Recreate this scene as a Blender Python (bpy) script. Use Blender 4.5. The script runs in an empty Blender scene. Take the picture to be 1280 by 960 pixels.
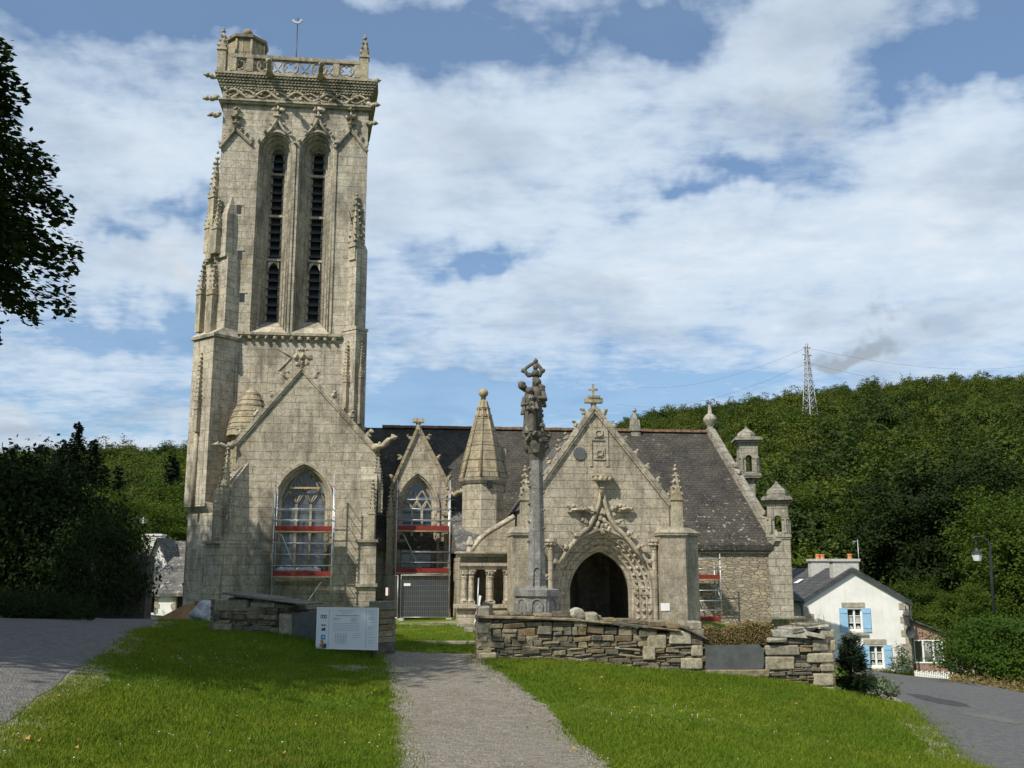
import bpy, bmesh, math, random
import numpy as np
from mathutils import Vector, Matrix, noise
from mathutils.geometry import tessellate_polygon
from math import sin, cos, tan, pi, radians, sqrt, atan2

SC = bpy.context.scene
COL = SC.collection

# ------------------------------------------------------------------ camera
F = 1244.4                      # focal length in photo pixels (35 mm on 36 mm)
PITCH = radians(10.7)
EYE = 1.6
cam_d = bpy.data.cameras.new('camera')
cam_d.sensor_width = 36.0
cam_d.lens = 35.0
cam_d.clip_start = 0.1
cam_d.clip_end = 6000
cam = bpy.data.objects.new('camera', cam_d)
COL.objects.link(cam)
cam.location = (0, 0, EYE)
cam.rotation_euler = (radians(90) + PITCH, 0, 0)
SC.camera = cam

SP, CP = sin(PITCH), cos(PITCH)


def ray(u, v):
    a = (u - 640) / F
    b = (480 - v) / F
    return a, CP - b * SP, SP + b * CP


def P(u, v, Y):
    """measured point: where the sight line of photo pixel (u, v) meets depth Y"""
    a, y, z = ray(u, v)
    return Vector((a / y * Y, Y, EYE + z / y * Y))


# ------------------------------------------------------------------ light
SUN_AZ = radians(41)            # sun stands behind the viewer, this far to the left
SUN_EL = radians(47)
w = bpy.data.worlds.new('World')
SC.world = w
w.use_nodes = True
sun_d = bpy.data.lights.new('sun', 'SUN')
sun_d.energy = 4.6
sun_d.angle = radians(0.5)
sun_d.color = (1.0, 0.935, 0.82)
sun = bpy.data.objects.new('sun', sun_d)
COL.objects.link(sun)
sdir = Vector((-sin(SUN_AZ) * cos(SUN_EL), -cos(SUN_AZ) * cos(SUN_EL), sin(SUN_EL)))
sun.rotation_euler = (-sdir).to_track_quat('-Z', 'Y').to_euler()
sun.location = sdir * 120
SC.view_settings.view_transform = 'Standard'
SC.view_settings.look = 'None'
SC.view_settings.exposure = 0.24
SC.view_settings.gamma = 1.0
SC.view_settings.use_curve_mapping = False
SKY_STRENGTH = 0.078


class NT:
    """small helper around a node tree"""
    def __init__(s, tree):
        s.t = tree
        s.n = tree.nodes
        s.l = tree.links

    def new(s, t, **kw):
        n = s.n.new(t)
        for k, v in kw.items():
            setattr(n, k, v)
        return n

    def put(s, sock, val):
        if val is None:
            return
        if isinstance(val, bpy.types.NodeSocket):
            s.l.new(val, sock)
        else:
            if isinstance(val, (tuple, list)) and len(val) == 3 and sock.type == 'RGBA':
                val = (*val, 1)
            sock.default_value = val

    def math(s, op, a, b=None, c=None, clamp=False):
        n = s.new('ShaderNodeMath', operation=op)
        n.use_clamp = clamp
        for i, x in enumerate((a, b, c)):
            s.put(n.inputs[i], x)
        return n.outputs[0]

    def vmath(s, op, a, b=None, out=0):
        n = s.new('ShaderNodeVectorMath', operation=op)
        s.put(n.inputs[0], a)
        if b is not None:
            if op == 'SCALE':
                s.put(n.inputs['Scale'], b)
            else:
                s.put(n.inputs[1], b)
        return n.outputs['Value'] if op in ('DOT_PRODUCT', 'LENGTH', 'DISTANCE') else n.outputs[0]

    def mix(s, fac, a, b, mode='MIX'):
        n = s.new('ShaderNodeMix', data_type='RGBA', blend_type=mode)
        s.put(n.inputs[0], fac)
        s.put(n.inputs[6], a)
        s.put(n.inputs[7], b)
        return n.outputs[2]

    def noise(s, vec, scale, detail=4, rough=0.55, out=0, dist=0.0):
        n = s.new('ShaderNodeTexNoise')
        s.put(n.inputs['Vector'], vec)
        n.inputs['Scale'].default_value = scale
        n.inputs['Detail'].default_value = detail
        n.inputs['Roughness'].default_value = rough
        n.inputs['Distortion'].default_value = dist
        return n.outputs[out]

    def ramp(s, fac, a, b):
        n = s.new('ShaderNodeMapRange')
        n.interpolation_type = 'SMOOTHSTEP'
        s.put(n.inputs[0], fac)
        n.inputs[1].default_value = a
        n.inputs[2].default_value = b
        return n.outputs[0]

    def comb(s, x, y, z):
        n = s.new('ShaderNodeCombineXYZ')
        for i, k in enumerate((x, y, z)):
            s.put(n.inputs[i], k)
        return n.outputs[0]

    def sep(s, v):
        n = s.new('ShaderNodeSeparateXYZ')
        s.put(n.inputs[0], v)
        return n.outputs


def build_world():
    nt = NT(w.node_tree)
    nt.n.clear()
    out = nt.new('ShaderNodeOutputWorld')
    bg = nt.new('ShaderNodeBackground')
    sky = nt.new('ShaderNodeTexSky', sky_type='NISHITA')
    sky.sun_disc = False
    sky.sun_elevation = SUN_EL
    sky.sun_rotation = pi + SUN_AZ
    sky.air_density = 1.0
    sky.dust_density = 0.6
    sky.ozone_density = 2.0
    tc = nt.new('ShaderNodeTexCoord')
    d = nt.vmath('NORMALIZE', tc.outputs['Generated'])
    x, y, z = nt.sep(d)
    zz = nt.math('ADD', nt.math('MAXIMUM', z, 0.0), 0.10)
    px = nt.math('DIVIDE', x, zz)
    py = nt.math('DIVIDE', y, zz)
    pl = nt.comb(px, py, 0.0)
    n1 = nt.noise(pl, 1.15, 7, 0.56, dist=0.25)
    n2 = nt.noise(nt.vmath('ADD', pl, (7.3, 2.2, 0)), 5.5, 6, 0.62, dist=0.3)
    n3 = nt.noise(nt.vmath('MULTIPLY', pl, (0.55, 1.6, 1)), 2.3, 5, 0.6)
    # where the bigger openings and banks of cloud stand in the sky
    bias = None
    wob = nt.vmath('SCALE', nt.vmath('SUBTRACT', nt.noise(d, 9.0, 4, 0.6, out=1), (0.5, 0.5, 0.5)), 0.16)
    dw = nt.vmath('ADD', d, wob)

    def blob(u, v, ru, rv, wgt):
        nonlocal bias
        a, b, c = ray(u, v)
        c0 = Vector((a, b, c)).normalized()
        right = Vector((0, 0, 1)).cross(c0).normalized() * -1
        up = right.cross(c0).normalized()
        df = nt.vmath('SUBTRACT', dw, tuple(c0))
        e1 = nt.math('DIVIDE', nt.vmath('DOT_PRODUCT', df, tuple(right)), ru / F)
        e2 = nt.math('DIVIDE', nt.vmath('DOT_PRODUCT', df, tuple(up)), rv / F)
        q = nt.math('ADD', nt.math('MULTIPLY', e1, e1), nt.math('MULTIPLY', e2, e2))
        g = nt.math('EXPONENT', nt.math('MULTIPLY', q, -1.0))
        g = nt.math('MULTIPLY', g, wgt)
        bias = g if bias is None else nt.math('ADD', bias, g)

    for b in ((300, 15, 230, 42, -.58), (620, 20, 160, 36, -.20), (830, 10, 120, 40, -.35), (1170, 75, 120, 50, -.34), (590, 318, 85, 18, -.34),
              (865, 240, 80, 16, -.30), (1270, 40, 60, 60, -.25), (150, 300, 45, 20, -.38), (215, 270, 50, 22, -.28), (560, 500, 170, 45, -.36),
              (200, 420, 150, 30, -.30), (860, 500, 120, 30, -.16), (60, 520, 130, 40, -.12), (1000, 70, 110, 70, .34), (700, 130, 180, 60, .10),
              (200, 330, 70, 34, .34), (110, 180, 120, 60, .12), (150, 545, 60, 22, .40), (30, 540, 50, 26, .34), (1000, 330, 330, 70, .32),
              (560, 215, 110, 60, .16), (230, 200, 60, 40, .2), (1170, 210, 160, 60, .22), (480, 260, 90, 80, .12), (740, 230, 130, 60, .10), (1000, 210, 90, 26, -.2)):
        blob(*b)
    den0 = nt.math('ADD', nt.math('MULTIPLY', n1, 0.85), nt.math('MULTIPLY', n2, 0.50))
    den0 = nt.math('ADD', den0, nt.math('MULTIPLY', n3, 0.30))
    n5 = nt.noise(nt.vmath('MULTIPLY', pl, (1.0, 1.35, 1)), 15.0, 4, 0.6)
    den0 = nt.math('ADD', den0, nt.math('MULTIPLY', nt.math('SUBTRACT', n5, 0.5), 0.30))
    den = nt.math('ADD', den0, bias)
    cov = nt.ramp(den, 0.44, 1.02)
    # veil of thin high cloud that whitens the blue near the horizon
    veil = nt.math('ADD', nt.math('MULTIPLY', nt.ramp(z, 0.42, 0.08), 0.22), 0.20)
    cov2 = nt.math('MULTIPLY', nt.math('MAXIMUM', cov, veil), 0.97)
    thick = nt.ramp(den, 0.95, 1.45)
    ccol = nt.mix(thick, (7.2, 8.4, 9.7), (9.6, 10.1, 10.6))
    n4 = nt.noise(nt.vmath('ADD', pl, (3.1, 9.9, 1.0)), 2.0, 5, 0.55)
    ccol = nt.mix(nt.ramp(n4, 0.45, 0.75), ccol, nt.mix(1.0, ccol, (0.70, 0.73, 0.77), 'MULTIPLY'))
    # three darker cloud bodies seen in shade
    bias = None
    for b in ((1010, 100, 60, 60, .42), (975, 150, 70, 35, .3), (600, 465, 55, 18, .35), (50, 545, 70, 30, .45), (170, 560, 70, 25, .3), (230, 345, 70, 30, .25)):
        blob(*b)
    dk = nt.math('MULTIPLY', bias, nt.ramp(n2, 0.25, 0.6), clamp=True)
    ccol = nt.mix(dk, ccol, (3.6, 4.1, 4.8))
    cov3 = nt.math('MAXIMUM', cov2, nt.math('MULTIPLY', nt.ramp(bias, 0.3, 0.9), nt.ramp(n2, 0.3, 0.55)))
    n6 = nt.noise(nt.vmath('SCALE', d, 1.0), 60.0, 5, 0.6)
    bias = None
    blob(1078, 427, 46, 17, 1.0)
    blob(1050, 432, 30, 10, .5)
    sc_ = nt.ramp(nt.math('ADD', bias, nt.math('MULTIPLY', nt.math('SUBTRACT', n6, 0.5), 1.1)), 0.30, 1.0)
    ccol = nt.mix(nt.math('MULTIPLY', sc_, 0.9), ccol, (4.2, 4.7, 5.3))
    cov3 = nt.math('MAXIMUM', cov3, nt.math('MULTIPLY', sc_, 0.95))
    skyc = nt.mix(1.0, sky.outputs[0], (0.56, 1.00, 1.30), 'MULTIPLY')
    col = nt.mix(cov3, skyc, ccol)
    nt.l.new(col, bg.inputs[0])
    bg.inputs[1].default_value = SKY_STRENGTH
    nt.l.new(bg.outputs[0], out.inputs[0])


build_world()


# ------------------------------------------------------------------ materials
def mat_base(name):
    m = bpy.data.materials.new(name)
    m.use_nodes = True
    nt = NT(m.node_tree)
    nt.n.clear()
    out = nt.new('ShaderNodeOutputMaterial')
    bs = nt.new('ShaderNodeBsdfPrincipled')
    bs.inputs['Specular IOR Level'].default_value = 0.25
    nt.l.new(bs.outputs[0], out.inputs[0])
    return m, nt, bs, out


def bump(nt, bs, h, strength=0.5, dist=0.03):
    b = nt.new('ShaderNodeBump')
    b.inputs['Strength'].default_value = strength
    b.inputs['Distance'].default_value = dist
    nt.put(b.inputs['Height'], h)
    nt.l.new(b.outputs[0], bs.inputs['Normal'])


def wall_uv(nt):
    """metres along the wall and metres up, for a wall facing any way"""
    g = nt.new('ShaderNodeNewGeometry')
    pos, nor = g.outputs['Position'], g.outputs['True Normal']
    t = nt.vmath('NORMALIZE', nt.vmath('CROSS_PRODUCT', (0, 0, 1), nor))
    u = nt.vmath('DOT_PRODUCT', pos, t)
    sp = nt.sep(pos)
    return pos, u, sp[2]


def simple(name, col, rough=0.7, var=0.15, scale=6.0, metal=0.0, bmp=0.0, spec=0.25):
    m, nt, bs, _ = mat_base(name)
    g = nt.new('ShaderNodeNewGeometry')
    n = nt.noise(g.outputs['Position'], scale, 5, 0.6)
    dark = tuple(c * (1 - var) for c in col)
    lite = tuple(min(1, c * (1 + var)) for c in col)
    nt.put(bs.inputs['Base Color'], nt.mix(nt.ramp(n, 0.3, 0.7), dark, lite))
    bs.inputs['Roughness'].default_value = rough
    bs.inputs['Metallic'].default_value = metal
    bs.inputs['Specular IOR Level'].default_value = spec
    if bmp:
        bump(nt, bs, n, bmp, 0.02)
    return m


def ashlar(name, c1, c2, mortar, bw=0.85, bh=0.36, lichen=0.25, ochre=0.2, stain=0.45, warm=0.2, msize=0.014, wobble=0.05):
    m, nt, bs, _ = mat_base(name)
    pos, u, v = wall_uv(nt)
    wn = nt.noise(pos, 0.9, 3, 0.5, out=1)
    ws = nt.sep(nt.vmath('SUBTRACT', wn, (0.5, 0.5, 0.5)))
    u2 = nt.math('ADD', u, nt.math('MULTIPLY', ws[0], wobble * 3))
    v2 = nt.math('ADD', v, nt.math('MULTIPLY', ws[1], wobble))
    v2 = nt.math('ADD', v2, nt.math('MULTIPLY', nt.math('SINE', nt.math('MULTIPLY', v2, 2.1)), 0.09))
    row = nt.math('FLOOR', nt.math('DIVIDE', v2, bh))
    wnz = nt.new('ShaderNodeTexWhiteNoise', noise_dimensions='1D')
    nt.put(wnz.inputs['W'], row)
    u2 = nt.math('ADD', nt.math('MULTIPLY', u2, nt.math('ADD', nt.math('MULTIPLY', wnz.outputs[0], 0.75), 0.65)), nt.math('MULTIPLY', wnz.outputs[0], 37.0))
    vec = nt.comb(u2, v2, 0)
    br = nt.new('ShaderNodeTexBrick')
    br.offset = 0.5
    br.squash = 1.35
    br.squash_frequency = 3
    nt.put(br.inputs['Vector'], vec)
    nt.put(br.inputs['Color1'], c1)
    nt.put(br.inputs['Color2'], c2)
    nt.put(br.inputs['Mortar'], mortar)
    br.inputs['Scale'].default_value = 1.0
    br.inputs['Mortar Size'].default_value = msize
    br.inputs['Mortar Smooth'].default_value = 0.3
    br.inputs['Brick Width'].default_value = bw
    br.inputs['Row Height'].default_value = bh
    col = br.outputs['Color']
    fade = nt.math('MULTIPLY', br.outputs['Fac'], nt.math('MULTIPLY', nt.ramp(nt.noise(pos, 1.6, 3, 0.6), 0.4, 0.65), 0.4))
    col = nt.mix(fade, col, nt.mix(0.5, c1, c2))
    # a warm stone here and there, block by block
    br2 = nt.new('ShaderNodeTexBrick')
    br2.offset = 0.5
    br2.squash = 1.35
    br2.squash_frequency = 3
    nt.put(br2.inputs['Vector'], vec)
    nt.put(br2.inputs['Color1'], (0, 0, 0))
    nt.put(br2.inputs['Color2'], (1, 1, 1))
    nt.put(br2.inputs['Mortar'], (0, 0, 0))
    br2.inputs['Scale'].default_value = 1.0
    br2.inputs['Mortar Size'].default_value = msize
    br2.inputs['Brick Width'].default_value = bw
    br2.inputs['Row Height'].default_value = bh
    br2.inputs['Bias'].default_value = -0.25
    col = nt.mix(1.0, col, nt.mix(br2.outputs['Color'], (0.87, 0.87, 0.88), (1.24, 1.22, 1.18)), 'MULTIPLY')
    hot = nt.ramp(br2.outputs['Color'], 0.72, 0.95)
    col = nt.mix(nt.math('MULTIPLY', hot, warm), col, (c1[0] * 0.95, c1[1] * 0.74, c1[2] * 0.58))
    grain = nt.noise(pos, 14, 5, 0.7)
    col = nt.mix(1.0, col, nt.mix(nt.ramp(grain, 0.28, 0.72), (0.62, 0.62, 0.62), (1.22, 1.22, 1.22)), 'MULTIPLY')
    mid = nt.noise(pos, 3.2, 5, 0.65)
    col = nt.mix(1.0, col, nt.mix(nt.ramp(mid, 0.3, 0.7), (0.74, 0.73, 0.70), (1.14, 1.14, 1.14)), 'MULTIPLY')
    st = nt.noise(nt.vmath('MULTIPLY', pos, (1.3, 1.3, 0.45)), 0.9, 6, 0.65)
    col = nt.mix(nt.math('MULTIPLY', nt.ramp(st, 0.44, 0.66), stain), col, (0.095, 0.085, 0.066))
    li = nt.noise(nt.vmath('ADD', pos, (3.3, 1.2, 4.4)), 5.5, 6, 0.7)
    col = nt.mix(nt.math('MULTIPLY', nt.ramp(li, 0.58, 0.68), lichen), col, (0.50, 0.50, 0.45))
    sk = nt.noise(nt.vmath('MULTIPLY', pos, (4.5, 4.5, 0.22)), 1.0, 5, 0.6)
    col = nt.mix(nt.math('MULTIPLY', nt.ramp(sk, 0.54, 0.70), stain), col, (0.12, 0.112, 0.09))
    gy = nt.noise(nt.vmath('ADD', pos, (7.1, 3.3, 8.2)), 0.45, 4, 0.6)
    col = nt.mix(nt.math('MULTIPLY', nt.ramp(gy, 0.4, 0.65), 0.35), col, nt.mix(1.0, col, (0.80, 0.84, 0.90), 'MULTIPLY'))
    oc = nt.noise(nt.vmath('MULTIPLY', nt.vmath('ADD', pos, (9.3, 4.2, 1.4)), (1.0, 1.0, 0.5)), 1.7, 6, 0.7)
    col = nt.mix(nt.math('MULTIPLY', nt.ramp(oc, 0.56, 0.72), ochre), col, (0.36, 0.24, 0.08))
    nt.put(bs.inputs['Base Color'], col)
    bs.inputs['Roughness'].default_value = 0.92
    h = nt.math('ADD', nt.math('MULTIPLY', br.outputs['Fac'], -1.0), nt.math('MULTIPLY', grain, 0.7))
    bump(nt, bs, h, 0.75, 0.03)
    return m


def rubble(name, cols, joint, sx=2.2, sz=7.0, lichen=0.3):
    """coursed flat rubble: stretched cells with a colour each"""
    m, nt, bs, _ = mat_base(name)
    pos, u, v = wall_uv(nt)
    wn = nt.sep(nt.vmath('SUBTRACT', nt.noise(pos, 1.7, 4, 0.6, out=1), (0.5, 0.5, 0.5)))
    vec = nt.comb(nt.math('MULTIPLY', nt.math('ADD', u, nt.math('MULTIPLY', wn[0], .5)), sx),
                  nt.math('MULTIPLY', nt.math('ADD', v, nt.math('MULTIPLY', wn[1], .22)), sz), 0)
    vo = nt.new('ShaderNodeTexVoronoi', voronoi_dimensions='2D', feature='F1')
    nt.put(vo.inputs['Vector'], vec)
    vo.inputs['Scale'].default_value = 1.0
    ve = nt.new('ShaderNodeTexVoronoi', voronoi_dimensions='2D', feature='DISTANCE_TO_EDGE')
    nt.put(ve.inputs['Vector'], vec)
    ve.inputs['Scale'].default_value = 1.0
    r = nt.sep(vo.outputs['Color'])
    col = nt.mix(r[0], cols[0], cols[1])
    col = nt.mix(nt.ramp(r[1], .6, .9), col, cols[2])
    gr = nt.noise(pos, 18, 5, 0.7)
    col = nt.mix(1.0, col, nt.mix(nt.ramp(gr, .3, .7), (.65, .65, .65), (1.2, 1.2, 1.2)), 'MULTIPLY')
    e = nt.ramp(ve.outputs['Distance'], -0.02, 0.12)
    col = nt.mix(e, joint, col)
    li = nt.noise(pos, 4.5, 6, 0.7)
    col = nt.mix(nt.math('MULTIPLY', nt.ramp(li, .6, .68), lichen), col, (.48, .47, .42))
    nt.put(bs.inputs['Base Color'], col)
    bs.inputs['Roughness'].default_value = 0.95
    bump(nt, bs, nt.math('ADD', e, nt.math('MULTIPLY', gr, .5)), 0.8, 0.05)
    return m


def island_stone(name, cols, lichen=0.25, scale=1.0):
    """loose stones modelled one by one: a colour for each"""
    m, nt, bs, _ = mat_base(name)
    g = nt.new('ShaderNodeNewGeometry')
    r = g.outputs['Random Per Island']
    pos = g.outputs['Position']
    cr = nt.new('ShaderNodeValToRGB')
    cr.color_ramp.interpolation = 'CONSTANT'
    k = len(cols)
    while len(cr.color_ramp.elements) < k:
        cr.color_ramp.elements.new(0.5)
    for i, c in enumerate(cols):
        cr.color_ramp.elements[i].position = i / k
        cr.color_ramp.elements[i].color = (*c, 1)
    nt.put(cr.inputs[0], r)
    n = nt.noise(pos, 9 * scale, 6, 0.7)
    n2 = nt.noise(pos, 40 * scale, 4, 0.7)
    col = nt.mix(1.0, cr.outputs[0], nt.mix(nt.ramp(n, .3, .7), (.6, .6, .58), (1.25, 1.25, 1.25)), 'MULTIPLY')
    col = nt.mix(nt.math('MULTIPLY', nt.ramp(n2, .35, .65), .35), col, nt.mix(1.0, col, (.6, .58, .55), 'MULTIPLY'))
    li = nt.noise(nt.vmath('ADD', pos, (4, 2, 7)), 7 * scale, 6, 0.72)
    col = nt.mix(nt.math('MULTIPLY', nt.ramp(li, .58, .66), lichen), col, (.46, .46, .40))
    mo = nt.noise(nt.vmath('ADD', pos, (1, 8, 3)), 3 * scale, 6, 0.72)
    col = nt.mix(nt.math('MULTIPLY', nt.ramp(mo, .6, .72), lichen), col, (.10, .11, .04))
    nt.put(bs.inputs['Base Color'], col)
    bs.inputs['Roughness'].default_value = 0.95
    bump(nt, bs, nt.math('ADD', n, nt.math('MULTIPLY', n2, .4)), 0.7, 0.03)
    return m


def slate(name, c1, c2, lichen=0.5, bw=0.26, bh=0.13):
    m, nt, bs, _ = mat_base(name)
    pos, u, v = wall_uv(nt)
    br = nt.new('ShaderNodeTexBrick')
    br.offset = 0.5
    nt.put(br.inputs['Vector'], nt.comb(u, v, 0))
    nt.put(br.inputs['Color1'], c1)
    nt.put(br.inputs['Color2'], c2)
    nt.put(br.inputs['Mortar'], tuple(c * .4 for c in c1))
    br.inputs['Scale'].default_value = 1.0
    br.inputs['Mortar Size'].default_value = 0.008
    br.inputs['Brick Width'].default_value = bw
    br.inputs['Row Height'].default_value = bh
    n = nt.noise(pos, 1.2, 5, 0.6)
    col = nt.mix(1.0, br.outputs['Color'], nt.mix(nt.ramp(n, .3, .7), (.7, .7, .72), (1.35, 1.3, 1.22)), 'MULTIPLY')
    n2 = nt.noise(pos, 11, 4, 0.6)
    col = nt.mix(nt.math('MULTIPLY', nt.ramp(n2, .45, .65), .35), col, (.12, .12, .115))
    sp = nt.noise(nt.vmath('MULTIPLY', pos, (1, 1, 1.6)), 4.2, 3, 0.5)
    big = nt.noise(pos, 0.35, 3, 0.5)
    th = nt.math('SUBTRACT', sp, nt.math('MULTIPLY', nt.ramp(nt.sep(pos)[2], 7.5, 3.0), -0.07))
    col = nt.mix(nt.math('MULTIPLY', nt.ramp(nt.math('ADD', th, nt.math('MULTIPLY', big, .08)), .735, .765), lichen), col, (.42, .40, .32))
    nt.put(bs.inputs['Base Color'], col)
    bs.inputs['Roughness'].default_value = 0.85
    bs.inputs['Specular IOR Level'].default_value = 0.15
    bump(nt, bs, nt.math('ADD', nt.math('MULTIPLY', br.outputs['Fac'], -1), nt.math('MULTIPLY', n2, .6)), .6, .02)
    return m


def leafy(name, c1, c2, c3, transl=0.35, big=0.25, bigamp=0.5):
    """leaf colour varies leaf by leaf and, softly, branch by branch and tree by tree"""
    m, nt, bs, out = mat_base(name)
    g = nt.new('ShaderNodeNewGeometry')
    oi = nt.new('ShaderNodeObjectInfo')
    r = g.outputs['Random Per Island']
    n = nt.noise(g.outputs['Position'], big, 3, 0.6)
    col = nt.mix(r, c1, c2)
    f = nt.math('ADD', nt.math('MULTIPLY', nt.ramp(n, .3, .7), bigamp), nt.math('MULTIPLY', oi.outputs['Random'], .5), clamp=True)
    col = nt.mix(f, col, c3)
    nt.put(bs.inputs['Base Color'], col)
    bs.inputs['Roughness'].default_value = 0.75
    bs.inputs['Specular IOR Level'].default_value = 0.08
    tr = nt.new('ShaderNodeBsdfTranslucent')
    nt.put(tr.inputs[0], nt.mix(1.0, col, (1.1, 1.25, .45), 'MULTIPLY'))
    mx = nt.new('ShaderNodeMixShader')
    mx.inputs[0].default_value = transl
    nt.l.new(bs.outputs[0], mx.inputs[1])
    nt.l.new(tr.outputs[0], mx.inputs[2])
    nt.l.new(mx.outputs[0], out.inputs[0])
    return m


def grass_ground(name, blades=False):
    m, nt, bs, out = mat_base(name)
    g = nt.new('ShaderNodeNewGeometry')
    pos = g.outputs['Position']
    n1 = nt.noise(pos, 0.35, 4, 0.6)
    n2 = nt.noise(pos, 2.3, 5, 0.65)
    n3 = nt.noise(pos, 26, 5, 0.75)
    n4 = nt.noise(nt.vmath('ADD', pos, (5, 9, 0)), 0.8, 5, 0.7)
    col = nt.mix(nt.ramp(n1, .35, .65), (.090, .156, .014), (.142, .194, .022))
    col = nt.mix(nt.ramp(n2, .35, .7), col, (.084, .140, .014))
    col = nt.mix(nt.math('MULTIPLY', nt.ramp(n4, .57, .72), .6), col, (.17, .15, .05))
    col = nt.mix(1.0, col, nt.mix(nt.ramp(n3, .3, .7), (.55, .6, .5), (1.45, 1.35, 1.3)), 'MULTIPLY')
    if blades:
        oi = nt.new('ShaderNodeObjectInfo')
        r = g.outputs['Random Per Island']
        col = nt.mix(1.0, col, nt.mix(r, (.75, .8, .7), (1.5, 1.35, 1.2)), 'MULTIPLY')
    nt.put(bs.inputs['Base Color'], col)
    bs.inputs['Roughness'].default_value = 0.8
    bs.inputs['Specular IOR Level'].default_value = 0.15
    if blades:
        tr = nt.new('ShaderNodeBsdfTranslucent')
        nt.put(tr.inputs[0], nt.mix(1.0, col, (1.2, 1.2, .5), 'MULTIPLY'))
        mx = nt.new('ShaderNodeMixShader')
        mx.inputs[0].default_value = .35
        nt.l.new(bs.outputs[0], mx.inputs[1])
        nt.l.new(tr.outputs[0], mx.inputs[2])
        nt.l.new(mx.outputs[0], out.inputs[0])
    else:
        bump(nt, bs, nt.math('ADD', n3, n2), .8, .05)
    return m


def gravel_mat(name, c1, c2, c3, sc=1.0):
    m, nt, bs, _ = mat_base(name)
    g = nt.new('ShaderNodeNewGeometry')
    pos = g.outputs['Position']
    vo = nt.new('ShaderNodeTexVoronoi')
    nt.put(vo.inputs['Vector'], pos)
    vo.inputs['Scale'].default_value = 42 * sc
    r = nt.sep(vo.outputs['Color'])[0]
    col = nt.mix(r, c1, c2)
    n = nt.noise(pos, 1.1, 6, 0.7)
    col = nt.mix(nt.math('MULTIPLY', nt.ramp(n, .45, .7), .6), col, c3)
    n2 = nt.noise(pos, 9, 5, 0.7)
    col = nt.mix(1.0, col, nt.mix(nt.ramp(n2, .3, .7), (.72, .72, .72), (1.2, 1.2, 1.2)), 'MULTIPLY')
    nt.put(bs.inputs['Base Color'], col)
    bs.inputs['Roughness'].default_value = 0.95
    bump(nt, bs, nt.math('ADD', nt.math('MULTIPLY', vo.outputs['Distance'], -1), n2), .8, .03)
    return m


M = {}
M['stone'] = ashlar('cream ashlar', (.52, .465, .345), (.40, .36, .27), (.26, .235, .175), .95, .40, .30, .16, .50, .3)
M['stone_pale'] = ashlar('pale belfry ashlar', (.59, .53, .42), (.43, .388, .305), (.26, .235, .18), 1.0, .42, .32, .24, .64, .35, .010)
M['stone_gable'] = ashlar('gable granite', (.58, .51, .39), (.41, .37, .285), (.245, .215, .16), .80, .37, .38, .26, .60, .85, .010)
M['stone_porch'] = ashlar('porch granite', (.56, .49, .375), (.39, .348, .268), (.24, .21, .155), .72, .33, .36, .26, .5, .6, .010)
M['stone_pier'] = ashlar('pale jointed pier', (.52, .44, .325), (.30, .268, .205), (.52, .48, .39), .60, .34, .35, .26, .5, .6, .014, .03)
M['carved'] = ashlar('carved stone', (.49, .435, .32), (.40, .355, .26), (.36, .32, .23), 1.6, .8, .35, .42, .65, .1, .006)
M['spire'] = ashlar('spire slabs', (.40, .335, .225), (.35, .30, .20), (.13, .11, .08), .95, .62, .3, .3, .5, .2, .02)
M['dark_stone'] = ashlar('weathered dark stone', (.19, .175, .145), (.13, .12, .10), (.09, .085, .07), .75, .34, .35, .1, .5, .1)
M['lichen_stone'] = ashlar('lichen spotted granite', (.42, .39, .31), (.30, .28, .23), (.19, .17, .13), .75, .36, .95, .12, .6, .2)
M['calvary'] = ashlar('grey granite', (.25, .247, .232), (.21, .206, .195), (.16, .16, .15), 3.0, 1.4, .6, .05, .55, .05, .006)
M['calvary_dark'] = ashlar('weathered grey carving', (.15, .14, .112), (.10, .094, .076), (.07, .066, .055), 3.0, 1.4, .6, .25, .55, .05, .006)
M['rubble'] = rubble('rubble wall', ((.37, .31, .22), (.26, .225, .17), (.45, .38, .26)), (.17, .145, .105), 2.4, 8.5)
M['slate'] = slate('church slate', (.043, .039, .034), (.064, .058, .049))
M['slate_blue'] = slate('house slate', (.050, .054, .060), (.072, .076, .082), .08, .3, .16)
M['slate_old'] = slate('old slate', (.095, .095, .095), (.14, .14, .135), .7, .3, .18)
M['schist'] = island_stone('schist', [(.22, .185, .12), (.155, .13, .09), (.27, .225, .145), (.125, .11, .085), (.20, .15, .085), (.18, .165, .125), (.24, .20, .13)], .3)
M['granite_block'] = island_stone('granite blocks', [(.34, .30, .21), (.30, .265, .19), (.37, .33, .24), (.28, .25, .19)], .4)
M['gap'] = simple('earth joint', (.085, .07, .048), .95, .35, 9)
M['ridge'] = simple('weathered ridge tile', (.22, .135, .085), .9, .35, 5)
M['slab'] = simple('blue slate slab', (.085, .09, .088), .6, .2, 5, spec=.3)
M['slate_disc'] = simple('sundial slate', (.10, .105, .11), .6, .2, 8)
M['grass'] = grass_ground('lawn')
M['blade'] = grass_ground('grass blades', True)
M['gravel'] = gravel_mat('gravel', (.172, .150, .118), (.27, .240, .195), (.165, .142, .102))
M['dirt'] = gravel_mat('dirt verge', (.26, .22, .16), (.36, .31, .24), (.20, .18, .11), .6)
M['asphalt'] = gravel_mat('asphalt', (.115, .115, .116), (.160, .160, .157), (.118, .116, .112), 1.6)
M['asphalt_old'] = gravel_mat('worn asphalt', (.13, .126, .118), (.19, .182, .168), (.14, .13, .115), 1.2)
M['patch'] = simple('road patch', (.045, .045, .047), .85, .3)
M['sand'] = simple('ochre sand', (.21, .12, .05), .95, .25, 5, bmp=.4)
M['tarp'] = simple('white tarpaulin', (.38, .38, .39), .5, .35, 5)
m, nt, bs, _ = mat_base('white render')
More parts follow.
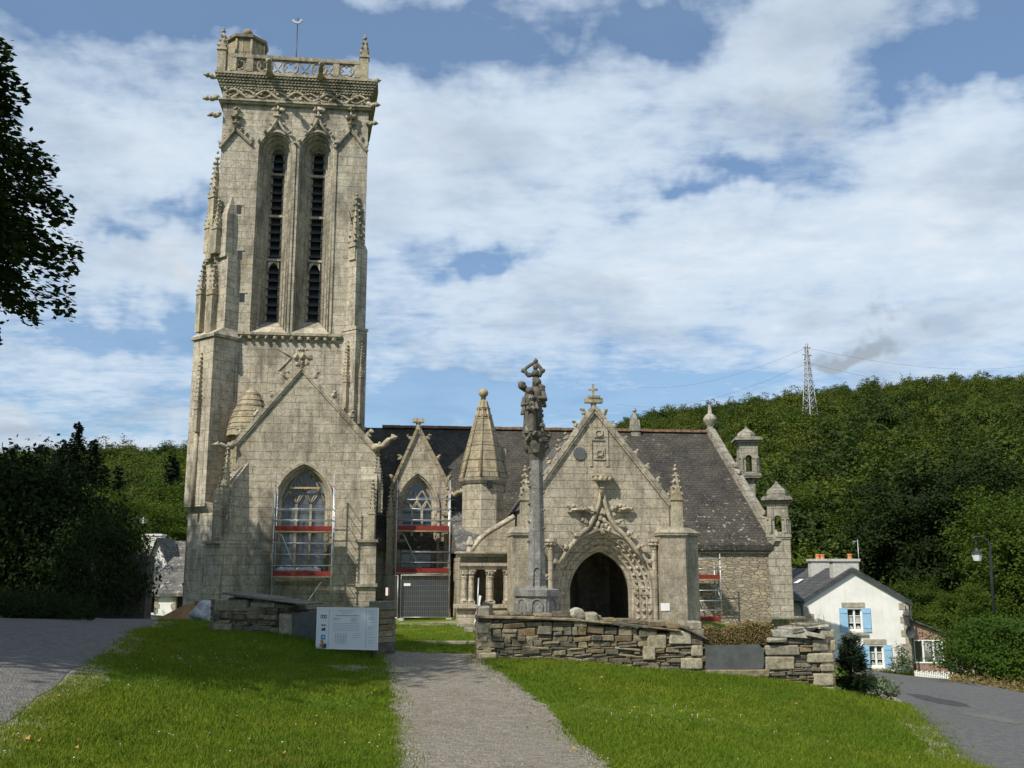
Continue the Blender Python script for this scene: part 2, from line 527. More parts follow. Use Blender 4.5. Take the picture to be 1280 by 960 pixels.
pos, u, v = wall_uv(nt)
n = nt.noise(pos, 1.4, 5, .6)
s_ = nt.noise(nt.vmath('MULTIPLY', pos, (5, 5, .35)), 1.0, 5, .65)
c_ = nt.mix(nt.ramp(n, .3, .7), (.70, .69, .65), (.80, .79, .75))
c_ = nt.mix(nt.math('MULTIPLY', nt.ramp(s_, .52, .72), .5), c_, (.50, .49, .45))
nt.put(bs.inputs['Base Color'], c_)
bs.inputs['Roughness'].default_value = .9
bump(nt, bs, nt.noise(pos, 30, 4, .7), .4, .01)
M['render'] = m
M['shade_toned_stone'] = ashlar('shade toned stone', (.09, .085, .065), (.06, .058, .045), (.04, .04, .03), .6, .3, .2, .1, .5, .1)  # low albedo puts the tree shade into the gateway stone's colour
M['render_old'] = simple('white limewash', (.74, .74, .72), .85, .08, 3)
M['quoin'] = simple('quoin granite', (.36, .32, .25), .9, .25, 4, bmp=.3)
M['blue'] = simple('pale blue paint', (.30, .50, .68), .5, .06, 4)
M['white_paint'] = simple('white paint', (.8, .8, .78), .5, .04)
M['wood'] = simple('reddish boarding', (.30, .19, .145), .75, .2, 7)
M['terracotta'] = simple('terracotta', (.52, .20, .09), .8, .15)
M['concrete'] = simple('chimney render', (.46, .45, .42), .9, .15)
M['iron'] = simple('dark iron', (.018, .022, .022), .45, .2, spec=.5)
M['lead'] = simple('dark metal sheet', (.06, .065, .07), .55, .2, 3)
M['zinc'] = simple('galvanised tube', (.42, .44, .45), .42, .12, 10, metal=.6)
M['red'] = simple('red toe board', (.21, .026, .021), .55, .15, 3)
M['orange'] = simple('orange clip', (.65, .13, .03), .5, .1)
M['plank'] = simple('pale timber', (.45, .33, .18), .7, .25, 5)
M['mesh_panel'] = simple('grey sheet', (.05, .054, .058), .6, .15, 2)
M['sign_white'] = simple('sign panel', (.68, .69, .69), .35, .02, 2, spec=.4)
M['ink'] = simple('printed ink', (.30, .32, .35), .5, .05)
M['ink_red'] = simple('printed red', (.42, .16, .13), .5, .05)
M['navy'] = simple('printed blue', (.03, .07, .22), .5, .1)
M['sky_blue'] = simple('printed light blue', (.06, .28, .50), .5, .1)
M['brown_ink'] = simple('printed brown', (.10, .06, .035), .5, .2)
M['yellow_ink'] = simple('printed ochre', (.42, .26, .06), .5, .2)
M['bark'] = simple('bark', (.075, .06, .042), .95, .35, 4, bmp=.6)
M['dark_wood'] = simple('old door', (.04, .03, .022), .8, .2)
M['flower_white'] = simple('white petals', (.75, .75, .70), .7, .05)
M['flower_yellow'] = simple('yellow petals', (.70, .48, .02), .7, .05)
M['dry'] = simple('dry leaf', (.28, .15, .05), .8, .3)
M['pylon'] = simple('pylon steel', (.40, .42, .44), .5, .1, metal=.2)
M['curtain'] = simple('curtain', (.40, .41, .38), .9, .15, 6)
M['stem'] = simple('dry stems', (.16, .12, .055), .9, .3, 8)

m, nt, bs, _ = mat_base('window glass')
bs.inputs['Base Color'].default_value = (.02, .025, .032, 1)
bs.inputs['Roughness'].default_value = .09
bs.inputs['Specular IOR Level'].default_value = .9
g = nt.new('ShaderNodeNewGeometry')
bump(nt, bs, nt.noise(g.outputs['Position'], 3.0, 3, .5), .15, .02)
M['glass'] = m
m, nt, bs, _ = mat_base('leaded glass')
pos, u, v = wall_uv(nt)
br = nt.new('ShaderNodeTexBrick')
br.offset = 0.0
nt.put(br.inputs['Vector'], nt.comb(u, v, 0))
nt.put(br.inputs['Color1'], (.085, .09, .10))
nt.put(br.inputs['Color2'], (.15, .155, .165))
nt.put(br.inputs['Mortar'], (.05, .05, .055))
br.inputs['Brick Width'].default_value = .30
br.inputs['Row Height'].default_value = .42
br.inputs['Mortar Size'].default_value = .012
br.inputs['Scale'].default_value = 1
nz = nt.noise(pos, 1.3, 3, .6)
nt.put(bs.inputs['Base Color'], nt.mix(1.0, br.outputs['Color'], nt.mix(nt.ramp(nz, .3, .7), (.5, .5, .5), (1.2, 1.2, 1.2)), 'MULTIPLY'))
bs.inputs['Roughness'].default_value = .18
bs.inputs['Specular IOR Level'].default_value = 1.0
M['leaded'] = m

M['leaf'] = leafy('broad leaves', (.055, .090, .012), (.085, .120, .018), (.040, .066, .012))
M['leaf_light'] = leafy('light leaves', (.070, .104, .013), (.10, .130, .019), (.046, .074, .011))
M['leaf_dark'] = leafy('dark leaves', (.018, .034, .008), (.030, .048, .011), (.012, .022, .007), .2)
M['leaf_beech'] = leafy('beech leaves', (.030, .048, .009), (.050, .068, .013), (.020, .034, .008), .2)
M['needle'] = leafy('needles', (.022, .040, .017), (.034, .055, .022), (.014, .026, .013), .1)
M['forest_a'] = leafy('wood leaves', (.070, .098, .016), (.096, .124, .021), (.036, .058, .012), .25, .02, .35)
M['forest_b'] = leafy('wood yellow leaves', (.092, .108, .018), (.116, .130, .023), (.054, .074, .014), .25, .02, .35)
M['forest_c'] = leafy('wood dark leaves', (.042, .066, .016), (.060, .088, .021), (.026, .044, .013), .25, .02, .35)
M['hedge'] = leafy('hedge leaves', (.040, .080, .010), (.065, .110, .014), (.030, .060, .009), .25)
M['shrub_grey'] = leafy('grey green leaves', (.13, .17, .09), (.18, .21, .13), (.09, .12, .06), .2)
M['bracken'] = leafy('dry bracken', (.17, .115, .05), (.26, .19, .10), (.10, .105, .03), .2)
M['forest_floor'] = simple('forest floor', (.022, .032, .009), .95, .3, .5)


# ------------------------------------------------------------------ mesh building
RND = random.Random(11)


class MB:
    def __init__(s):
        s.v, s.f, s.m, s.s = [], [], [], []

    def add(s, vs, fs, mi=0, smooth=False):
        o = len(s.v)
        s.v += [tuple(p) for p in vs]
        for f in fs:
            s.f.append(tuple(i + o for i in f))
            s.m.append(mi)
            s.s.append(smooth)
        return s

    def box(s, x0, x1, y0, y1, z0, z1, mi=0):
        return s.add([(x0, y0, z0), (x1, y0, z0), (x1, y1, z0), (x0, y1, z0), (x0, y0, z1), (x1, y0, z1), (x1, y1, z1), (x0, y1, z1)],
                     [(0, 3, 2, 1), (4, 5, 6, 7), (0, 1, 5, 4), (1, 2, 6, 5), (2, 3, 7, 6), (3, 0, 4, 7)], mi)

    def obox(s, c, size, rot=None, mi=0):
        vs = []
        for dx, dy, dz in ((-1, -1, -1), (1, -1, -1), (1, 1, -1), (-1, 1, -1), (-1, -1, 1), (1, -1, 1), (1, 1, 1), (-1, 1, 1)):
            p = Vector((dx * size[0] / 2, dy * size[1] / 2, dz * size[2] / 2))
            if rot is not None:
                p = rot @ p
            vs.append(Vector(c) + p)
        return s.add(vs, [(0, 3, 2, 1), (4, 5, 6, 7), (0, 1, 5, 4), (1, 2, 6, 5), (2, 3, 7, 6), (3, 0, 4, 7)], mi)

    def prism(s, poly, y0, y1, holes=(), mi=0):
        """outline in (x, z), extruded from y0 (front) to y1"""
        rings = [list(poly)] + [list(h) for h in holes]
        flat = [p for r in rings for p in r]
        tri = tessellate_polygon([[Vector((p[0], p[1], 0)) for p in r] for r in rings])
        n = len(flat)
        vs = [(p[0], y0, p[1]) for p in flat] + [(p[0], y1, p[1]) for p in flat]
        fs = []
        for t in tri:
            a, b, c = (flat[i] for i in t)
            ar = (b[0] - a[0]) * (c[1] - a[1]) - (c[0] - a[0]) * (b[1] - a[1])
            t = tuple(t) if ar > 0 else tuple(reversed(t))
            fs.append(t)
            fs.append(tuple(i + n for i in reversed(t)))
        o = 0
        for k, r in enumerate(rings):
            ar = sum(r[i][0] * r[(i + 1) % len(r)][1] - r[(i + 1) % len(r)][0] * r[i][1] for i in range(len(r)))
            ccw = ar > 0
            if k:
                ccw = not ccw
            for i in range(len(r)):
                a, b = o + i, o + (i + 1) % len(r)
                fs.append((a, a + n, b + n, b) if ccw else (b, b + n, a + n, a))
            o += len(r)
        return s.add(vs, fs, mi)

    def prismz(s, poly, z0, z1, top=None, mi=0):
        """outline in (x, y) lofted from z0 to z1 (to the outline top, if given)"""
        n = len(poly)
        ar = sum(poly[i][0] * poly[(i + 1) % n][1] - poly[(i + 1) % n][0] * poly[i][1] for i in range(n))
        if ar < 0:
            poly = list(reversed(poly))
            top = list(reversed(top)) if top else None
        top = top or poly
        vs = [(p[0], p[1], z0) for p in poly] + [(p[0], p[1], z1) for p in top]
        fs = [tuple(reversed(range(n))), tuple(range(n, 2 * n))]
        fs += [(i, (i + 1) % n, (i + 1) % n + n, i + n) for i in range(n)]
        return s.add(vs, fs, mi)

    def lathe(s, cx, cy, prof, n=8, rot=0.0, smooth=False, mi=0):
        vs, fs = [], []
        for r, z in prof:
            for k in range(n):
                a = rot + 2 * pi * k / n
                vs.append((cx + r * cos(a), cy + r * sin(a), z))
        for i in range(len(prof) - 1):
            for k in range(n):
                k2 = (k + 1) % n
                fs.append((i * n + k, i * n + k2, (i + 1) * n + k2, (i + 1) * n + k))
        fs.append(tuple(reversed(range(n))))
        fs.append(tuple(range((len(prof) - 1) * n, len(prof) * n)))
        return s.add(vs, fs, mi, smooth)

    def tube(s, pts, r, n=6, mi=0, closed=False, smooth=True):
        pts = [Vector(p) for p in pts]
        m = len(pts)
        rs = r if isinstance(r, (list, tuple)) else [r] * m
        vs, fs = [], []
        prev = None
        for i, p in enumerate(pts):
            if closed:
                d = pts[(i + 1) % m] - pts[i - 1]
            else:
                d = pts[min(i + 1, m - 1)] - pts[max(i - 1, 0)]
            d.normalize()
            if prev is None:
                ref = Vector((0, 0, 1)) if abs(d.z) < .9 else Vector((1, 0, 0))
                a = d.cross(ref).normalized()
            else:
                a = (prev - d * prev.dot(d))
                a = a.normalized() if a.length > 1e-6 else d.orthogonal().normalized()
            prev = a
            b = d.cross(a)
            for k in range(n):
                t = 2 * pi * k / n
                vs.append(p + (a * cos(t) + b * sin(t)) * rs[i])
        last = m if closed else m - 1
        for i in range(last):
            j = (i + 1) % m
            for k in range(n):
                k2 = (k + 1) % n
                fs.append((i * n + k, i * n + k2, j * n + k2, j * n + k))
        if not closed:
            fs.append(tuple(reversed(range(n))))
            fs.append(tuple(range((m - 1) * n, m * n)))
        return s.add(vs, fs, mi, smooth)

    def blob(s, c, r, sub=1, rough=.25, mi=0, smooth=True, rnd=None, flat=None):
        rnd = rnd or RND
        vs0, fs = ICO[sub]
        off = Vector((rnd.uniform(-50, 50), rnd.uniform(-50, 50), rnd.uniform(-50, 50)))
        if not isinstance(r, (tuple, list)):
            r = (r, r, r)
        vs = []
        for p in vs0:
            k = 1 + rough * noise.noise(p * 1.6 + off)
            q = Vector((p.x * r[0] * k, p.y * r[1] * k, p.z * r[2] * k))
            vs.append(q + Vector(c))
        return s.add(vs, fs, mi, smooth)

    def build(s, name, mats, parent=None, off=(0, 0, 0), bevel=0.0):
        me = bpy.data.meshes.new(name)
        me.from_pydata(s.v, [], s.f)
        if not isinstance(mats, (list, tuple)):
            mats = [mats]
        for m_ in mats:
            me.materials.append(m_)
        me.polygons.foreach_set('material_index', s.m)
        me.polygons.foreach_set('use_smooth', s.s)
        me.update()
        ob = bpy.data.objects.new(name, me)
        COL.objects.link(ob)
        ob.location = off
        if parent is not None:
            ob.parent = parent
        if bevel:
            b = ob.modifiers.new('edge', 'BEVEL')
            b.width = bevel
            b.segments = 1
            b.limit_method = 'ANGLE'
            b.angle_limit = radians(40)
        return ob


def _ico():
    out = {}
    for k in (1, 2, 3):
        bm = bmesh.new()
        bmesh.ops.create_icosphere(bm, subdivisions=k, radius=1)
        out[k] = ([v.co.copy() for v in bm.verts], [tuple(v.index for v in f.verts) for f in bm.faces])
        bm.free()
    return out


ICO = _ico()


def tag(o, label=None, cat=None, group=None, kind=None):
    if label:
        o['label'] = label
    if cat:
        o['category'] = cat
    if group:
        o['group'] = group
    if kind:
        o['kind'] = kind
    return o


def thing(name, label, cat, loc=(0, 0, 0), rz=0.0, group=None):
    o = bpy.data.objects.new(name, None)
    o.empty_display_size = .3
    COL.objects.link(o)
    o.location = loc
    o.rotation_euler = (0, 0, rz)
    return tag(o, label, cat, group)


def dup(root, loc, rz=0.0, scale=None, label=None, group=None):
    r = root.copy()
    COL.objects.link(r)
    r.location = loc
    r.rotation_euler = (0, 0, rz)
    if scale is not None:
        r.scale = scale if isinstance(scale, (tuple, list)) else (scale,) * 3
    if label:
        r['label'] = label
    if group:
        r['group'] = group
    for ch in list(root.children):
        c = ch.copy()
        COL.objects.link(c)
        c.parent = r
        for gch in ch.children:
            d = gch.copy()
            COL.objects.link(d)
            d.parent = c
    return r


# pointed arch outline (open polyline, left foot to right foot)
def arch_pts(cx, z0, zs, hw, rise, dr=0.0, n=10):
    R = (hw * hw + rise * rise) / (2 * hw)
    c = R - hw
    Rr = R + dr
    if Rr <= abs(c) + .01:
        Rr = abs(c) + .01
    top = sqrt(max(Rr * Rr - c * c, 1e-6))
    a_end = atan2(top, -c) if c >= 0 else atan2(top, -c)
    pts = [(cx - hw - dr, z0), (cx - hw - dr, zs)]
    # left arc has its centre to the right at cx + c
    a_top = pi - math.acos(max(-1, min(1, c / Rr)))
    for i in range(1, n + 1):
        a = pi - (pi - a_top) * i / n
        pts.append((cx + c + Rr * cos(a), zs + Rr * sin(a)))
    right = [(2 * cx - x, z) for x, z in reversed(pts[:-1])]
    return pts + right


def arch_sweep(mb, cx, z0, zs, hw, rise, section, yf, n=10, mi=0):
    """section: (dr, depth) steps from the face inwards, swept round the arch"""
    rows = []
    for dr, dy in section:
        rows.append([(x, yf + dy, z) for x, z in arch_pts(cx, z0, zs, hw, rise, dr, n)])
    m_ = len(rows[0])
    vs = [p for r in rows for p in r]
    fs = []
    for i in range(len(rows) - 1):
        for k in range(m_ - 1):
            fs.append((i * m_ + k, i * m_ + k + 1, (i + 1) * m_ + k + 1, (i + 1) * m_ + k))
    mb.add(vs, fs, mi)


def arch_tube(mb, cx, z0, zs, hw, rise, dr, y, r, n=10, mi=0, seg=6):
    mb.tube([(x, y, z) for x, z in arch_pts(cx, z0, zs, hw, rise, dr, n)], r, seg, mi)


def crocket(mb, c, s, rnd=RND, mi=0):
    mb.blob(c, (s * rnd.uniform(.8, 1.2), s * rnd.uniform(.8, 1.2), s * rnd.uniform(.7, 1.1)), 1, .9, mi, False, rnd)


def pinnacle(mb, x, y, z0, z1, wd, mi=0, crk=True, rot=0.0, shaft=.42):
    """square shaft, four gablets, crocketed spirelet and a knob"""
    h = z1 - z0
    zs = z0 + h * shaft
    q = wd / 2 * sqrt(2)
    mb.lathe(x, y, [(q, z0), (q, zs)], 4, pi / 4 + rot, False, mi)
    mb.lathe(x, y, [(q * 1.22, zs - wd * .25), (q * 1.22, zs - wd * .12)], 4, pi / 4 + rot, False, mi)
    for k in range(4):
        a = rot + k * pi / 2
        d = Vector((cos(a), sin(a), 0))
        t = Vector((-sin(a), cos(a), 0))
        c = Vector((x, y, zs - wd * .1)) + d * wd * .52
        mb.add([c - t * wd * .55, c + t * wd * .55, c + Vector((0, 0, wd * 1.25)), c - d * wd * .4 - t * wd * .55, c - d * wd * .4 + t * wd * .55, c - d * wd * .4 + Vector((0, 0, wd * 1.25))],
               [(0, 1, 2), (3, 5, 4), (0, 2, 5, 3), (1, 4, 5, 2), (0, 3, 4, 1)], mi)
    zt = z1 - h * .06
    mb.lathe(x, y, [(q * .86, zs), (q * .14, zt)], 4, pi / 4 + rot, False, mi)
    if crk:
        n = max(3, int(h * (1 - shaft) / (wd * .75)))
        for i in range(n):
            f = (i + .6) / (n + .6)
            for k in range(4):
                a = rot + pi / 4 + k * pi / 2
                rr = q * (.86 + (.14 - .86) * f) + wd * .10
                crocket(mb, (x + cos(a) * rr, y + sin(a) * rr, zs + (zt - zs) * f), wd * .17, RND, mi)
    mb.blob((x, y, zt), (wd * .30, wd * .30, wd * .22), 1, .3, mi)
    mb.blob((x, y, z1 - wd * .05), (wd * .16, wd * .16, wd * .22), 1, .3, mi)


def gargoyle(mb, p, d, ln, r, mi=0, droop=.12):
    p = Vector(p)
    d = Vector(d).normalized()
    pts, rs = [], []
    for i in range(7):
        t = i / 6
        pts.append(p + d * ln * t + Vector((0, 0, -droop * ln * t * t + .06 * sin(t * 9))))
        rs.append(r * (1.15 - .5 * t + .18 * sin(t * 11)))
    mb.tube(pts, rs, 6, mi)
    e = pts[-1]
    mb.blob(e + d * r * .5, (r * 1.15, r * 1.15, r * .95), 1, .5, mi)
    mb.blob(e + d * r * 1.5 + Vector((0, 0, -.2 * r)), (r * .55, r * .55, r * .4), 1, .4, mi)
    mb.blob(e + Vector((0, 0, r * .9)), (r * .4, r * .4, r * .5), 1, .4, mi)
    mid = pts[2]
    mb.blob(mid + Vector((0, 0, r * .9)), (r * .6, r * .6, r * .5), 1, .7, mi)


def rake(mb, a, b, y0, y1, th, ncr=0, cs=.12, mi=0, proud=.06):
    """gable coping from foot a to apex b (x, z), with crockets standing on it"""
    A, B = Vector((a[0], 0, a[1])), Vector((b[0], 0, b[1]))
    d = (B - A).normalized()
    nrm = Vector((-d.z, 0, d.x))
    if nrm.z < 0:
        nrm = -nrm
    q = [A, B, B + nrm * th, A + nrm * th]
    pl = [(p.x, p.z) for p in q]
    mb.prism(pl, y0, y1, (), mi)
    q2 = [A - nrm * th * .5 , B - nrm * th * .5, B + nrm * th * .15, A + nrm * th * .15]
    mb.prism([(p.x, p.z) for p in q2], y0 + proud * .6, y0 + .5 * (y1 - y0), (), mi)
    for i in range(ncr):
        t = (i + .5) / ncr
        p = A.lerp(B, t) + nrm * (th + cs * .6)
        yy = y0 + min(.25, (y1 - y0) * .5)
        mb.blob((p.x, yy, p.z), (cs, cs * .8, cs), 1, .8, mi, False)
        p2 = p + nrm * cs * .7 + Vector((0, 0, cs * .5))
        mb.blob((p2.x, yy, p2.z), (cs * .75, cs * .6, cs * .5), 1, .8, mi, False)


# ------------------------------------------------------------------ terrain
_cp = []


def cp_px(u, v, Y):
    p = P(u, v, Y)
    _cp.append((p.x, p.y, p.z))


for c in ((597, 826, 19.0), (700, 826, 19.1), (820, 838, 19.3), (900, 844, 19.4), (960, 850, 19.5), (1045, 868, 19.7), (500, 960, 8.7), (760, 960, 8.7), (1200, 960, 12.5), (1000, 960, 10.6),
          (1102, 868, 23), (1095, 855, 31), (1088, 846, 40), (1070, 843, 56), (1280, 960, 13.0), (1280, 872, 30), (1200, 851, 41), (480, 825, 19.5), (530, 790, 38),
          (0, 910, 9.3), (85, 850, 12.2), (150, 800, 17.7), (195, 775, 24), (0, 786, 16.8), (60, 776, 25), (250, 830, 16.5), (270, 790, 21.7), (380, 800, 20.3), (470, 820, 19.8), (0, 960, 7.9), (300, 900, 11.3)):
    cp_px(*c)
_cp += [(0, 0, 0), (-6, 0, .1), (6, 0, -.35), (0, -12, .1), (-12, -10, .3), (14, -8, -1.0), (-6, 45, -.55), (4, 41, -.55), (-14, 46, -.5), (-6, 55, -.7), (11, 49, -1.0), (15.2, 52.5, -3.0), (16.4, 56, -3.75), (13.6, 57, -3.4), (18, 49, -3.15), (15.5, 46, -2.75), (4, 60, -1.2), (14, 30, -1.7),
        (-22, 60, -1.1), (-14, 36, -.05), (-24, 30, 2.2), (-30, 15, 2.6), (-18, 20, 1.1), (-24, 0, 1.6), (-40, 40, 3.0), (-40, 70, 1.0), (30, 20, -2.0), (34, 45, -3.4), (30, 70, -4.2), (0, 85, -2.5), (-30, 90, -1.6), (45, 90, -4.4),
        (45, 0, -2.6), (-45, -10, 3), (20, 58, -3.9), (60, 40, -4.0), (-60, 50, 3.0), (-60, 95, 0), (60, 95, -4.5)]
_cp = np.array(_cp)


def _fit():
    n = len(_cp)
    d = np.sqrt(((_cp[:, None, :2] - _cp[None, :, :2]) ** 2).sum(-1))
    A = np.zeros((n + 3, n + 3))
    A[:n, :n] = np.sqrt(d * d + 4.0) + np.eye(n) * -.015
    A[:n, n] = 1
    A[:n, n + 1:] = _cp[:, :2]
    A[n:, :n] = A[:n, n:].T
    b = np.zeros(n + 3)
    b[:n] = _cp[:, 2]
    return np.linalg.solve(A, b)


_wt = _fit()


def gnp(X, Y):
    X, Y = np.asarray(X, float), np.asarray(Y, float)
    d2 = (X[..., None] - _cp[:, 0]) ** 2 + (Y[..., None] - _cp[:, 1]) ** 2
    n = len(_cp)
    return (np.sqrt(d2 + 4.0) * _wt[:n]).sum(-1) + _wt[n] + X * _wt[n + 1] + Y * _wt[n + 2]


def g(x, y):
    return float(gnp(x, y))


def PG(u, v, y0=5.0, y1=90.0):
    """where the sight line of a photo pixel meets the ground"""
    a, yy, zz = ray(u, v)
    Y = y0
    while Y < y1:
        if EYE + zz / yy * Y < g(a / yy * Y, Y):
            break
        Y += .1
    return Vector((a / yy * Y, Y, g(a / yy * Y, Y)))


SKY_TH, SKY_H = [-62.0], [36.0]
for _u, _v in ((-250, 566), (0, 567), (60, 563), (130, 562), (190, 560), (250, 558), (400, 566), (560, 578), (700, 560), (770, 530), (800, 520), (880, 507), (940, 499), (1000, 491), (1100, 479), (1200, 471), (1280, 469), (1500, 480)):
    _a, _y, _z = ray(_u, _v)
    _t = atan2(_a, _y)
    SKY_TH.append(math.degrees(_t))
    SKY_H.append(EYE + _z / _y * 440 * cos(_t) - 10.6)
SKY_TH.append(62.0)
SKY_H.append(60.0)


def hill_h(X, Y):
    """wooded hills that close the valley"""
    X, Y = np.asarray(X, float), np.asarray(Y, float)
    r = np.sqrt(X * X + Y * Y)
    th = np.degrees(np.arctan2(X, Y))
    H = np.interp(th, SKY_TH, SKY_H)
    t = np.clip((r - 85) / (430 - 85), 0, 1)
    base = -3.5
    s = t ** 1.15
    s = s * (1 + .10 * np.sin(r * .022 + th * .12) * (1 - t)) 
    z = base + (H - base) * s
    z = z - np.clip(r - 440, 0, 400) * .12
    return z


def grid_mesh(name, X, Y, Z, mat, kind='structure'):
    ny, nx = X.shape
    vs = np.stack([X, Y, Z], -1).reshape(-1, 3)
    i = np.arange(nx * ny).reshape(ny, nx)
    fs = np.stack([i[:-1, :-1], i[:-1, 1:], i[1:, 1:], i[1:, :-1]], -1).reshape(-1, 4)
    me = bpy.data.meshes.new(name)
    me.from_pydata(vs.tolist(), [], fs.tolist())
    me.materials.append(mat)
    me.polygons.foreach_set('use_smooth', [True] * len(me.polygons))
    me.update()
    o = bpy.data.objects.new(name, me)
    COL.objects.link(o)
    tag(o, kind=kind)
    return o


xs = np.concatenate([np.arange(-66, -24, 2.0), np.arange(-24, 24, .4), np.arange(24, 70, 2.0)])
ys = np.concatenate([np.arange(-16, 5, 1.5), np.arange(5, 60, .4), np.arange(60, 96.1, 1.5)])
GX, GY = np.meshgrid(xs, ys)
rng = np.random.default_rng(4)
GZ = gnp(GX, GY) + rng.normal(0, .003, GX.shape)
lawn_ob = grid_mesh('lawn', GX, GY, GZ, M['grass'])
tag(lawn_ob, 'sunlit green lawn sloping up to the church and down to the road', 'lawn')
fx, fy = np.meshgrid(np.linspace(-3000, 3000, 31), np.linspace(-3000, 3000, 31))
o = grid_mesh('ground', fx, fy, fx * 0 - 7.0, M['forest_floor'])
tag(o, 'distant valley ground', 'ground')
th = np.radians(np.linspace(-62, 62, 80))
rr = np.concatenate([np.linspace(84, 440, 60), np.linspace(455, 900, 14)])
TH, RR = np.meshgrid(th, rr)
hx, hy = RR * np.sin(TH), RR * np.cos(TH)
o = grid_mesh('hill', hx, hy, hill_h(hx, hy), M['forest_floor'])
tag(o, 'long dark hillside under the woods', 'hill')


def resample(pl, n):
    pl = [Vector(p) for p in pl]
    L = [0]
    for a, b in zip(pl, pl[1:]):
        L.append(L[-1] + (b - a).length)
    out = []
    for i in range(n):
        t = L[-1] * i / (n - 1)
        k = 0
        while k < len(pl) - 2 and L[k + 1] < t:
            k += 1
        f = (t - L[k]) / max(L[k + 1] - L[k], 1e-6)
        out.append(pl[k].lerp(pl[k + 1], f))
    return out


def strip_sheet(name, left, right, mat, lift, rows=60, cols=10, jit=.05, seed=1):
    r_ = random.Random(seed)
    L, R = resample(left, rows), resample(right, rows)
    X = np.zeros((rows, cols))
    Y = np.zeros((rows, cols))
    for i in range(rows):
        jl, jr = r_.gauss(0, jit), r_.gauss(0, jit)
        for j in range(cols):
            t = j / (cols - 1)
            p = L[i].lerp(R[i], t)
            d = (R[i] - L[i]).normalized()
            s = jl if j == 0 else (jr if j == cols - 1 else 0)
            X[i, j], Y[i, j] = p.x + d.x * s, p.y + d.y * s
    Z = gnp(X, Y) + lift
    return grid_mesh(name, X, Y, Z, mat), L, R


def px_line(pts):
    return [Vector((p.x, p.y, 0)) for p in (PG(*q) for q in pts)]


pl_l = [Vector((-1.1, 3, 0))] + px_line([(497, 959), (493, 910), (489, 870), (484, 840), (478, 823)]) + [Vector((-2.9, 20.6, 0))]
pl_r = [Vector((1.0, 3, 0))] + px_line([(762, 959), (712, 915), (682, 884), (645, 856), (604, 829)]) + [Vector((-.75, 20.6, 0))]
o, PATH_L, PATH_R = strip_sheet('path', pl_l, pl_r, M['gravel'], .012, 90, 10, .045)
tag(o, 'grey gravel footpath leading up to the gap in the wall', 'path')
rd_r = [Vector((-3.4, 4, 0))] + px_line([(2, 911), (50, 875), (85, 850), (120, 822), (150, 801), (200, 776)]) + [Vector((-10.2, 32, 0)), Vector((-16.0, 44, 0)), Vector((-19, 58, 0))]
rd_l = [Vector((-8.6, 4, 0)), Vector((-8.6, 10, 0)), Vector((-9.0, 16.8, 0)), Vector((-10.4, 20, 0)), Vector((-12.2, 26, 0)), Vector((-15, 34, 0)), Vector((-20.0, 46, 0)), Vector((-23, 58, 0))]
o, RL_L, RL_R = strip_sheet('road', rd_l, rd_r, M['asphalt_old'], .018, 90, 12, .035, 3)
tag(o, 'old grey road in tree shade at left', 'road')
rr_l = [Vector((6.0, 3, 0))] + px_line([(1213, 959), (1180, 925), (1150, 900), (1120, 872), (1104, 858), (1090, 847)]) + [Vector((15.6, 50.5, 0)), Vector((12.5, 53.2, 0)), Vector((4, 57, 0))]
rr_r = [Vector((14.0, 3, 0)), Vector((15.0, 18, 0)), Vector((17, 27, 0))] + px_line([(1279, 866), (1220, 859)]) + [Vector((20.6, 46.5, 0)), Vector((19.6, 51.2, 0)), Vector((14, 54.6, 0)), Vector((4.5, 59.6, 0))]
o, RR_L, RR_R = strip_sheet('asphalt_road', rr_l, rr_r, M['asphalt'], .018, 120, 14, .035, 5)
tag(o, 'smooth grey asphalt road curving past the white house', 'road')
o, _, _ = strip_sheet('road_verge', [p + Vector((-.40, 0, 0)) for p in RR_L[:100]], [p + Vector((.12, 0, 0)) for p in RR_L[:100]], M['dirt'], .011, 110, 5, .07, 8)
tag(o, 'dry dirt verge along the asphalt road', 'verge')
o, _, _ = strip_sheet('road_verge', [p + Vector((-.15, 0, 0)) for p in RL_R], [p + Vector((.35, .05, 0)) for p in RL_R], M['dirt'], .010, 110, 5, .06, 9)
tag(o, 'worn earth verge between old road and lawn', 'verge')


def ground_patch(name, u, v, rx, ry, mat, lift, label, cat, seed=0, kind='structure'):
    c = PG(u, v)
    r_ = random.Random(seed)
    n = 26
    X = np.zeros((2, n + 1))
    Y = np.zeros((2, n + 1))
    ks = [1 + r_.uniform(-.18, .18) for _ in range(n)]
    for i in range(n + 1):
        a = 2 * pi * i / n
        X[0, i], Y[0, i] = c.x, c.y
        X[1, i], Y[1, i] = c.x + rx * cos(a) * ks[i % n], c.y + ry * sin(a) * ks[i % n]
    return tag(grid_mesh(name, X, Y, gnp(X, Y) + lift, mat, kind), label, cat)


ground_patch('road_patch', 1173, 877, .42, 1.3, M['patch'], .024, 'dark tar patch on the asphalt road', 'road patch', 2)
ground_patch('road_patch', 1240, 899, .42, .9, M['asphalt_old'], .024, 'faint grey patch on the asphalt road', 'road patch', 3)
ground_patch('bare_ground', 575, 779, 2.6, 1.3, M['dirt'], .015, 'bare gravelly earth before the columned annex', 'ground', 6)
ground_patch('bare_ground', 470, 838, .9, .55, M['dirt'], .018, 'trodden earth beside the sign pillar', 'ground', 7)


# ------------------------------------------------------------------ grass, flowers
def inside(poly, X, Y):
    x = np.array([p.x for p in poly])
    y = np.array([p.y for p in poly])
    c = np.zeros(X.shape, bool)
    j = len(x) - 1
    for i in range(len(x)):
        hit = ((y[i] > Y) != (y[j] > Y)) & (X < (x[j] - x[i]) * (Y - y[i]) / (y[j] - y[i] + 1e-12) + x[i])
        c ^= hit
        j = i
    return c


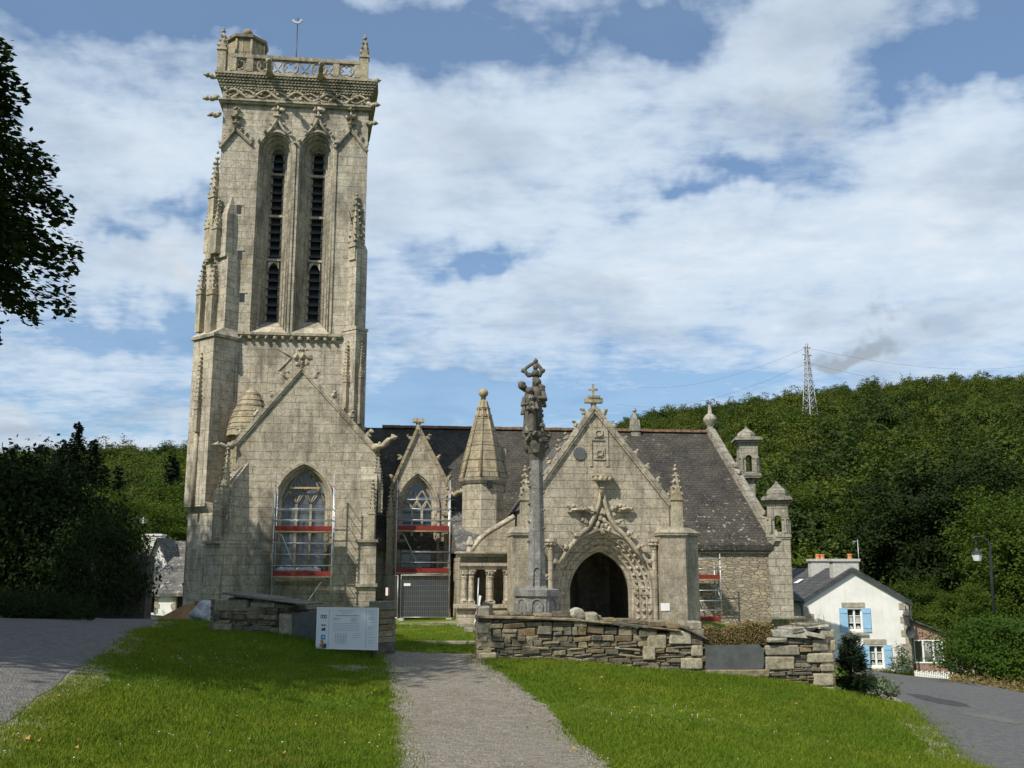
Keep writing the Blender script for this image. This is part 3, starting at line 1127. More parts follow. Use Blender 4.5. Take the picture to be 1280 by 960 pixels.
PATHP = PATH_L + PATH_R[::-1]
RLP = RL_L + RL_R[::-1]
RRP = RR_L + RR_R[::-1]


def leaf_quads(C, D, N, L, W):
    """diamond leaves: centres C, long directions D, side directions N"""
    k = len(C)
    L = np.broadcast_to(L, (k,))[:, None]
    W = np.broadcast_to(W, (k,))[:, None]
    v = np.stack([C - D * L * .5, C + N * W * .5, C + D * L * .5, C - N * W * .5], 1).reshape(-1, 3)
    return v


def quad_mesh(name, v, mat):
    k = len(v) // 4
    me = bpy.data.meshes.new(name)
    me.vertices.add(len(v))
    me.vertices.foreach_set('co', np.ascontiguousarray(v, np.float32).ravel())
    me.loops.add(len(v))
    me.loops.foreach_set('vertex_index', np.arange(len(v), dtype=np.int32))
    me.polygons.add(k)
    me.polygons.foreach_set('loop_start', np.arange(0, len(v), 4, dtype=np.int32))
    me.polygons.foreach_set('loop_total', np.full(k, 4, np.int32))
    me.materials.append(mat)
    me.update()
    me.validate()
    return me


def unit(a):
    return a / np.maximum(np.linalg.norm(a, axis=1, keepdims=True), 1e-9)


def src_collection(name, meshes):
    c = bpy.data.collections.new(name)
    for i, me in enumerate(meshes):
        c.objects.link(bpy.data.objects.new(me.name, me))
    return c


def scatter(name, pts, rots, scales, coll, mat):
    """one object: instances of the collection's meshes on the points"""
    me = bpy.data.meshes.new(name)
    me.from_pydata([tuple(p) for p in pts], [], [])
    a = me.attributes.new('rz', 'FLOAT', 'POINT')
    a.data.foreach_set('value', np.asarray(rots, np.float32))
    a = me.attributes.new('sc', 'FLOAT', 'POINT')
    a.data.foreach_set('value', np.asarray(scales, np.float32))
    me.materials.append(mat)
    ob = bpy.data.objects.new(name, me)
    COL.objects.link(ob)
    gt = bpy.data.node_groups.new(name, 'GeometryNodeTree')
    gt.interface.new_socket('Geometry', in_out='INPUT', socket_type='NodeSocketGeometry')
    gt.interface.new_socket('Geometry', in_out='OUTPUT', socket_type='NodeSocketGeometry')
    n = gt.nodes
    gi, go = n.new('NodeGroupInput'), n.new('NodeGroupOutput')
    ip = n.new('GeometryNodeInstanceOnPoints')
    ci = n.new('GeometryNodeCollectionInfo')
    ci.inputs[0].default_value = coll
    ci.inputs['Separate Children'].default_value = True
    ci.inputs['Reset Children'].default_value = True
    ip.inputs['Pick Instance'].default_value = True
    ar = n.new('GeometryNodeInputNamedAttribute')
    ar.data_type = 'FLOAT'
    ar.inputs[0].default_value = 'rz'
    asx = n.new('GeometryNodeInputNamedAttribute')
    asx.data_type = 'FLOAT'
    asx.inputs[0].default_value = 'sc'
    cx = n.new('ShaderNodeCombineXYZ')
    l = gt.links
    l.new(ar.outputs[0], cx.inputs[2])
    l.new(gi.outputs[0], ip.inputs['Points'])
    l.new(ci.outputs[0], ip.inputs['Instance'])
    l.new(cx.outputs[0], ip.inputs['Rotation'])
    l.new(asx.outputs[0], ip.inputs['Scale'])
    l.new(ip.outputs[0], go.inputs[0])
    md = ob.modifiers.new('scatter', 'NODES')
    md.node_group = gt
    return ob


def tuft_mesh(name, seed, n=16, h=.042, spread=.085, wd=.0075):
    r = np.random.default_rng(seed)
    base = np.zeros((n, 3))
    base[:, :2] = r.normal(0, spread, (n, 2))
    lean = r.normal(0, .45, (n, 2))
    hh = h * r.uniform(.5, 1.3, n)
    tip = base + np.stack([lean[:, 0] * hh, lean[:, 1] * hh, hh], 1)
    az = r.uniform(0, pi, n)
    side = np.stack([np.cos(az), np.sin(az), az * 0], 1) * wd * .5
    mid = (base * .4 + tip * .6) + np.stack([az * 0, az * 0, hh * .08], 1)
    v = np.stack([base - side, base + side, mid + side * .8, tip], 1).reshape(-1, 3)
    return quad_mesh(name, v, M['blade'])


def lawn_points(n, x0, x1, y0, y1, seed):
    r = np.random.default_rng(seed)
    X = r.uniform(x0, x1, n)
    Y = r.uniform(y0, y1, n)
    keep = ~(inside(PATHP, X, Y) | inside(RLP, X, Y) | inside(RRP, X, Y))
    # inside the view only
    keep &= np.abs(X) < Y * .56 + .6
    return X[keep], Y[keep], r


tufts = src_collection('grass_tufts', [tuft_mesh('tuft', 1), tuft_mesh('tuft', 2, 18, .034), tuft_mesh('tuft', 3, 12, .058), tuft_mesh('tuft', 4, 20, .03, .10)])
Xs, Ys, Rs = [], [], []
for (n_, a0, a1, b0, b1, sd) in ((36000, -6.5, 7.5, 7.3, 12.5, 1), (32000, -10, 9, 12.5, 20.5, 2), (9000, -11, 1, 20.5, 30, 3), (4000, -9, 2, 30, 43, 4)):
    x_, y_, r_ = lawn_points(n_, a0, a1, b0, b1, sd)
    Xs.append(x_)
    Ys.append(y_)
X_, Y_ = np.concatenate(Xs), np.concatenate(Ys)
r_ = np.random.default_rng(5)
patchy = np.array([noise.noise(Vector((x * .45, y * .45, 0))) for x, y in zip(X_, Y_)])
sc_ = (1 + .35 * patchy) * r_.uniform(.7, 1.3, len(X_)) * np.clip(.8 + Y_ * .02, .9, 1.3)
go = scatter('grass', np.stack([X_, Y_, gnp(X_, Y_)], 1), r_.uniform(0, 6.28, len(X_)), sc_, tufts, M['blade'])
tag(go, 'short mown grass blades covering the lawn', 'grass', kind='stuff')

# clover and daisies on the lawn
def flower_mesh(name, mat, r0):
    mb = MB()
    mb.blob((0, 0, .035), (r0, r0, r0 * .5), 1, .2)
    mb.box(-.001, .001, -.001, .001, 0, .035)
    me = bpy.data.meshes.new(name)
    me.from_pydata(mb.v, [], mb.f)
    me.materials.append(mat)
    return me


fl = src_collection('daisies', [flower_mesh('daisy', M['flower_white'], .009)])
pts = []
rf = random.Random(3)
for (u, v, su, sv, n_) in ((235, 828, 45, 10, 60), (300, 830, 40, 9, 30), (150, 862, 20, 4, 10), (310, 930, 160, 14, 26), (850, 895, 40, 9, 30), (760, 920, 200, 25, 24), (430, 880, 80, 20, 14), (900, 930, 150, 20, 20), (130, 930, 90, 20, 12)):
    for _ in range(n_):
        q = PG(min(1200, max(5, rf.gauss(u, su))), min(955, rf.gauss(v, sv)))
        pts.append(q)
pts = np.array(pts)
k_ = ~(inside(PATHP, pts[:, 0], pts[:, 1]) | inside(RLP, pts[:, 0], pts[:, 1]) | inside(RRP, pts[:, 0], pts[:, 1]))
pts = pts[k_]
o = scatter('daisies', pts, np.zeros(len(pts)), np.random.default_rng(2).uniform(.6, 1.2, len(pts)), fl, M['flower_white'])
tag(o, 'tiny white daisies dotted over the lawn', 'daisies', kind='stuff')
fl2 = src_collection('dandelions', [flower_mesh('dandelion', M['flower_yellow'], .013)])
pts = np.array([PG(rf.uniform(640, 1100), rf.uniform(845, 950)) for _ in range(26)] + [PG(rf.uniform(250, 480), rf.uniform(845, 900)) for _ in range(10)])
k_ = ~(inside(PATHP, pts[:, 0], pts[:, 1]) | inside(RLP, pts[:, 0], pts[:, 1]) | inside(RRP, pts[:, 0], pts[:, 1]))
pts = pts[k_]
o = scatter('dandelions', pts, np.zeros(len(pts)), np.random.default_rng(2).uniform(.6, 1.1, len(pts)), fl2, M['flower_yellow'])
tag(o, 'small yellow dandelion heads scattered on the lawn', 'dandelions', kind='stuff')


# ------------------------------------------------------------------ trees
def crown_pts(r, n, R, H, zc, rough=.35, seed=0, hollow=.35, clump=26, csz=.16):
    """leaf positions gathered in clumps through an uneven crown"""
    nc = max(8, n // clump)
    d = unit(r.normal(size=(nc, 3)))
    d[:, 2] = np.where(d[:, 2] < -.75, -d[:, 2], d[:, 2])
    rad = (hollow + (1 - hollow) * r.uniform(0, 1, nc) ** .55)
    bump_ = np.array([1 + rough * noise.noise(Vector(p * 1.9) + Vector((seed * 7.1, 3.3, 0))) + rough * .6 * noise.noise(Vector(p * 4.3) + Vector((seed * 3.1, 0, 9))) for p in d])
    c = d * (rad * bump_)[:, None]
    cl = r.integers(0, nc, n)
    p = c[cl] + r.normal(0, csz, (n, 3)) * np.array([1, 1, .62])
    out = p[:, :] * np.array([R, R, H])
    out[:, 2] += zc
    return out, c * np.array([R, R, H]) + np.array([0, 0, zc])


def leaf_mesh_crown(name, seed, n, R, H, zc, size, mat, rough=.35, hollow=.35, clump=26, csz=.16):
    r = np.random.default_rng(seed)
    C, cl = crown_pts(r, n, R, H, zc, rough, seed, hollow, clump, csz)
    out = unit(C - np.array([0, 0, zc - H * .4]))
    nrm = unit(out * .7 + r.normal(0, .55, (n, 3)) + np.array([0, 0, .35]))
    D = unit(np.cross(nrm, r.normal(size=(n, 3))))
    N = np.cross(nrm, D)
    L = size * r.uniform(.6, 1.35, n)
    return quad_mesh(name, leaf_quads(C, D, N, L, L * .72), mat), cl


def trunk_mb(h, r0, limbs, seed, zbr):
    rd = random.Random(seed)
    mb = MB()
    pts = [Vector((0, 0, -.3))]
    for i in range(1, 7):
        t = i / 6
        pts.append(Vector((rd.uniform(-.12, .12) * h * .06, rd.uniform(-.12, .12) * h * .06, h * t)))
    mb.tube(pts, [r0 * (1.25 - 1.05 * i / 6) for i in range(7)], 9)
    for c in limbs:
        c = Vector(c)
        z = zbr + (min(c.z, h * .92) - zbr) * rd.uniform(.2, .6)
        a = Vector((0, 0, max(z, zbr * .8)))
        m1 = a.lerp(c, .5) + Vector((0, 0, .08 * (c - a).length))
        mb.tube([a, m1, c], [r0 * .38, r0 * .24, r0 * .06], 5)
    return mb


def broad_tree_mesh(seed, n, R, H, zc, size, mat, rough=.35, hollow=.35, clump=26, csz=.16, r0=None):
    crown, cl = leaf_mesh_crown('crown', seed, n, R, H, zc, size, mat, rough, hollow, clump, csz)
    rd = random.Random(seed)
    limbs = [cl[rd.randrange(len(cl))] * np.array([.8, .8, 1]) for _ in range(9)]
    mb = trunk_mb(zc + H * .35, r0 or R * .07, limbs, seed, max(zc - H * .8, zc * .3))
    tr = bpy.data.meshes.new('trunk')
    tr.from_pydata(mb.v, [], mb.f)
    tr.materials.append(M['bark'])
    tr.polygons.foreach_set('use_smooth', [True] * len(tr.polygons))
    return crown, tr


def conifer_mesh(seed, H, R, n, size, mat, z0=.08, ragged=.3):
    r = np.random.default_rng(seed)
    lay = int(H * 1.5)
    P_, D_, N_ = [], [], []
    per = n // (lay * 9)
    for i in range(lay):
        t = z0 + (1 - z0) * (i + r.uniform(-.3, .3)) / lay
        t = min(max(t, z0), .985)
        for b in range(9):
            a = r.uniform(0, 2 * pi)
            t = min(max(z0 + (1 - z0) * (i + r.uniform(-.8, .8)) / lay, z0), .985)
            ln = R * (1 - t) ** .8 * r.uniform(1 - ragged * 1.6, 1.1) + .12
            k = max(3, int(per * (ln / R + .25)))
            s = r.uniform(.12, 1, k)
            x = ln * s
            z = H * t + .25 * ln * s * (.9 - 1.3 * s) + r.normal(0, .11 * ln + .05, k)
            w_ = r.normal(0, .16, k) * ln * (1.15 - s)
            P_.append(np.stack([cos(a) * x - sin(a) * w_, sin(a) * x + cos(a) * w_, z], 1))
            dd = np.stack([np.full(k, cos(a)) - sin(a) * r.normal(0, .6, k), np.full(k, sin(a)) + cos(a) * r.normal(0, .6, k), r.normal(-.15, .3, k)], 1)
            D_.append(unit(dd))
            N_.append(unit(np.cross(unit(dd), unit(r.normal(size=(k, 3)) * .5 + np.array([0, 0, 1])))))
    C, D, N = np.concatenate(P_), np.concatenate(D_), np.concatenate(N_)
    L = size * r.uniform(.7, 1.4, len(C))
    crown = quad_mesh('crown', leaf_quads(C, D, N, L, L * .42), mat)
    mb = MB()
    mb.tube([(0, 0, -.3), (0, 0, H * .5), (0, 0, H * .97)], [R * .09, R * .06, .03], 8)
    tr = bpy.data.meshes.new('trunk')
    tr.from_pydata(mb.v, [], mb.f)
    tr.materials.append(M['bark'])
    return crown, tr


def make_tree(name, meshes, loc, rz, sc, label, cat, group=None):
    t = thing(name, label, cat, loc, rz, group)
    t.scale = (sc, sc, sc) if not isinstance(sc, tuple) else sc
    for nm, me in (('trunk', meshes[1]), ('crown', meshes[0])):
        o = bpy.data.objects.new(nm, me)
        COL.objects.link(o)
        o.parent = t
    return t


# far woods: one mass of some thousands of crowns
def far_crown(seed, mat, con=False):
    if con:
        me, _ = conifer_mesh(seed, 11, 2.4, 900, .75, mat)
        return me
    rs = np.random.default_rng(seed + 900)
    me, _ = leaf_mesh_crown('wood_crown', seed, 4400, 4.2, 4.6, 5.2, .40, mat, .7, .45, 22, .10)
    return me


woods = src_collection('woods', [far_crown(1, M['forest_a']), far_crown(2, M['forest_a']), far_crown(3, M['forest_b']), far_crown(4, M['forest_c']), far_crown(5, M['forest_c']), far_crown(6, M['forest_b']), far_crown(7, M['forest_a'])])
rw = np.random.default_rng(8)
wx, wy, ws = [], [], []
for ring in np.arange(90, 462, 5.2):
    sp = 5.2 + (ring - 90) * .004
    for t_ in np.arange(-33, 33, math.degrees(sp / ring)):
        t2 = radians(t_ + rw.normal(0, .35 * math.degrees(sp / ring)))
        r2 = ring + rw.normal(0, 1.7)
        wx.append(r2 * sin(t2))
        wy.append(r2 * cos(t2))
        ws.append(rw.uniform(.60, 1.15) * (1.0 if rw.random() > .12 or ring > 400 else 1.25))
wx, wy, ws = map(np.array, (wx, wy, ws))
keep = ~((np.abs(wx) < 24) & (wy < 130))
# the pylon stands in a small clearing on the slope
PYL = None
for _Y in np.arange(150, 438, 2.0):
    _p = P(1013, 521, float(_Y))
    if float(hill_h(_p.x, _Y)) + 7.0 >= _p.z:
        PYL = (_p.x, float(_Y))
        break
PYL = PYL or (P(1013, 521, 425).x, 425.0)
_dth = np.degrees(np.abs(np.arctan2(wx, wy) - atan2(*PYL)))
_dr = np.hypot(wx, wy) - math.hypot(*PYL)
keep &= ~((_dth < .8) & (_dr > -12) & (_dr < 5))
wx, wy, ws = wx[keep], wy[keep], ws[keep]
# the forest ride the power line follows
forest = scatter('woodland', np.stack([wx, wy, hill_h(wx, wy) - .6], 1), rw.uniform(0, 6.28, len(wx)), ws, woods, M['forest_a'])
tag(forest, 'dense mixed green woodland covering the hillside', 'woodland', kind='stuff')

tc_l = [Vector((-.2, 20.6, 0)), Vector((-.4, 30, 0)), Vector((1.0, 41.5, 0))]
tc_r = [Vector((5.6, 20.8, 0)), Vector((8.5, 30, 0)), Vector((9.0, 43.0, 0))]
o, _, _ = strip_sheet('bounce_forecourt', tc_l, tc_r, M['dirt'], .03, 50, 16, .05, 12)  # unseen gravel added behind the wall to warm the light bounced into the portal
tag(o, 'unseen gravel sheet added to bounce warm light onto the porch', 'bounce_forecourt')

# loose stones on the footpath
mb = MB()
mb.blob((0, 0, .004), (.011, .009, .007), 1, .5)
pm = bpy.data.meshes.new('pebble')
pm.from_pydata(mb.v, [], mb.f)
M['pebble'] = island_stone('pebble', [(.27, .24, .20), (.18, .16, .13), (.36, .33, .29), (.13, .115, .095)], .1, 3)
pm.materials.append(M['pebble'])
pc = src_collection('pebbles', [pm])
rp = np.random.default_rng(17)
_i = rp.integers(4, 89, 5200)
_f = np.clip(np.where(rp.random(5200) < .45, np.abs(rp.normal(0, .05, 5200)), rp.uniform(0, 1, 5200)), 0, 1)
_f = np.where(rp.random(5200) < .5, 1 - _f, _f)
pp_ = np.array([PATH_L[i].lerp(PATH_R[i], float(f)) + Vector((rp.normal(0, .04), rp.uniform(-.12, .12), 0)) for i, f in zip(_i, _f)])
pts = np.stack([pp_[:, 0], pp_[:, 1], gnp(pp_[:, 0], pp_[:, 1]) + .012], 1)
o = scatter('gravel_stones', pts, rp.uniform(0, 6, len(pts)), rp.uniform(.3, .95, len(pts)), pc, M['pebble'])
tag(o, 'loose pebbles strewn on the gravel footpath', 'pebbles', kind='stuff')
# ------------------------------------------------------------------ church
PHI = radians(7)
CY0 = 45.0
GB = -.55
EX, EY = (cos(PHI), sin(PHI)), (-sin(PHI), cos(PHI))


def Q(u, v, yl):
    """(x, z) in the church's own frame where a photo pixel meets its plane y = yl"""
    a, yy, zz = ray(u, v)
    t = (yl + CY0 * EY[1]) / (a * EY[0] + yy * EY[1])
    X, Y = t * a, t * yy
    return X * EX[0] + (Y - CY0) * EX[1], EYE + t * zz


def qx(u, v, y):
    return Q(u, v, y)[0]


def qz(u, v, y):
    return Q(u, v, y)[1]


def pixl(x, y, z):
    X = x * EX[0] + y * EY[0]
    Y = CY0 + x * EX[1] + y * EY[1]
    d = Y * CP + (z - EYE) * SP
    h = -Y * SP + (z - EYE) * CP
    return 640 + F * X / d, 480 - F * h / d


def solve(fn, target, lo=0.0, hi=6.0):
    a, b = fn(lo) - target, fn(hi) - target
    if a * b > 0:
        return lo if abs(a) < abs(b) else hi
    for _ in range(50):
        m_ = (lo + hi) / 2
        if (fn(m_) - target) * a > 0:
            lo = m_
        else:
            hi = m_
    return (lo + hi) / 2


church = thing('church', 'old stone parish church with a tall square belfry and gabled porch', 'church', (0, CY0, GB), PHI)


def part(name, mb, mat, parent=None, bevel=0.0):
    if parent is None:
        return mb.build(name, mat, church, (0, 0, -GB), bevel)
    return mb.build(name, mat, parent, (0, 0, 0), bevel)


# ---- bell tower
TY, TD = 3.3, 6.4
SKW = .55                       # the tower is not quite square
xl, xr = qx(275.5, 200, TY), qx(459, 200, TY)
zcor0, zcor1, zbal = qz(370, 131, TY), qz(370, 101, TY), qz(370, 77, TY)
zstr = qz(370, 419, TY)
bel = []
for uc in (340.5, 392.5):
    cx = qx(uc, 300, TY)
    hw = (qx(uc + 22.5, 300, TY) - qx(uc - 22.5, 300, TY)) / 2
    z0 = qz(uc, 416, TY)
    zs = qz(uc, 189, TY)
    rise = qz(uc, 165, TY) - zs
    bel.append((cx, z0, zs, hw, max(rise, hw * 1.02)))
tw = MB()
tw.prism([(xl, -1.2), (xr, -1.2), (xr, zcor1), (xl, zcor1)], TY, TY + .35, [arch_pts(*b)[::-1] for b in bel])
tw.box(xl, xl + .9, TY + .352, TY + TD, -1.2, zcor1)
tw.prismz([(xr - .9, TY + .352), (xr, TY + .352), (xr - SKW, TY + TD), (xr - .9 - SKW, TY + TD)], -1.2, zcor1)
tw.box(xl + .902, xr - .902 - SKW, TY + TD - .9, TY + TD - .002, -1.2, zcor1)
tw.box(xl + .902, xr - .902, TY + .352, TY + TD - .902, zcor1 - .4, zcor1 - .01)
# slit lights beside the big windows
for (u, v) in ((299, 262), (300, 319), (303, 372)):
    x, z = Q(u, v, TY)
    tw.box(x - .20, x + .20, TY - .03, TY + .02, z + .22, z + .30)
tower = part('bell_tower', tw, M['stone_pale'])
for (u, v) in ((299, 262), (300, 319), (303, 372)):
    sl = MB()
    x, z = Q(u, v, TY)
    sl.box(x - .13, x + .10, TY - .012, TY + .1, z - .22, z + .22)
    part('slit_window', sl, M['iron'], tower)

for b in bel:
    cx, z0, zs, hw, rise = b
    mb = MB()
    arch_sweep(mb, cx, z0, zs, hw, rise, [(.10, .0), (.10, -.07), (0, -.07), (0, .16), (-.05, .20), (-.15, .20), (-.15, .42), (-.20, .46), (-.31, .46), (-.31, .72), (-.36, .76), (-.47, .76), (-.47, 1.02), (-.63, 1.05)], TY, 12)
    for dr, dy, r in ((-.02, .10, .075), (-.15, .32, .07), (-.31, .60, .07), (-.47, .90, .06)):
        arch_tube(mb, cx, z0, zs, hw, rise, dr, TY + dy, r, 12)
    # sloping sill
    zt = z0 + .75
    mb.add([(cx - hw - .08, TY - .1, z0 - .05), (cx + hw + .08, TY - .1, z0 - .05), (cx + hw * .5, TY + .95, zt), (cx - hw * .5, TY + .95, zt), (cx - hw, TY + 1.0, z0 - .05), (cx + hw, TY + 1.0, z0 - .05)],
           [(0, 1, 2, 3), (0, 4, 5, 1), (0, 3, 4), (1, 5, 2), (2, 5, 4, 3)])
    ow = hw - .62
    for v in (218, 270, 325):
        z = qz(340, v, TY + .9)
        mb.box(cx - ow - .1, cx + ow + .1, TY + .86, TY + 1.04, z - .06, z + .06)
        if v != 325:
            continue
        mb.prism([(cx - ow - .02, z - .09), (cx - ow - .02, z - .5), (cx - ow * .5, z - .22), (cx, z - .13), (cx + ow * .5, z - .22), (cx + ow + .02, z - .5), (cx + ow + .02, z - .09)], TY + .9, TY + 1.0)
    # ogee hood and finial
    za = zs + rise
    for sg in (-1, 1):
        pts = [(cx + sg * hw * .62, TY - .08, za - rise * .22), (cx + sg * hw * .36, TY - .10, za + .12), (cx + sg * hw * .14, TY - .12, za + .42), (cx, TY - .12, za + .85)]
        mb.tube(pts, .075, 6)
        for t in ((-.9, -.72), (-.62, -.22), (-.34, .22)):
            crocket(mb, (cx + sg * hw * abs(t[0]) * 1.15, TY - .15, za + t[1] + .16), .105)
    mb.tube([(cx, TY - .12, za + .4), (cx, TY - .12, za + 1.5)], [.10, .05], 6)
    for dz, s in ((.8, .14), (1.15, .2), (1.5, .12)):
        for sg in (-1, 0, 1):
            crocket(mb, (cx + sg * s * .9, TY - .15 - (.08 if sg == 0 else 0), za + dz), s * .7)
    wn = part('belfry_window', mb, M['stone_pale'], tower)
    lv = MB()
    zz = z0 + .75
    while zz < zs + rise - .6:
        lv.add([(cx - ow - .05, TY + .95, zz), (cx + ow + .05, TY + .95, zz), (cx + ow + .05, TY + 1.28, zz + .30), (cx - ow - .05, TY + 1.28, zz + .30),
                (cx - ow - .05, TY + .95, zz + .03), (cx + ow + .05, TY + .95, zz + .03), (cx + ow + .05, TY + 1.28, zz + .33), (cx - ow - .05, TY + 1.28, zz + .33)],
               [(0, 3, 2, 1), (4, 5, 6, 7), (0, 1, 5, 4), (2, 3, 7, 6), (0, 4, 7, 3), (1, 2, 6, 5)])
        zz += .42
    lv.box(cx - ow - .3, cx + ow + .3, TY + 1.32, TY + 1.4, z0, zs + rise)
    part('louvres', lv, M['lead'], tower)

# blind gables beside the windows
for (ap, lf, rt) in (((295, 163), (275.5, 186), (314, 181)), ((438.5, 164), (419, 186), (458.5, 190))):
    mb = MB()
    a, l_, r_ = Q(*ap, TY), Q(*lf, TY), Q(*rt, TY)
    rake(mb, l_, a, TY - .16, TY + .05, .10, 3, .10)
    rake(mb, r_, a, TY - .16, TY + .05, .10, 3, .10)
    mb.tube([(a[0], TY - .1, a[1]), (a[0], TY - .1, a[1] + 1.15)], [.1, .05], 6)
    for dz, s in ((.35, .13), (.7, .2), (1.12, .12)):
        for sg in (-1, 0, 1):
            crocket(mb, (a[0] + sg * s * .9, TY - .12 - (.08 if sg == 0 else 0), a[1] + dz), s * .7)
    part('blind_gable', mb, M['carved'], tower)

# frieze and cornice
mb = MB()


def ring_box(mb, e, z0, z1, inner=.9):
    mb.box(xl - e, xr + e, TY - e, TY + inner, z0, z1)
    mb.box(xl - e, xl + inner, TY + inner + .002, TY + TD + e, z0, z1)
    mb.prismz([(xr - inner, TY + inner + .002), (xr + e, TY + inner + .002), (xr + e - SKW, TY + TD + e), (xr - inner - SKW, TY + TD + e)], z0, z1)


hz = zcor1 - zcor0
ring_box(mb, .16, zcor0 - .14, zcor0 - .03)
ring_box(mb, .24, zcor0 - .028, zcor0 + .07)
for i, (f, e) in enumerate(((.50, .16), (.60, .21), (.70, .26), (.80, .32), (.90, .38))):
    ring_box(mb, e, zcor0 + hz * f, zcor0 + hz * (f + .094) - .03)
    for k in range(46):
        x = xl - e + (xr - xl + 2 * e) * (k + .5) / 46
        if i % 2 == 0:
            mb.blob((x, TY - e, zcor0 + hz * (f + .03)), .055, 1, .5, 0, False)
ring_box(mb, .44, zcor1 - .01, zcor1 + .10)
part('cornice', mb, M['carved'], tower)
mb = MB()
ring_box(mb, .06, zcor0 + .072, zcor0 + hz * .499)
nw = 4.5
ptsA, ptsB = [], []
for k in range(91):
    t = k / 90
    x = xl + .1 + (xr - xl - .2) * t
    ph = t * nw * 2 * pi
    ptsA.append((x, TY - .13, zcor0 + hz * .28 + hz * .17 * sin(ph)))
    ptsB.append((x, TY - .12, zcor0 + hz * .28 - hz * .15 * sin(ph + .6)))
mb.tube(ptsA, .075, 5)
mb.tube(ptsB, .055, 5)
for k in range(56):
    t = (k + .5) / 56
    x = xl + (xr - xl) * t
    crocket(mb, (x, TY - .13, zcor0 + hz * (.28 + .19 * sin(t * nw * 4 * pi + 1))), .085)
part('carved_frieze', mb, M['carved'], tower)

# balustrade with ringed panels
mb = MB()
YB = TY - .26
zb0, zb1 = zcor1 + .10, zbal
xa, xb = qx(290, 95, YB), qx(449, 95, YB)
mb.box(xa - .1, xb + .1, YB - .12, YB + .16, zb1 - .14, zb1 + .05)
mb.box(xa, xb, YB - .08, YB + .12, zb0 + .002, zb0 + .10)
for u in (291, 312, 420, 447):
    x = qx(u, 95, YB)
    mb.box(x - .16, x + .16, YB - .10, YB + .14, zb0 + .102, zb1 - .142)
hgt = zb1 - zb0 - .22
for u in (302, 331, 363, 399, 433):
    x = qx(u, 92, YB)
    zc_ = zb0 + .09 + hgt / 2
    rad = hgt / 2
    if u in (302, 433):
        rad *= .95
    mb.tube([(x + rad * cos(2 * pi * k / 20), YB, zc_ + rad * sin(2 * pi * k / 20)) for k in range(20)], .06, 6, 0, True)
    for q in range(4):
        a = pi / 4 + q * pi / 2
        c = (x + rad * .52 * cos(a), zc_ + rad * .52 * sin(a))
        mb.tube([(c[0] + rad * .36 * cos(a - 2.2 + 4.4 * k / 8), YB, c[1] + rad * .36 * sin(a - 2.2 + 4.4 * k / 8)) for k in range(9)], .038, 5)
for u in (347, 381, 412):
    x = qx(u, 92, YB)
    for sg in (-1, 1):
        mb.tube([(x + sg * .22, YB, zb0 + .08), (x + sg * .05, YB, zb0 + hgt * .35), (x - sg * .12, YB, zb0 + hgt * .7), (x - sg * .3, YB, zb1 - .1)], .05, 5)
# side and back rails
for xx, sk in ((xa - .02, 0), (xb - .14, SKW)):
    mb.prismz([(xx, YB + .2), (xx + .2, YB + .2), (xx + .2 - sk, TY + TD), (xx - sk, TY + TD)], zb1 - .14, zb1 + .04)
    for k in range(5):
        dx = -sk * (.1 + k * .17)
        mb.box(xx + .02 + dx, xx + .18 + dx, YB + .7 + k * 1.2, YB + .95 + k * 1.2, zb0, zb1 - .142)
part('balustrade', mb, M['carved'], tower)

for u, vt in ((280, 36), (456.5, 45)):
    mb = MB()
    x, zt = Q(u, vt, YB + .05)
    pinnacle(mb, x, YB + .05, zcor1 + .1, zt, .42, shaft=.52)
    part('pinnacle', mb, M['carved'], tower)
# stair head
mb = MB()
ys = TY + 1.3
x, zt = Q(309, 53, ys)
mb.lathe(x, ys, [(.98, zcor1), (.98, zt - .25)], 8, pi / 8)
for k in range(8):
    a = pi / 8 + k * pi / 4
    mb.tube([(x + .99 * cos(a), ys + .99 * sin(a), zcor1), (x + .99 * cos(a), ys + .99 * sin(a), zt - .2)], .07, 5)
mb.lathe(x, ys, [(1.12, zt - .25), (1.15, zt - .12), (.3, zt + .12), (.16, zt + .2)], 8, pi / 8)
mb.lathe(x, ys, [(.12, zt + .1), (.12, zt + .3), (.24, zt + .42), (.26, zt + .55), (.16, zt + .68), (.05, zt + .76)], 8, 0, True)
part('stair_head', mb, M['spire'], tower)
mb = MB()
x, z = Q(369, 100, TY + 1.2)
zt = qz(369, 22, TY + 1.2)
mb.tube([(x, TY + 1.2, zcor1), (x, TY + 1.2, zt)], [.035, .025], 6)
wv = part('weathervane', mb, M['iron'], tower)
mb = MB()
cock = [(-.42, .10), (-.30, -.02), (-.12, -.10), (.05, -.10), (.2, 0), (.32, .18), (.42, .30), (.36, .42), (.28, .44), (.2, .30), (.08, .14), (-.1, .12), (-.22, .18), (-.34, .36), (-.46, .34), (-.48, .2)]
mb.prism([(x + p[0] * .62, zt - .30 + p[1] * .50) for p in cock], TY + 1.16, TY + 1.24)
part('weathercock', mb, M['zinc'], tower)

for (u, v, dx, dy, ln) in ((272, 98, -1, -.25, .42), (460, 105, 1, -.5, .5), (273, 124, -1, 0, .5), (459, 133, 1, -.4, .48), (275, 145, -1, .0, .36), (458, 156, 1, -.4, .40)):
    mb = MB()
    x, z = Q(u, v, TY)
    gargoyle(mb, (x, TY - .1, z), (dx, dy, .15 if v in (98, 105) else 0), ln, .13)
    part('gargoyle', mb, M['carved'], tower)
for u in (336, 400):
    mb = MB()
    x = qx(u, 98, TY - .5)
    gargoyle(mb, (x, TY - .4, zcor1 + .02), (.1, -1, .2), 1.15, .15)
    part('gargoyle', mb, M['carved'], tower)

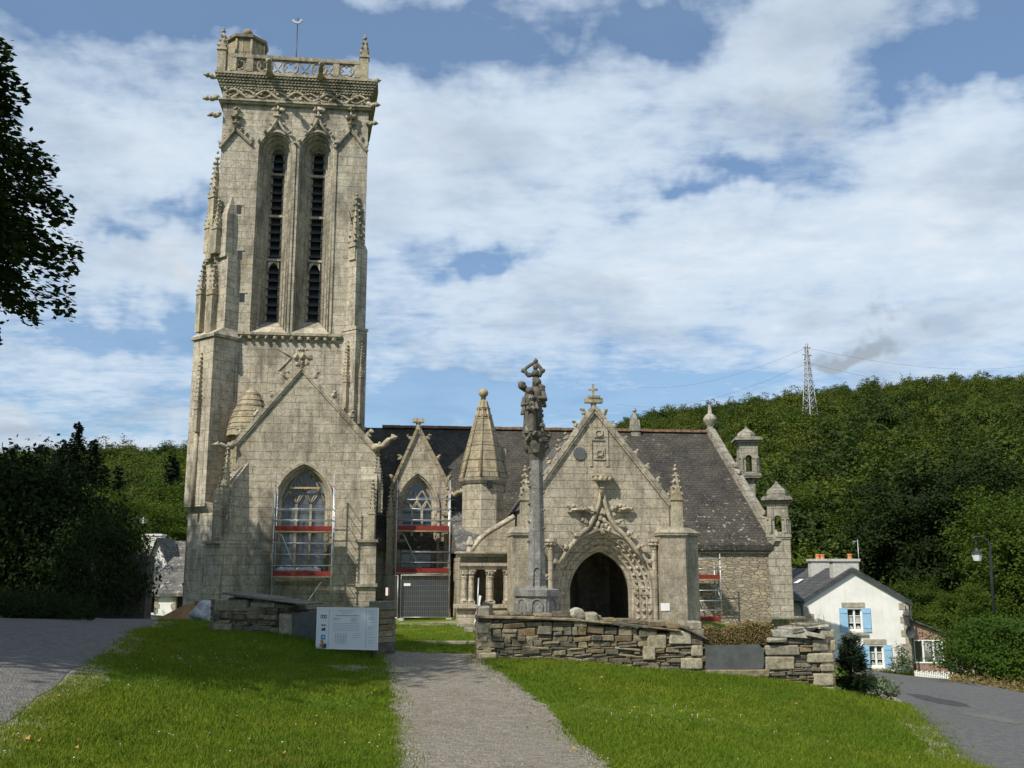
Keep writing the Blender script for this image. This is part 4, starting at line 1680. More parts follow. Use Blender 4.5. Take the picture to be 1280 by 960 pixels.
# string course with carved knobs
mb = MB()
mb.box(qx(297, 418, TY), qx(427, 418, TY), TY - .20, TY + .05, zstr - .06, zstr + .07)
mb.box(qx(297, 418, TY), qx(427, 418, TY), TY - .12, TY + .05, zstr - .14, zstr - .062)
for k in range(12):
    x = qx(302 + k * 10.5, 423, TY)
    mb.blob((x, TY - .13, zstr - .2), .12, 1, .6, 0, False)
part('string_course', mb, M['carved'], tower)


def butt_poly(uA, uB, uC, v, left=True):
    """plan of a diagonal buttress measured at one height"""
    xA, z = Q(uA, v, TY)
    sg = -1 if left else 1
    k = solve(lambda t: pixl(xA + sg * t, TY - t, z)[0], uB)
    B = (xA + sg * k, TY - k)
    m_ = solve(lambda t: pixl(B[0] + sg * t, B[1] + t, z)[0], uC)
    C = (B[0] + sg * m_, B[1] + m_)
    return [(xA - sg * .0, TY), B, C, (C[0] - sg * k, C[1] + k), (xA - sg * .02, TY + .6)], B, C


def scaled(poly, c, s):
    return [(c[0] + (p[0] - c[0]) * s, c[1] + (p[1] - c[1]) * s) for p in poly]


# left buttress in three set-backs
mb = MB()
pb, B0, C0 = butt_poly(299, 268, 237, 620)
p1, B1, C1 = butt_poly(297, 267, 241.5, 440)
p2, B2, C2 = butt_poly(296.5, 281, 248, 400)
p3, B3, C3 = butt_poly(295.5, 282, 258, 310)
zA, zB, zC = qz(265, 418, 2.0), qz(270, 318, 2.6), qz(277, 242, 2.9)
zP = qz(240, 640, 2.0)
mb.prismz(pb, -1.2, zP)
mb.prismz(pb, zP, zP + .5, p1)
mb.prismz(p1, zP + .3, zA)
c1 = ((B1[0] + C1[0]) / 2 + .5, (B1[1] + C1[1]) / 2 + .5)
mb.prismz(scaled(p1, c1, 1.12), zA, zA + .14, scaled(p1, c1, 1.16))
mb.prismz(scaled(p1, c1, 1.16), zA + .14, zA + .55, p2)
mb.prismz(p2, zA + .3, zB)
c2 = ((B3[0] + C3[0]) / 2 + .4, (B3[1] + C3[1]) / 2 + .4)
mb.prismz(scaled(p3, c2, 1.10), zB, zB + .12)
mb.prismz(p3, zB + .12, zC - 1.0)
mb.prismz(p3, zC - 1.0, zC + .5, [(p[0] * .25 + (xl + .8) * .75, TY - .02 + .2 * i) for i, p in enumerate(p3)])
lb = part('buttress', mb, M['stone_pale'], tower)


def between(B, C, t, out=.0):
    n = Vector((C[0] - B[0], C[1] - B[1])).normalized()
    o_ = Vector((n.y, -n.x)) * out
    if o_.y > 0:
        o_ = -o_
    return B[0] + (C[0] - B[0]) * t + o_.x, B[1] + (C[1] - B[1]) * t + o_.y


# pinnacles that ride on its set-backs
for (B, C, t, out, vb, vt, wd, sh) in ((B2, C2, .86, .10, 416, 328, .36, .55), (B2, C2, .40, .12, 416, 327, .40, .55), (B3, C3, .80, .10, 317, 246, .34, .45), (B3, C3, .36, .12, 317, 246, .36, .45)):
    x, y = between(B, C, t, out)
    mb = MB()
    pinnacle(mb, x, y, qz(265, vb, y), qz(265, vt, y), wd, rot=pi / 4, shaft=sh)
    part('pinnacle', mb, M['carved'], tower)
mb = MB()
y = (B3[1] + C3[1]) / 2 + .15
x = qx(270.5, 220, y)
pinnacle(mb, x, y, zC - 3.2, qz(270, 190, y), .44, rot=pi / 4, shaft=.58)
part('pinnacle', mb, M['carved'], tower)
# carved tabernacle on the end face of the lowest stage
mb = MB()
x, y = between(B1, C1, .52, .06)
pinnacle(mb, x, y, qz(254, 540, y), qz(254, 441, y), .30, rot=pi / 4, shaft=.3)
mb.tube([(x, y, qz(254, 640, y)), (x, y, qz(254, 520, y))], .10, 6)
part('tabernacle', mb, M['carved'], tower)

# right buttress
mb = MB()
q1, D1, E1 = butt_poly(427, 444, 458, 450, False)
q2, D2, E2 = butt_poly(433, 444, 457.5, 380, False)
zR1, zR0 = qz(444, 411, 2.6), qz(444, 532, 2.6)
zR2 = qz(444, 307, 2.6)
mb.prismz(q1, -1.2, zR1)
cq = ((D1[0] + E1[0]) / 2 - .3, (D1[1] + E1[1]) / 2 + .3)
mb.prismz(scaled(q1, cq, 1.10), zR1, zR1 + .13)
mb.prismz(q2, zR1 + .13, zR2)
mb.prismz(q2, zR2, zR2 + 2.2, [(p[0] * .2 + (xr - .9) * .8, TY - .03 + .2 * i) for i, p in enumerate(q2)])
mb.prismz(scaled(q1, cq, 1.12), zR0 - .12, zR0 + .02)
part('buttress', mb, M['stone_pale'], tower)
mb = MB()
y = D2[1] + .30
x = qx(445, 280, y)
pinnacle(mb, x, y, zR2 - .6, qz(444, 243, y), .46, rot=pi / 4, shaft=.22)
part('pinnacle', mb, M['carved'], tower)
for (t, u) in ((.5, 451), ):
    mb = MB()
    x, y = between(D1, E1, t, .04)
    pinnacle(mb, x, y, qz(u, 530, y), qz(u, 424, y), .24, rot=pi / 4, shaft=.55)
    part('tabernacle', mb, M['carved'], tower)
mb = MB()
xA = q1[0][0]
x, y = (xA + D1[0]) / 2 - .05, (TY + D1[1]) / 2 - .05
pinnacle(mb, x, y, qz(436, 528, y), qz(436, 426, y), .26, rot=pi / 4, shaft=.5)
part('tabernacle', mb, M['carved'], tower)
# older roof scars on the tower face above the chapel
mb = MB()
for a, b in (((348, 436), (364, 447)), ((364, 447), (348, 464)), ((349, 465), (360, 475))):
    p, q_ = Q(*a, TY), Q(*b, TY)
    mb.tube([(p[0], TY - .02, p[1]), (q_[0], TY - .02, q_[1])], .035, 4)
part('roof_scar', mb, M['carved'], tower)

# plinth at the foot of the left buttress
mb = MB()
pp, _, _ = butt_poly(301, 268, 231, 700)
zpl = qz(240, 647, 1.6)
mb.prismz(pp, -1.2, zpl)
mb.prismz(scaled(pp, c1, 1.04), zpl, zpl + .12)
mb.prismz(scaled(pp, c1, 1.04), zpl + .12, zpl + .4, pb)
zp2 = qz(240, 733, 1.6)
mb.prismz(scaled(pp, c1, 1.07), zp2, zp2 + .14)
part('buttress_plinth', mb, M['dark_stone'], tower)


# ---- gabled side chapel beside the tower
BYF = 1.1
cl_, cr_ = qx(291, 650, BYF), qx(468, 650, BYF)
ap = Q(377.5, 462, BYF)
fl_, fr_ = Q(291, 557, BYF), Q(465, 560, BYF)
wcx = qx(378, 650, BYF)
whw = (qx(412, 650, BYF) - qx(344, 650, BYF)) / 2
wz0, wzs = qz(378, 724, BYF), qz(378, 628, BYF)
wri = qz(378, 581, BYF) - wzs
mb = MB()
mb.prism([(cl_, -1.2), (cr_, -1.2), (cr_, fr_[1]), (fr_[0], fr_[1]), ap, (cl_, fl_[1])], BYF, BYF + .55, [arch_pts(wcx, wz0, wzs, whw, wri)[::-1]])
mb.box(cl_, cl_ + .6, BYF + .552, TY - .01, -1.2, fl_[1])
mb.box(cr_ - .6, cr_, BYF + .552, 4.6, -1.2, fr_[1] - .1)
mb.box(cl_ + .602, cr_ - .602, TY - .25, TY - .02, -1.2, fr_[1])
chap = part('side_chapel', mb, M['stone_gable'])
mb = MB()
mb.prism([(cl_, fl_[1] - .3), (cr_, fr_[1] - .3), (ap[0], ap[1] - .35)], BYF + .56, TY - .03)
part('chapel_roof', mb, M['slate'], chap)
mb = MB()
rake(mb, (cl_ - .05, fl_[1]), ap, BYF - .12, BYF + .6, .16, 4, .17)
rake(mb, (fr_[0] + .05, fr_[1]), ap, BYF - .12, BYF + .6, .16, 4, .17)
part('coping', mb, M['stone_gable'], chap)
mb = MB()
mb.tube([(ap[0], BYF + .1, ap[1] - .1), (ap[0], BYF + .1, ap[1] + .95)], [.16, .07], 7)
for dz, s in ((.28, .16), (.6, .22), (.95, .12)):
    for sg in (-1.3, 0, 1.3):
        mb.blob((ap[0] + sg * s, BYF + .05, ap[1] + dz), s * .85, 1, .6, 0, False)
part('finial', mb, M['carved'], chap)


def gothic_window(parent, cx, z0, zs, hw, rise, yf, lights, depth, matst, matgl, hood=True, low=.0):
    mb = MB()
    arch_sweep(mb, cx, z0, zs, hw, rise, [(.14, 0), (.14, -.09), (.03, -.09), (.0, 0), (0, .10), (-.07, .14), (-.12, .14), (-.12, .30), (-.20, .34), (-.24, .34), (-.24, depth)], yf, 14)
    arch_tube(mb, cx, z0, zs, hw, rise, -.03, yf + .06, .055, 14)
    mb.add([(cx - hw - .1, yf - .1, z0 - .12), (cx + hw + .1, yf - .1, z0 - .12), (cx + hw + .1, yf - .1, z0 - .04), (cx - hw - .1, yf - .1, z0 - .04), (cx - hw, yf + depth, z0 + .3), (cx + hw, yf + depth, z0 + .3), (cx - hw, yf + depth, z0 - .12), (cx + hw, yf + depth, z0 - .12)],
           [(0, 1, 2, 3), (3, 2, 5, 4), (0, 6, 7, 1)])
    wn = part('window', mb, matst, parent)
    iw = hw - .24
    tr = MB()
    yt = yf + depth - .06
    lw = 2 * iw / lights
    zl = zs - .05
    R = .055
    for k in range(1, lights):
        x = cx - iw + k * lw
        tr.box(x - R, x + R, yt - .07, yt + .05, z0 + .15, zl)
    # ogee heads over each light
    for k in range(lights):
        xc_ = cx - iw + (k + .5) * lw
        for sg in (-1, 1):
            pts = []
            for t in (0, .25, .5, .75, 1):
                pts.append((xc_ + sg * lw * .5 * (1 - t) ** 1.0 * (1 + .35 * t), yt, zl + lw * .95 * (t ** .8)))
            tr.tube(pts, R * .85, 5)
    # flame shaped openings above
    tz = zl + lw * .95
    inner = arch_pts(cx, z0, zs, hw, rise, -.24, 14)

    def maxx(z):
        best = 0
        for p, q_ in zip(inner, inner[1:]):
            if (p[1] - z) * (q_[1] - z) <= 0 and p[1] != q_[1]:
                f = (z - p[1]) / (q_[1] - p[1])
                best = max(best, abs(p[0] + (q_[0] - p[0]) * f - cx))
        return best
    topz = max(p[1] for p in inner)
    for k in range(1, lights):
        x = cx - iw + k * lw
        for sg in (-1, 1):
            pts = []
            for t in (0, .2, .4, .6, .8, 1):
                z = zl + (min(topz, tz + lw * 1.1) - zl) * t
                xx = x + sg * lw * .52 * sin(pi * min(1, t * 1.02))
                xx = max(cx - maxx(z), min(cx + maxx(z), xx))
                pts.append((xx, yt, z))
            tr.tube(pts, R * .8, 5)
    part('tracery', tr, matst, parent)
    gl = MB()
    gl.prism(arch_pts(cx, z0 + .1, zs, hw, rise, -.2, 14), yf + depth - .01, yf + depth + .05)
    part('window_glass', gl, matgl, parent)


gothic_window(chap, wcx, wz0, wzs, whw, wri, BYF, 3, .50, M['carved'], M['leaded'])
# string courses and corner piers
mb = MB()
xp0, xp1 = qx(446, 680, BYF), qx(471, 680, BYF)
zq1, zq2 = qz(460, 678, BYF), qz(460, 733, BYF)
mb.box(xp0, xp1, BYF - .45, BYF - .002, -1.2, zq2)
mb.box(xp0 - .06, xp1 + .08, BYF - .58, BYF - .003, zq2, zq2 + .13)
mb.box(xp0 + .02, xp1 - .02, BYF - .42, BYF - .004, zq2 + .132, zq1)
mb.box(xp0 - .04, xp1 + .06, BYF - .54, BYF - .005, zq1, zq1 + .12)
mb.box(xp0 + .10, xp1 - .06, BYF - .34, BYF - .006, zq1 + .122, qz(460, 600, BYF))
z_ = qz(460, 600, BYF)
mb.add([(xp0 + .10, BYF - .34, z_), (xp1 - .06, BYF - .34, z_), (xp1 - .06, BYF - .01, z_ + .6), (xp0 + .1, BYF - .01, z_ + .6), (xp0 + .1, BYF - .01, z_), (xp1 - .06, BYF - .01, z_)], [(0, 1, 2, 3), (0, 3, 4), (1, 5, 2), (0, 4, 5, 1)])
part('buttress', mb, M['stone_gable'], chap)
for u, v0, v1, w_ in ((464, 675, 600, .26), (471.5, 612, 560, .26), (475, 640, 585, .2)):
    mb = MB()
    x = qx(u, v0, BYF - .35)
    pinnacle(mb, x, BYF - .35 + (.3 if u > 466 else 0), qz(u, v0, BYF - .35), qz(u, v1, BYF - .35), w_, shaft=.45)
    part('pinnacle', mb, M['carved'], chap)
mb = MB()
x, z = Q(467, 566, BYF - .2)
gargoyle(mb, (x, BYF - .1, z + .15), (.9, -.45, .45), 1.0, .15, 0, -.05)
part('gargoyle', mb, M['carved'], chap)
mb = MB()
x, z = Q(290, 562, BYF)
gargoyle(mb, (x + .1, BYF - .1, z + .1), (-.9, -.5, .15), .75, .13)
part('gargoyle', mb, M['carved'], chap)
# left diagonal pier
mb = MB()
xA = qx(308, 680, BYF)
zz = qz(300, 680, BYF)


def diag(xA, yA, k, m_):
    B = (xA - k, yA - k)
    C = (B[0] - m_, B[1] + m_)
    return [(xA, yA), B, C, (C[0] + k, C[1] + k), (xA, yA + .3)]


mb.prismz(diag(xA, BYF, .95, .78), -1.2, zz)
mb.prismz(diag(xA + .04, BYF, 1.06, .86), zz, zz + .12)
mb.prismz(diag(xA - .02, BYF, .82, .66), zz + .12, qz(300, 615, BYF))
z_ = qz(300, 615, BYF)
mb.prismz(diag(xA - .02, BYF, .82, .66), z_, z_ + 1.3, [(p[0] * .25 + (xA - .1) * .75, BYF - .01 + .1 * i) for i, p in enumerate(diag(xA, BYF, .8, .66))])
zz2 = qz(300, 735, BYF)
mb.prismz(diag(xA + .06, BYF, 1.1, .95), -1.2, zz2)
part('buttress', mb, M['stone_gable'], chap)
for u, v0, v1, w_, yy in ((281, 640, 556, .30, BYF - .6), (271, 672, 598, .26, BYF - .9), (287, 660, 606, .22, BYF - 1.0)):
    mb = MB()
    x = qx(u, v0, yy)
    pinnacle(mb, x, yy, qz(u, v0, yy), qz(u, v1, yy), w_, rot=pi / 4, shaft=.4)
    part('pinnacle', mb, M['carved'], chap)
# beehive cap of the stair between chapel and tower
mb = MB()
yb = TY - .75
x, zt = Q(315.5, 487, yb)
zb_ = qz(315, 536, yb)
hb = zt - zb_
prof = [(.85, -1.0), (.85, zb_ - .4)]
n_ = 8
for i in range(n_):
    f0, f1 = i / n_, (i + 1) / n_
    r0 = .86 * (1 - f0 ** 1.9) + .12
    r1 = .86 * (1 - f1 ** 1.9) + .12
    prof += [(r0 + .10, zb_ - .4 + (hb + .4) * f0 + .02), (r1 + .07, zb_ - .4 + (hb + .4) * f1)]
prof += [(.02, zt + .12)]
mb.lathe(x, yb, prof, 12, pi / 12)
part('beehive_cap', mb, M['spire'], chap)

# ---- nave and its second gabled bay
NY = 4.2
XE, ZE = Q(966, 681, 3.85)
RY = 9.3
XR, ZR = Q(886, 541, RY)
XL = xr - 1.0
nv = MB()
nv.box(XL, qx(870, 720, NY), NY, NY + .8, -1.4, ZE - .05)
nv.box(XL, XE - .1, 14.2, 15, -1.4, ZE - .05)
nv.box(XE - .9, XE - .1, NY + 1.2, 14.198, -1.6, ZE - .05)
nave = part('nave', nv, M['stone_gable'])
mb = MB()
mb.box(qx(866, 720, NY) + .2, XE - .1, NY - .35, NY + .8, -1.8, ZE - .02)
part('rubble_wall', mb, M['rubble'], nave)
# roof: two slopes and a hipped east end
mb = MB()
ZL = qz(600, 537, RY)
e = .28
F1 = [(XL, NY - .55, ZE), (XE, NY - .55, ZE), (XR, RY, ZR), (XL, RY, ZL)]
yb_ = 2 * RY - NY + .55
vs = F1 + [(XL, yb_, ZE), (XE + .3, yb_, ZE)]
lo = [(p[0], p[1], p[2] - e) for p in vs]
mb.add(vs + lo, [(0, 1, 2, 3), (3, 2, 5, 4), (1, 5, 2), (6, 9, 8, 7), (9, 10, 11, 8), (7, 8, 11), (0, 6, 7, 1), (1, 7, 11, 5), (5, 11, 10, 4), (0, 3, 9, 6), (3, 4, 10, 9)])
roof = part('roof', mb, M['slate'], nave)
mb = MB()
for i in range(60):
    t = i / 59
    x = XL + 2.2 + (XR - XL - 2.2) * t
    z = ZL + (ZR - ZL) * (x - XL) / (XR - XL)
    mb.obox((x, RY, z + .06 + .02 * RND.random()), ((XR - XL) / 61, .3, .14), Matrix.Rotation(RND.uniform(-.04, .04), 3, 'Y'))
part('ridge_tiles', mb, M['ridge'], roof)
mb = MB()
A_, B_ = Vector((XE + .05, NY - .6, ZE - .05)), Vector((XR, RY, ZR))
for i in range(17):
    t = (i + .5) / 17
    p = A_.lerp(B_, t)
    r3 = (B_ - A_).to_track_quat('Z', 'Y').to_matrix()
    mb.obox(p + Vector((.08, -.02, .10)), (.42, .40, (B_ - A_).length / 17.5), r3)
    if i in (0, 3, 9, 10):
        mb.blob(p + Vector((.12, -.1, .36)), (.2, .2, .22), 1, .6, 0, False)
part('coping', mb, M['lichen_stone'], nave)
mb = MB()
mb.lathe(XR + .1, RY, [(.26, ZR - .3), (.26, ZR + .2), (.18, ZR + .25), (.2, ZR + .4), (.38, ZR + .62), (.40, ZR + .8), (.26, ZR + 1.0), (.12, ZR + 1.1), (.1, ZR + 1.5), (.03, ZR + 1.62)], 10, 0, True)
part('finial', mb, M['lichen_stone'], nave)
mb = MB()
x, z = Q(793.5, 537, RY)
pinnacle(mb, x, RY, z - .6, qz(793.5, 511, RY), .5, shaft=.35, crk=False)
part('finial', mb, M['lichen_stone'], nave)
# moulded wall head under the eaves
mb = MB()
mb.box(qx(866, 720, NY) + .2, XE - .12, NY - .48, NY + .2, ZE - .42, ZE - .30)
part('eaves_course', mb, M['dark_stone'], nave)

B2Y = 3.7
bl, brr = qx(495, 650, B2Y), qx(556, 650, B2Y)
ap2 = Q(523, 537, B2Y)
f2l, f2r = Q(494, 612, B2Y), Q(557, 613, B2Y)
cx2 = qx(521.5, 640, B2Y)
hw2 = (qx(548, 640, B2Y) - qx(496, 640, B2Y)) / 2 - .06
z20, z2s = qz(521, 716, B2Y), qz(521, 636, B2Y)
ri2 = qz(521, 593, B2Y) - z2s
mb = MB()
mb.prism([(bl - .15, -1.2), (brr + .15, -1.2), (brr + .15, f2r[1]), (ap2[0], ap2[1]), (bl - .15, f2l[1])], B2Y, B2Y + .49, [arch_pts(cx2, z20, z2s, hw2, ri2)[::-1]])
bay2 = part('window_gable', mb, M['stone_gable'])
mb = MB()
mb.prism([(bl - .1, f2l[1] - .2), (brr + .1, f2r[1] - .2), (ap2[0], ap2[1] - .2)], B2Y + .5, 8.4)
part('gable_roof', mb, M['slate'], bay2)
mb = MB()
rake(mb, (bl - .25, f2l[1]), ap2, B2Y - .12, B2Y + .55, .13, 3, .14)
rake(mb, (brr + .25, f2r[1]), ap2, B2Y - .12, B2Y + .55, .13, 3, .14)
part('coping', mb, M['spire'], bay2)
mb = MB()
mb.lathe(ap2[0], B2Y + .1, [(.14, ap2[1] - .1), (.10, ap2[1] + .25), (.15, ap2[1] + .34), (.12, ap2[1] + .46)], 8)
mb.box(ap2[0] - .28, ap2[0] + .28, B2Y - .05, B2Y + .25, ap2[1] + .36, ap2[1] + .56)
part('finial', mb, M['carved'], bay2)
gothic_window(bay2, cx2, z20, z2s, hw2, ri2, B2Y, 3, .40, M['stone_pale'], M['glass'])
mb = MB()
x, z = Q(560, 620, B2Y)
gargoyle(mb, (x, B2Y, z), (.8, -.7, .3), .8, .14)
part('gargoyle', mb, M['carved'], bay2)
for u in (488, 559.5):
    mb = MB()
    x = qx(u, 650, B2Y - .1)
    pinnacle(mb, x, B2Y - .05, -1.0, qz(u, 600, B2Y), .34, shaft=.76)
    part('pinnacle', mb, M['carved'], bay2)

# ---- octagonal stair turret with its stone spire
SY = 2.0
sx = qx(603.5, 640, SY)
sr = (qx(629.5, 640, SY) - qx(578, 640, SY)) / 2
ze = qz(603, 598, SY)
mb = MB()
r8 = pi / 8 + radians(12)
mb.lathe(sx, SY, [(sr, -1.2), (sr, ze - .1)], 8, r8)
mb.lathe(sx, SY, [(sr + .05, ze - .30), (sr + .16, ze - .16), (sr + .2, ze - .02)], 8, r8)
mb.box(sx + sr * .55, sx + sr * 1.15, SY + .2, SY + 1.2, ze - .6, qz(625, 560, SY))
tur = part('stair_turret', mb, M['stone_gable'])
mb = MB()
zt = qz(600, 500, SY)
n_ = 9
prof = []
for i in range(n_):
    f0, f1 = i / n_, (i + 1) / n_
    r0, r1 = (sr + .16) * (1 - f0) + .13 * f0, (sr + .16) * (1 - f1) + .13 * f1
    prof += [(r0 + .035, ze + (zt - ze) * f0), (r1 + .02, ze + (zt - ze) * f1)]
mb.lathe(sx, SY, prof, 8, r8)
for k in range(8):
    a = r8 + k * pi / 4
    mb.tube([(sx + (sr + .18) * cos(a), SY + (sr + .18) * sin(a), ze), (sx + .15 * cos(a), SY + .15 * sin(a), zt)], [.06, .04], 5)
for f in (.78, .87):
    rr_ = (sr + .16) * (1 - f) + .13 * f
    mb.lathe(sx, SY, [(rr_ + .07, ze + (zt - ze) * f), (rr_ + .07, ze + (zt - ze) * f + .1)], 8, r8)
mb.lathe(sx, SY, [(.13, zt), (.12, zt + .15), (.20, zt + .22), (.24, zt + .36), (.18, zt + .48), (.05, zt + .58)], 8, 0, True)
part('spire', mb, M['spire'], tur)
mb = MB()
x, z = Q(612, 602, SY - sr)
mb.obox((x, SY - sr * .93, z - .12), (.24, .2, .34), Matrix.Rotation(radians(12), 3, 'Z'))
part('window_opening', mb, M['iron'], tur)

# ---- lantern turrets on the east end


def lantern(name, cx, cy, z_base, w_, zl0, zl1, ztop, rot, shaft_r):
    raw = MB()
    h = w_ / 2
    raw.box(-h * shaft_r, h * shaft_r, -h * shaft_r, h * shaft_r, z_base, zl0 - .28)
    for (e_, a, b) in ((1.14, -.30, -.20), (1.22, -.19, -.04), (1.06, -.03, 0.0)):
        raw.box(-h * e_, h * e_, -h * e_, h * e_, zl0 + a, zl0 + b)
    hh = zl1 - zl0
    for q in range(4):
        sub = MB()
        hole = arch_pts(0, zl0 + .08, zl0 + hh * .52, w_ * .17, w_ * .17)
        sub.prism([(-h, zl0 + .002), (h, zl0 + .002), (h, zl1), (-h, zl1)] if q % 2 == 0 else [(-h + .2, zl0 + .002), (h - .2, zl0 + .002), (h - .2, zl1), (-h + .2, zl1)], -h, -h + .198, [hole[::-1]])
        sub.box(-h - .04, -w_ * .2, -h - .05, -h - .002, zl0 + hh * .50, zl0 + hh * .57)
        sub.box(w_ * .2, h + .04, -h - .05, -h - .002, zl0 + hh * .50, zl0 + hh * .57)
        for sg in (-1, 1):
            sub.lathe(sg * w_ * .36, -h - .02, [(.09, zl0), (.08, zl0 + hh * .5)], 6)
        R_ = Matrix.Rotation(q * pi / 2, 3, 'Z')
        raw.add([R_ @ Vector(p) for p in sub.v], sub.f)
    for (e_, a, b) in ((1.08, .0, .12), (1.22, .122, .26), (1.5, .262, .38), (1.36, .382, .46)):
        raw.box(-h * e_, h * e_, -h * e_, h * e_, zl1 + a, zl1 + b)
    zd = zl1 + .46
    hd = ztop - zd - .15
    raw.lathe(0, 0, [(h * 1.0, zd), (h * 1.02, zd + hd * .25), (h * .95, zd + hd * .5), (h * .50, zd + hd * .78), (h * .34, zd + hd * .96), (h * .2, zd + hd), (h * .2, zd + hd + .06), (.06, ztop)], 10, 0, False)
    R_ = Matrix.Rotation(rot, 3, 'Z')
    mb = MB()
    mb.add([R_ @ Vector(p) + Vector((cx, cy, 0)) for p in raw.v], raw.f)
    return mb


LY = 3.75
x, zt = Q(972, 601, LY)
w_ = qx(984, 640, LY) - qx(960, 640, LY)
mb = lantern('l', x + .05, LY + .3, -2.0, w_, qz(972, 667, LY), qz(972, 632, LY), zt, radians(-24), 1.08)
mb.box(XE - .75, x + .75, LY - .75, LY - .1, qz(975, 773, LY), qz(975, 773, LY) + .12)
part('lantern_turret', mb, M['lichen_stone'])
LY2 = 14.0
x, zt = Q(932.5, 533, LY2)
w_ = qx(944, 570, LY2) - qx(922, 570, LY2)
mb = lantern('l', x, LY2, -2.0, w_, qz(932, 592, LY2), qz(932, 557, LY2), zt, radians(-12), .62)
part('lantern_turret', mb, M['lichen_stone'])

# ---- south porch
PY = -3.5
pl_, pr_ = qx(668, 700, PY), qx(838, 700, PY)
app = Q(742.5, 512, PY)
pfl, pfr = Q(672, 619, PY), Q(838, 630, PY)
pcx = qx(754, 740, PY)
phw = (qx(815.5, 740, PY) - qx(692, 740, PY)) / 2
pz0, pzs = -.9, qz(754, 742, PY)
pri = qz(753, 664, PY) - pzs
mb = MB()
mb.prism([(pl_, -1.2), (pr_, -1.2), (pr_, pfr[1]), app, (pl_, pfl[1])], PY, PY + .5, [arch_pts(pcx, pz0, pzs, phw, pri, 0, 14)[::-1]])
mb.box(pl_, pl_ + .9, PY + .502, NY - .002, -1.2, pfl[1] - .3)
mb.box(pr_ - .9, pr_, PY + .502, NY - .002, -1.2, pfr[1] - .3)
mb.box(pl_ + .902, pr_ - .902, PY + 1.9, NY - .002, pzs + 2.6, pzs + 2.75)
porch = part('porch', mb, M['stone_porch'])
mb = MB()
mb.prism([(pl_ - .1, pfl[1] - .35), (pr_ + .1, pfr[1] - .35), (app[0], app[1] - .35)], PY + .52, 7.5)
part('porch_roof', mb, M['slate_old'], porch)
mb = MB()
rake(mb, (pl_ - .05, pfl[1] - .05), app, PY - .14, PY + .6, .17, 7, .14)
rake(mb, (pr_ + .05, pfr[1] - .05), app, PY - .14, PY + .6, .17, 7, .14)
part('coping', mb, M['stone_porch'], porch)
mb = MB()
a = app
mb.lathe(a[0], PY + .1, [(.17, a[1] - .15), (.11, a[1] + .2), (.15, a[1] + .3)], 8)
mb.box(a[0] - .38, a[0] + .38, PY - .06, PY + .26, a[1] + .3, a[1] + .50)
mb.box(a[0] - .26, a[0] + .26, PY - .09, PY + .29, a[1] + .502, a[1] + .60)
mb.box(a[0] - .045, a[0] + .045, PY + .06, PY + .15, a[1] + .602, a[1] + 1.12)
mb.box(a[0] - .20, a[0] + .20, PY + .065, PY + .145, a[1] + .84, a[1] + .93)
part('finial', mb, M['carved'], porch)

mb = MB()
sec = [(.16, 0), (.16, -.14), (.05, -.14), (.0, .0), (0, .14), (-.10, .20), (-.18, .20), (-.18, .42), (-.28, .52), (-.40, .52), (-.40, .80), (-.50, .90), (-.60, .90), (-.60, 1.15), (-.72, 1.30), (-.80, 1.30), (-.80, 1.9)]
sec = [(p[0], p[1] * .50 if p[1] > 0 else p[1]) for p in sec]
arch_sweep(mb, pcx, pz0, pzs, phw, pri, sec, PY, 18)
for dr, dy, r in ((-.02, .08, .085), (-.18, .34, .075), (-.40, .70, .075), (-.60, 1.06, .07)):
    arch_tube(mb, pcx, pz0, pzs, phw, pri, dr, PY + dy * .50, r, 18)
for dr, dy, n_, s in ((-.11, .18, 34, .085), (-.31, .50, 32, .085), (-.52, .90, 30, .08)):
    pts = arch_pts(pcx, pz0, pzs, phw, pri, dr, 18)
    L_ = resample([Vector((p[0], 0, p[1])) for p in pts], n_)
    for p in L_:
        crocket(mb, (p.x, PY + dy * .50 - .03, p.z), s)
# impost blocks
for sg in (-1, 1):
    for dr, dy in ((-.1, .12), (-.3, .46), (-.52, .84)):
        x = pcx + sg * (phw + dr)
        mb.box(x - .16, x + .16, PY + dy * .50 - .06, PY + dy * .50 + .2, pzs - .05, pzs + .05)
portal = part('portal', mb, M['stone_porch'], porch)
# ogee crest over the arch
mb = MB()
for sg in (-1, 1):
    pts = []
    for du, v in ((52, 702), (40, 684), (29, 670), (17, 659), (9.5, 647), (4, 630), (.3, 610)):
        x, z = Q(752.5 + sg * du, v, PY - .14)
        pts.append((x, PY - .14, z))
    mb.tube(pts, [.09, .10, .11, .11, .10, .09, .06], 6)
    for du, v in ((66, 722), (60, 702), (46, 684), (33, 668), (21, 652), (13, 637)):
        x, z = Q(752.5 + sg * du, v, PY - .2)
        mb.blob((x, PY - .22, z), (.16, .13, .13), 1, .8, 0, False)
        mb.blob((x + sg * .12, PY - .26, z + .06), (.1, .1, .08), 1, .8, 0, False)
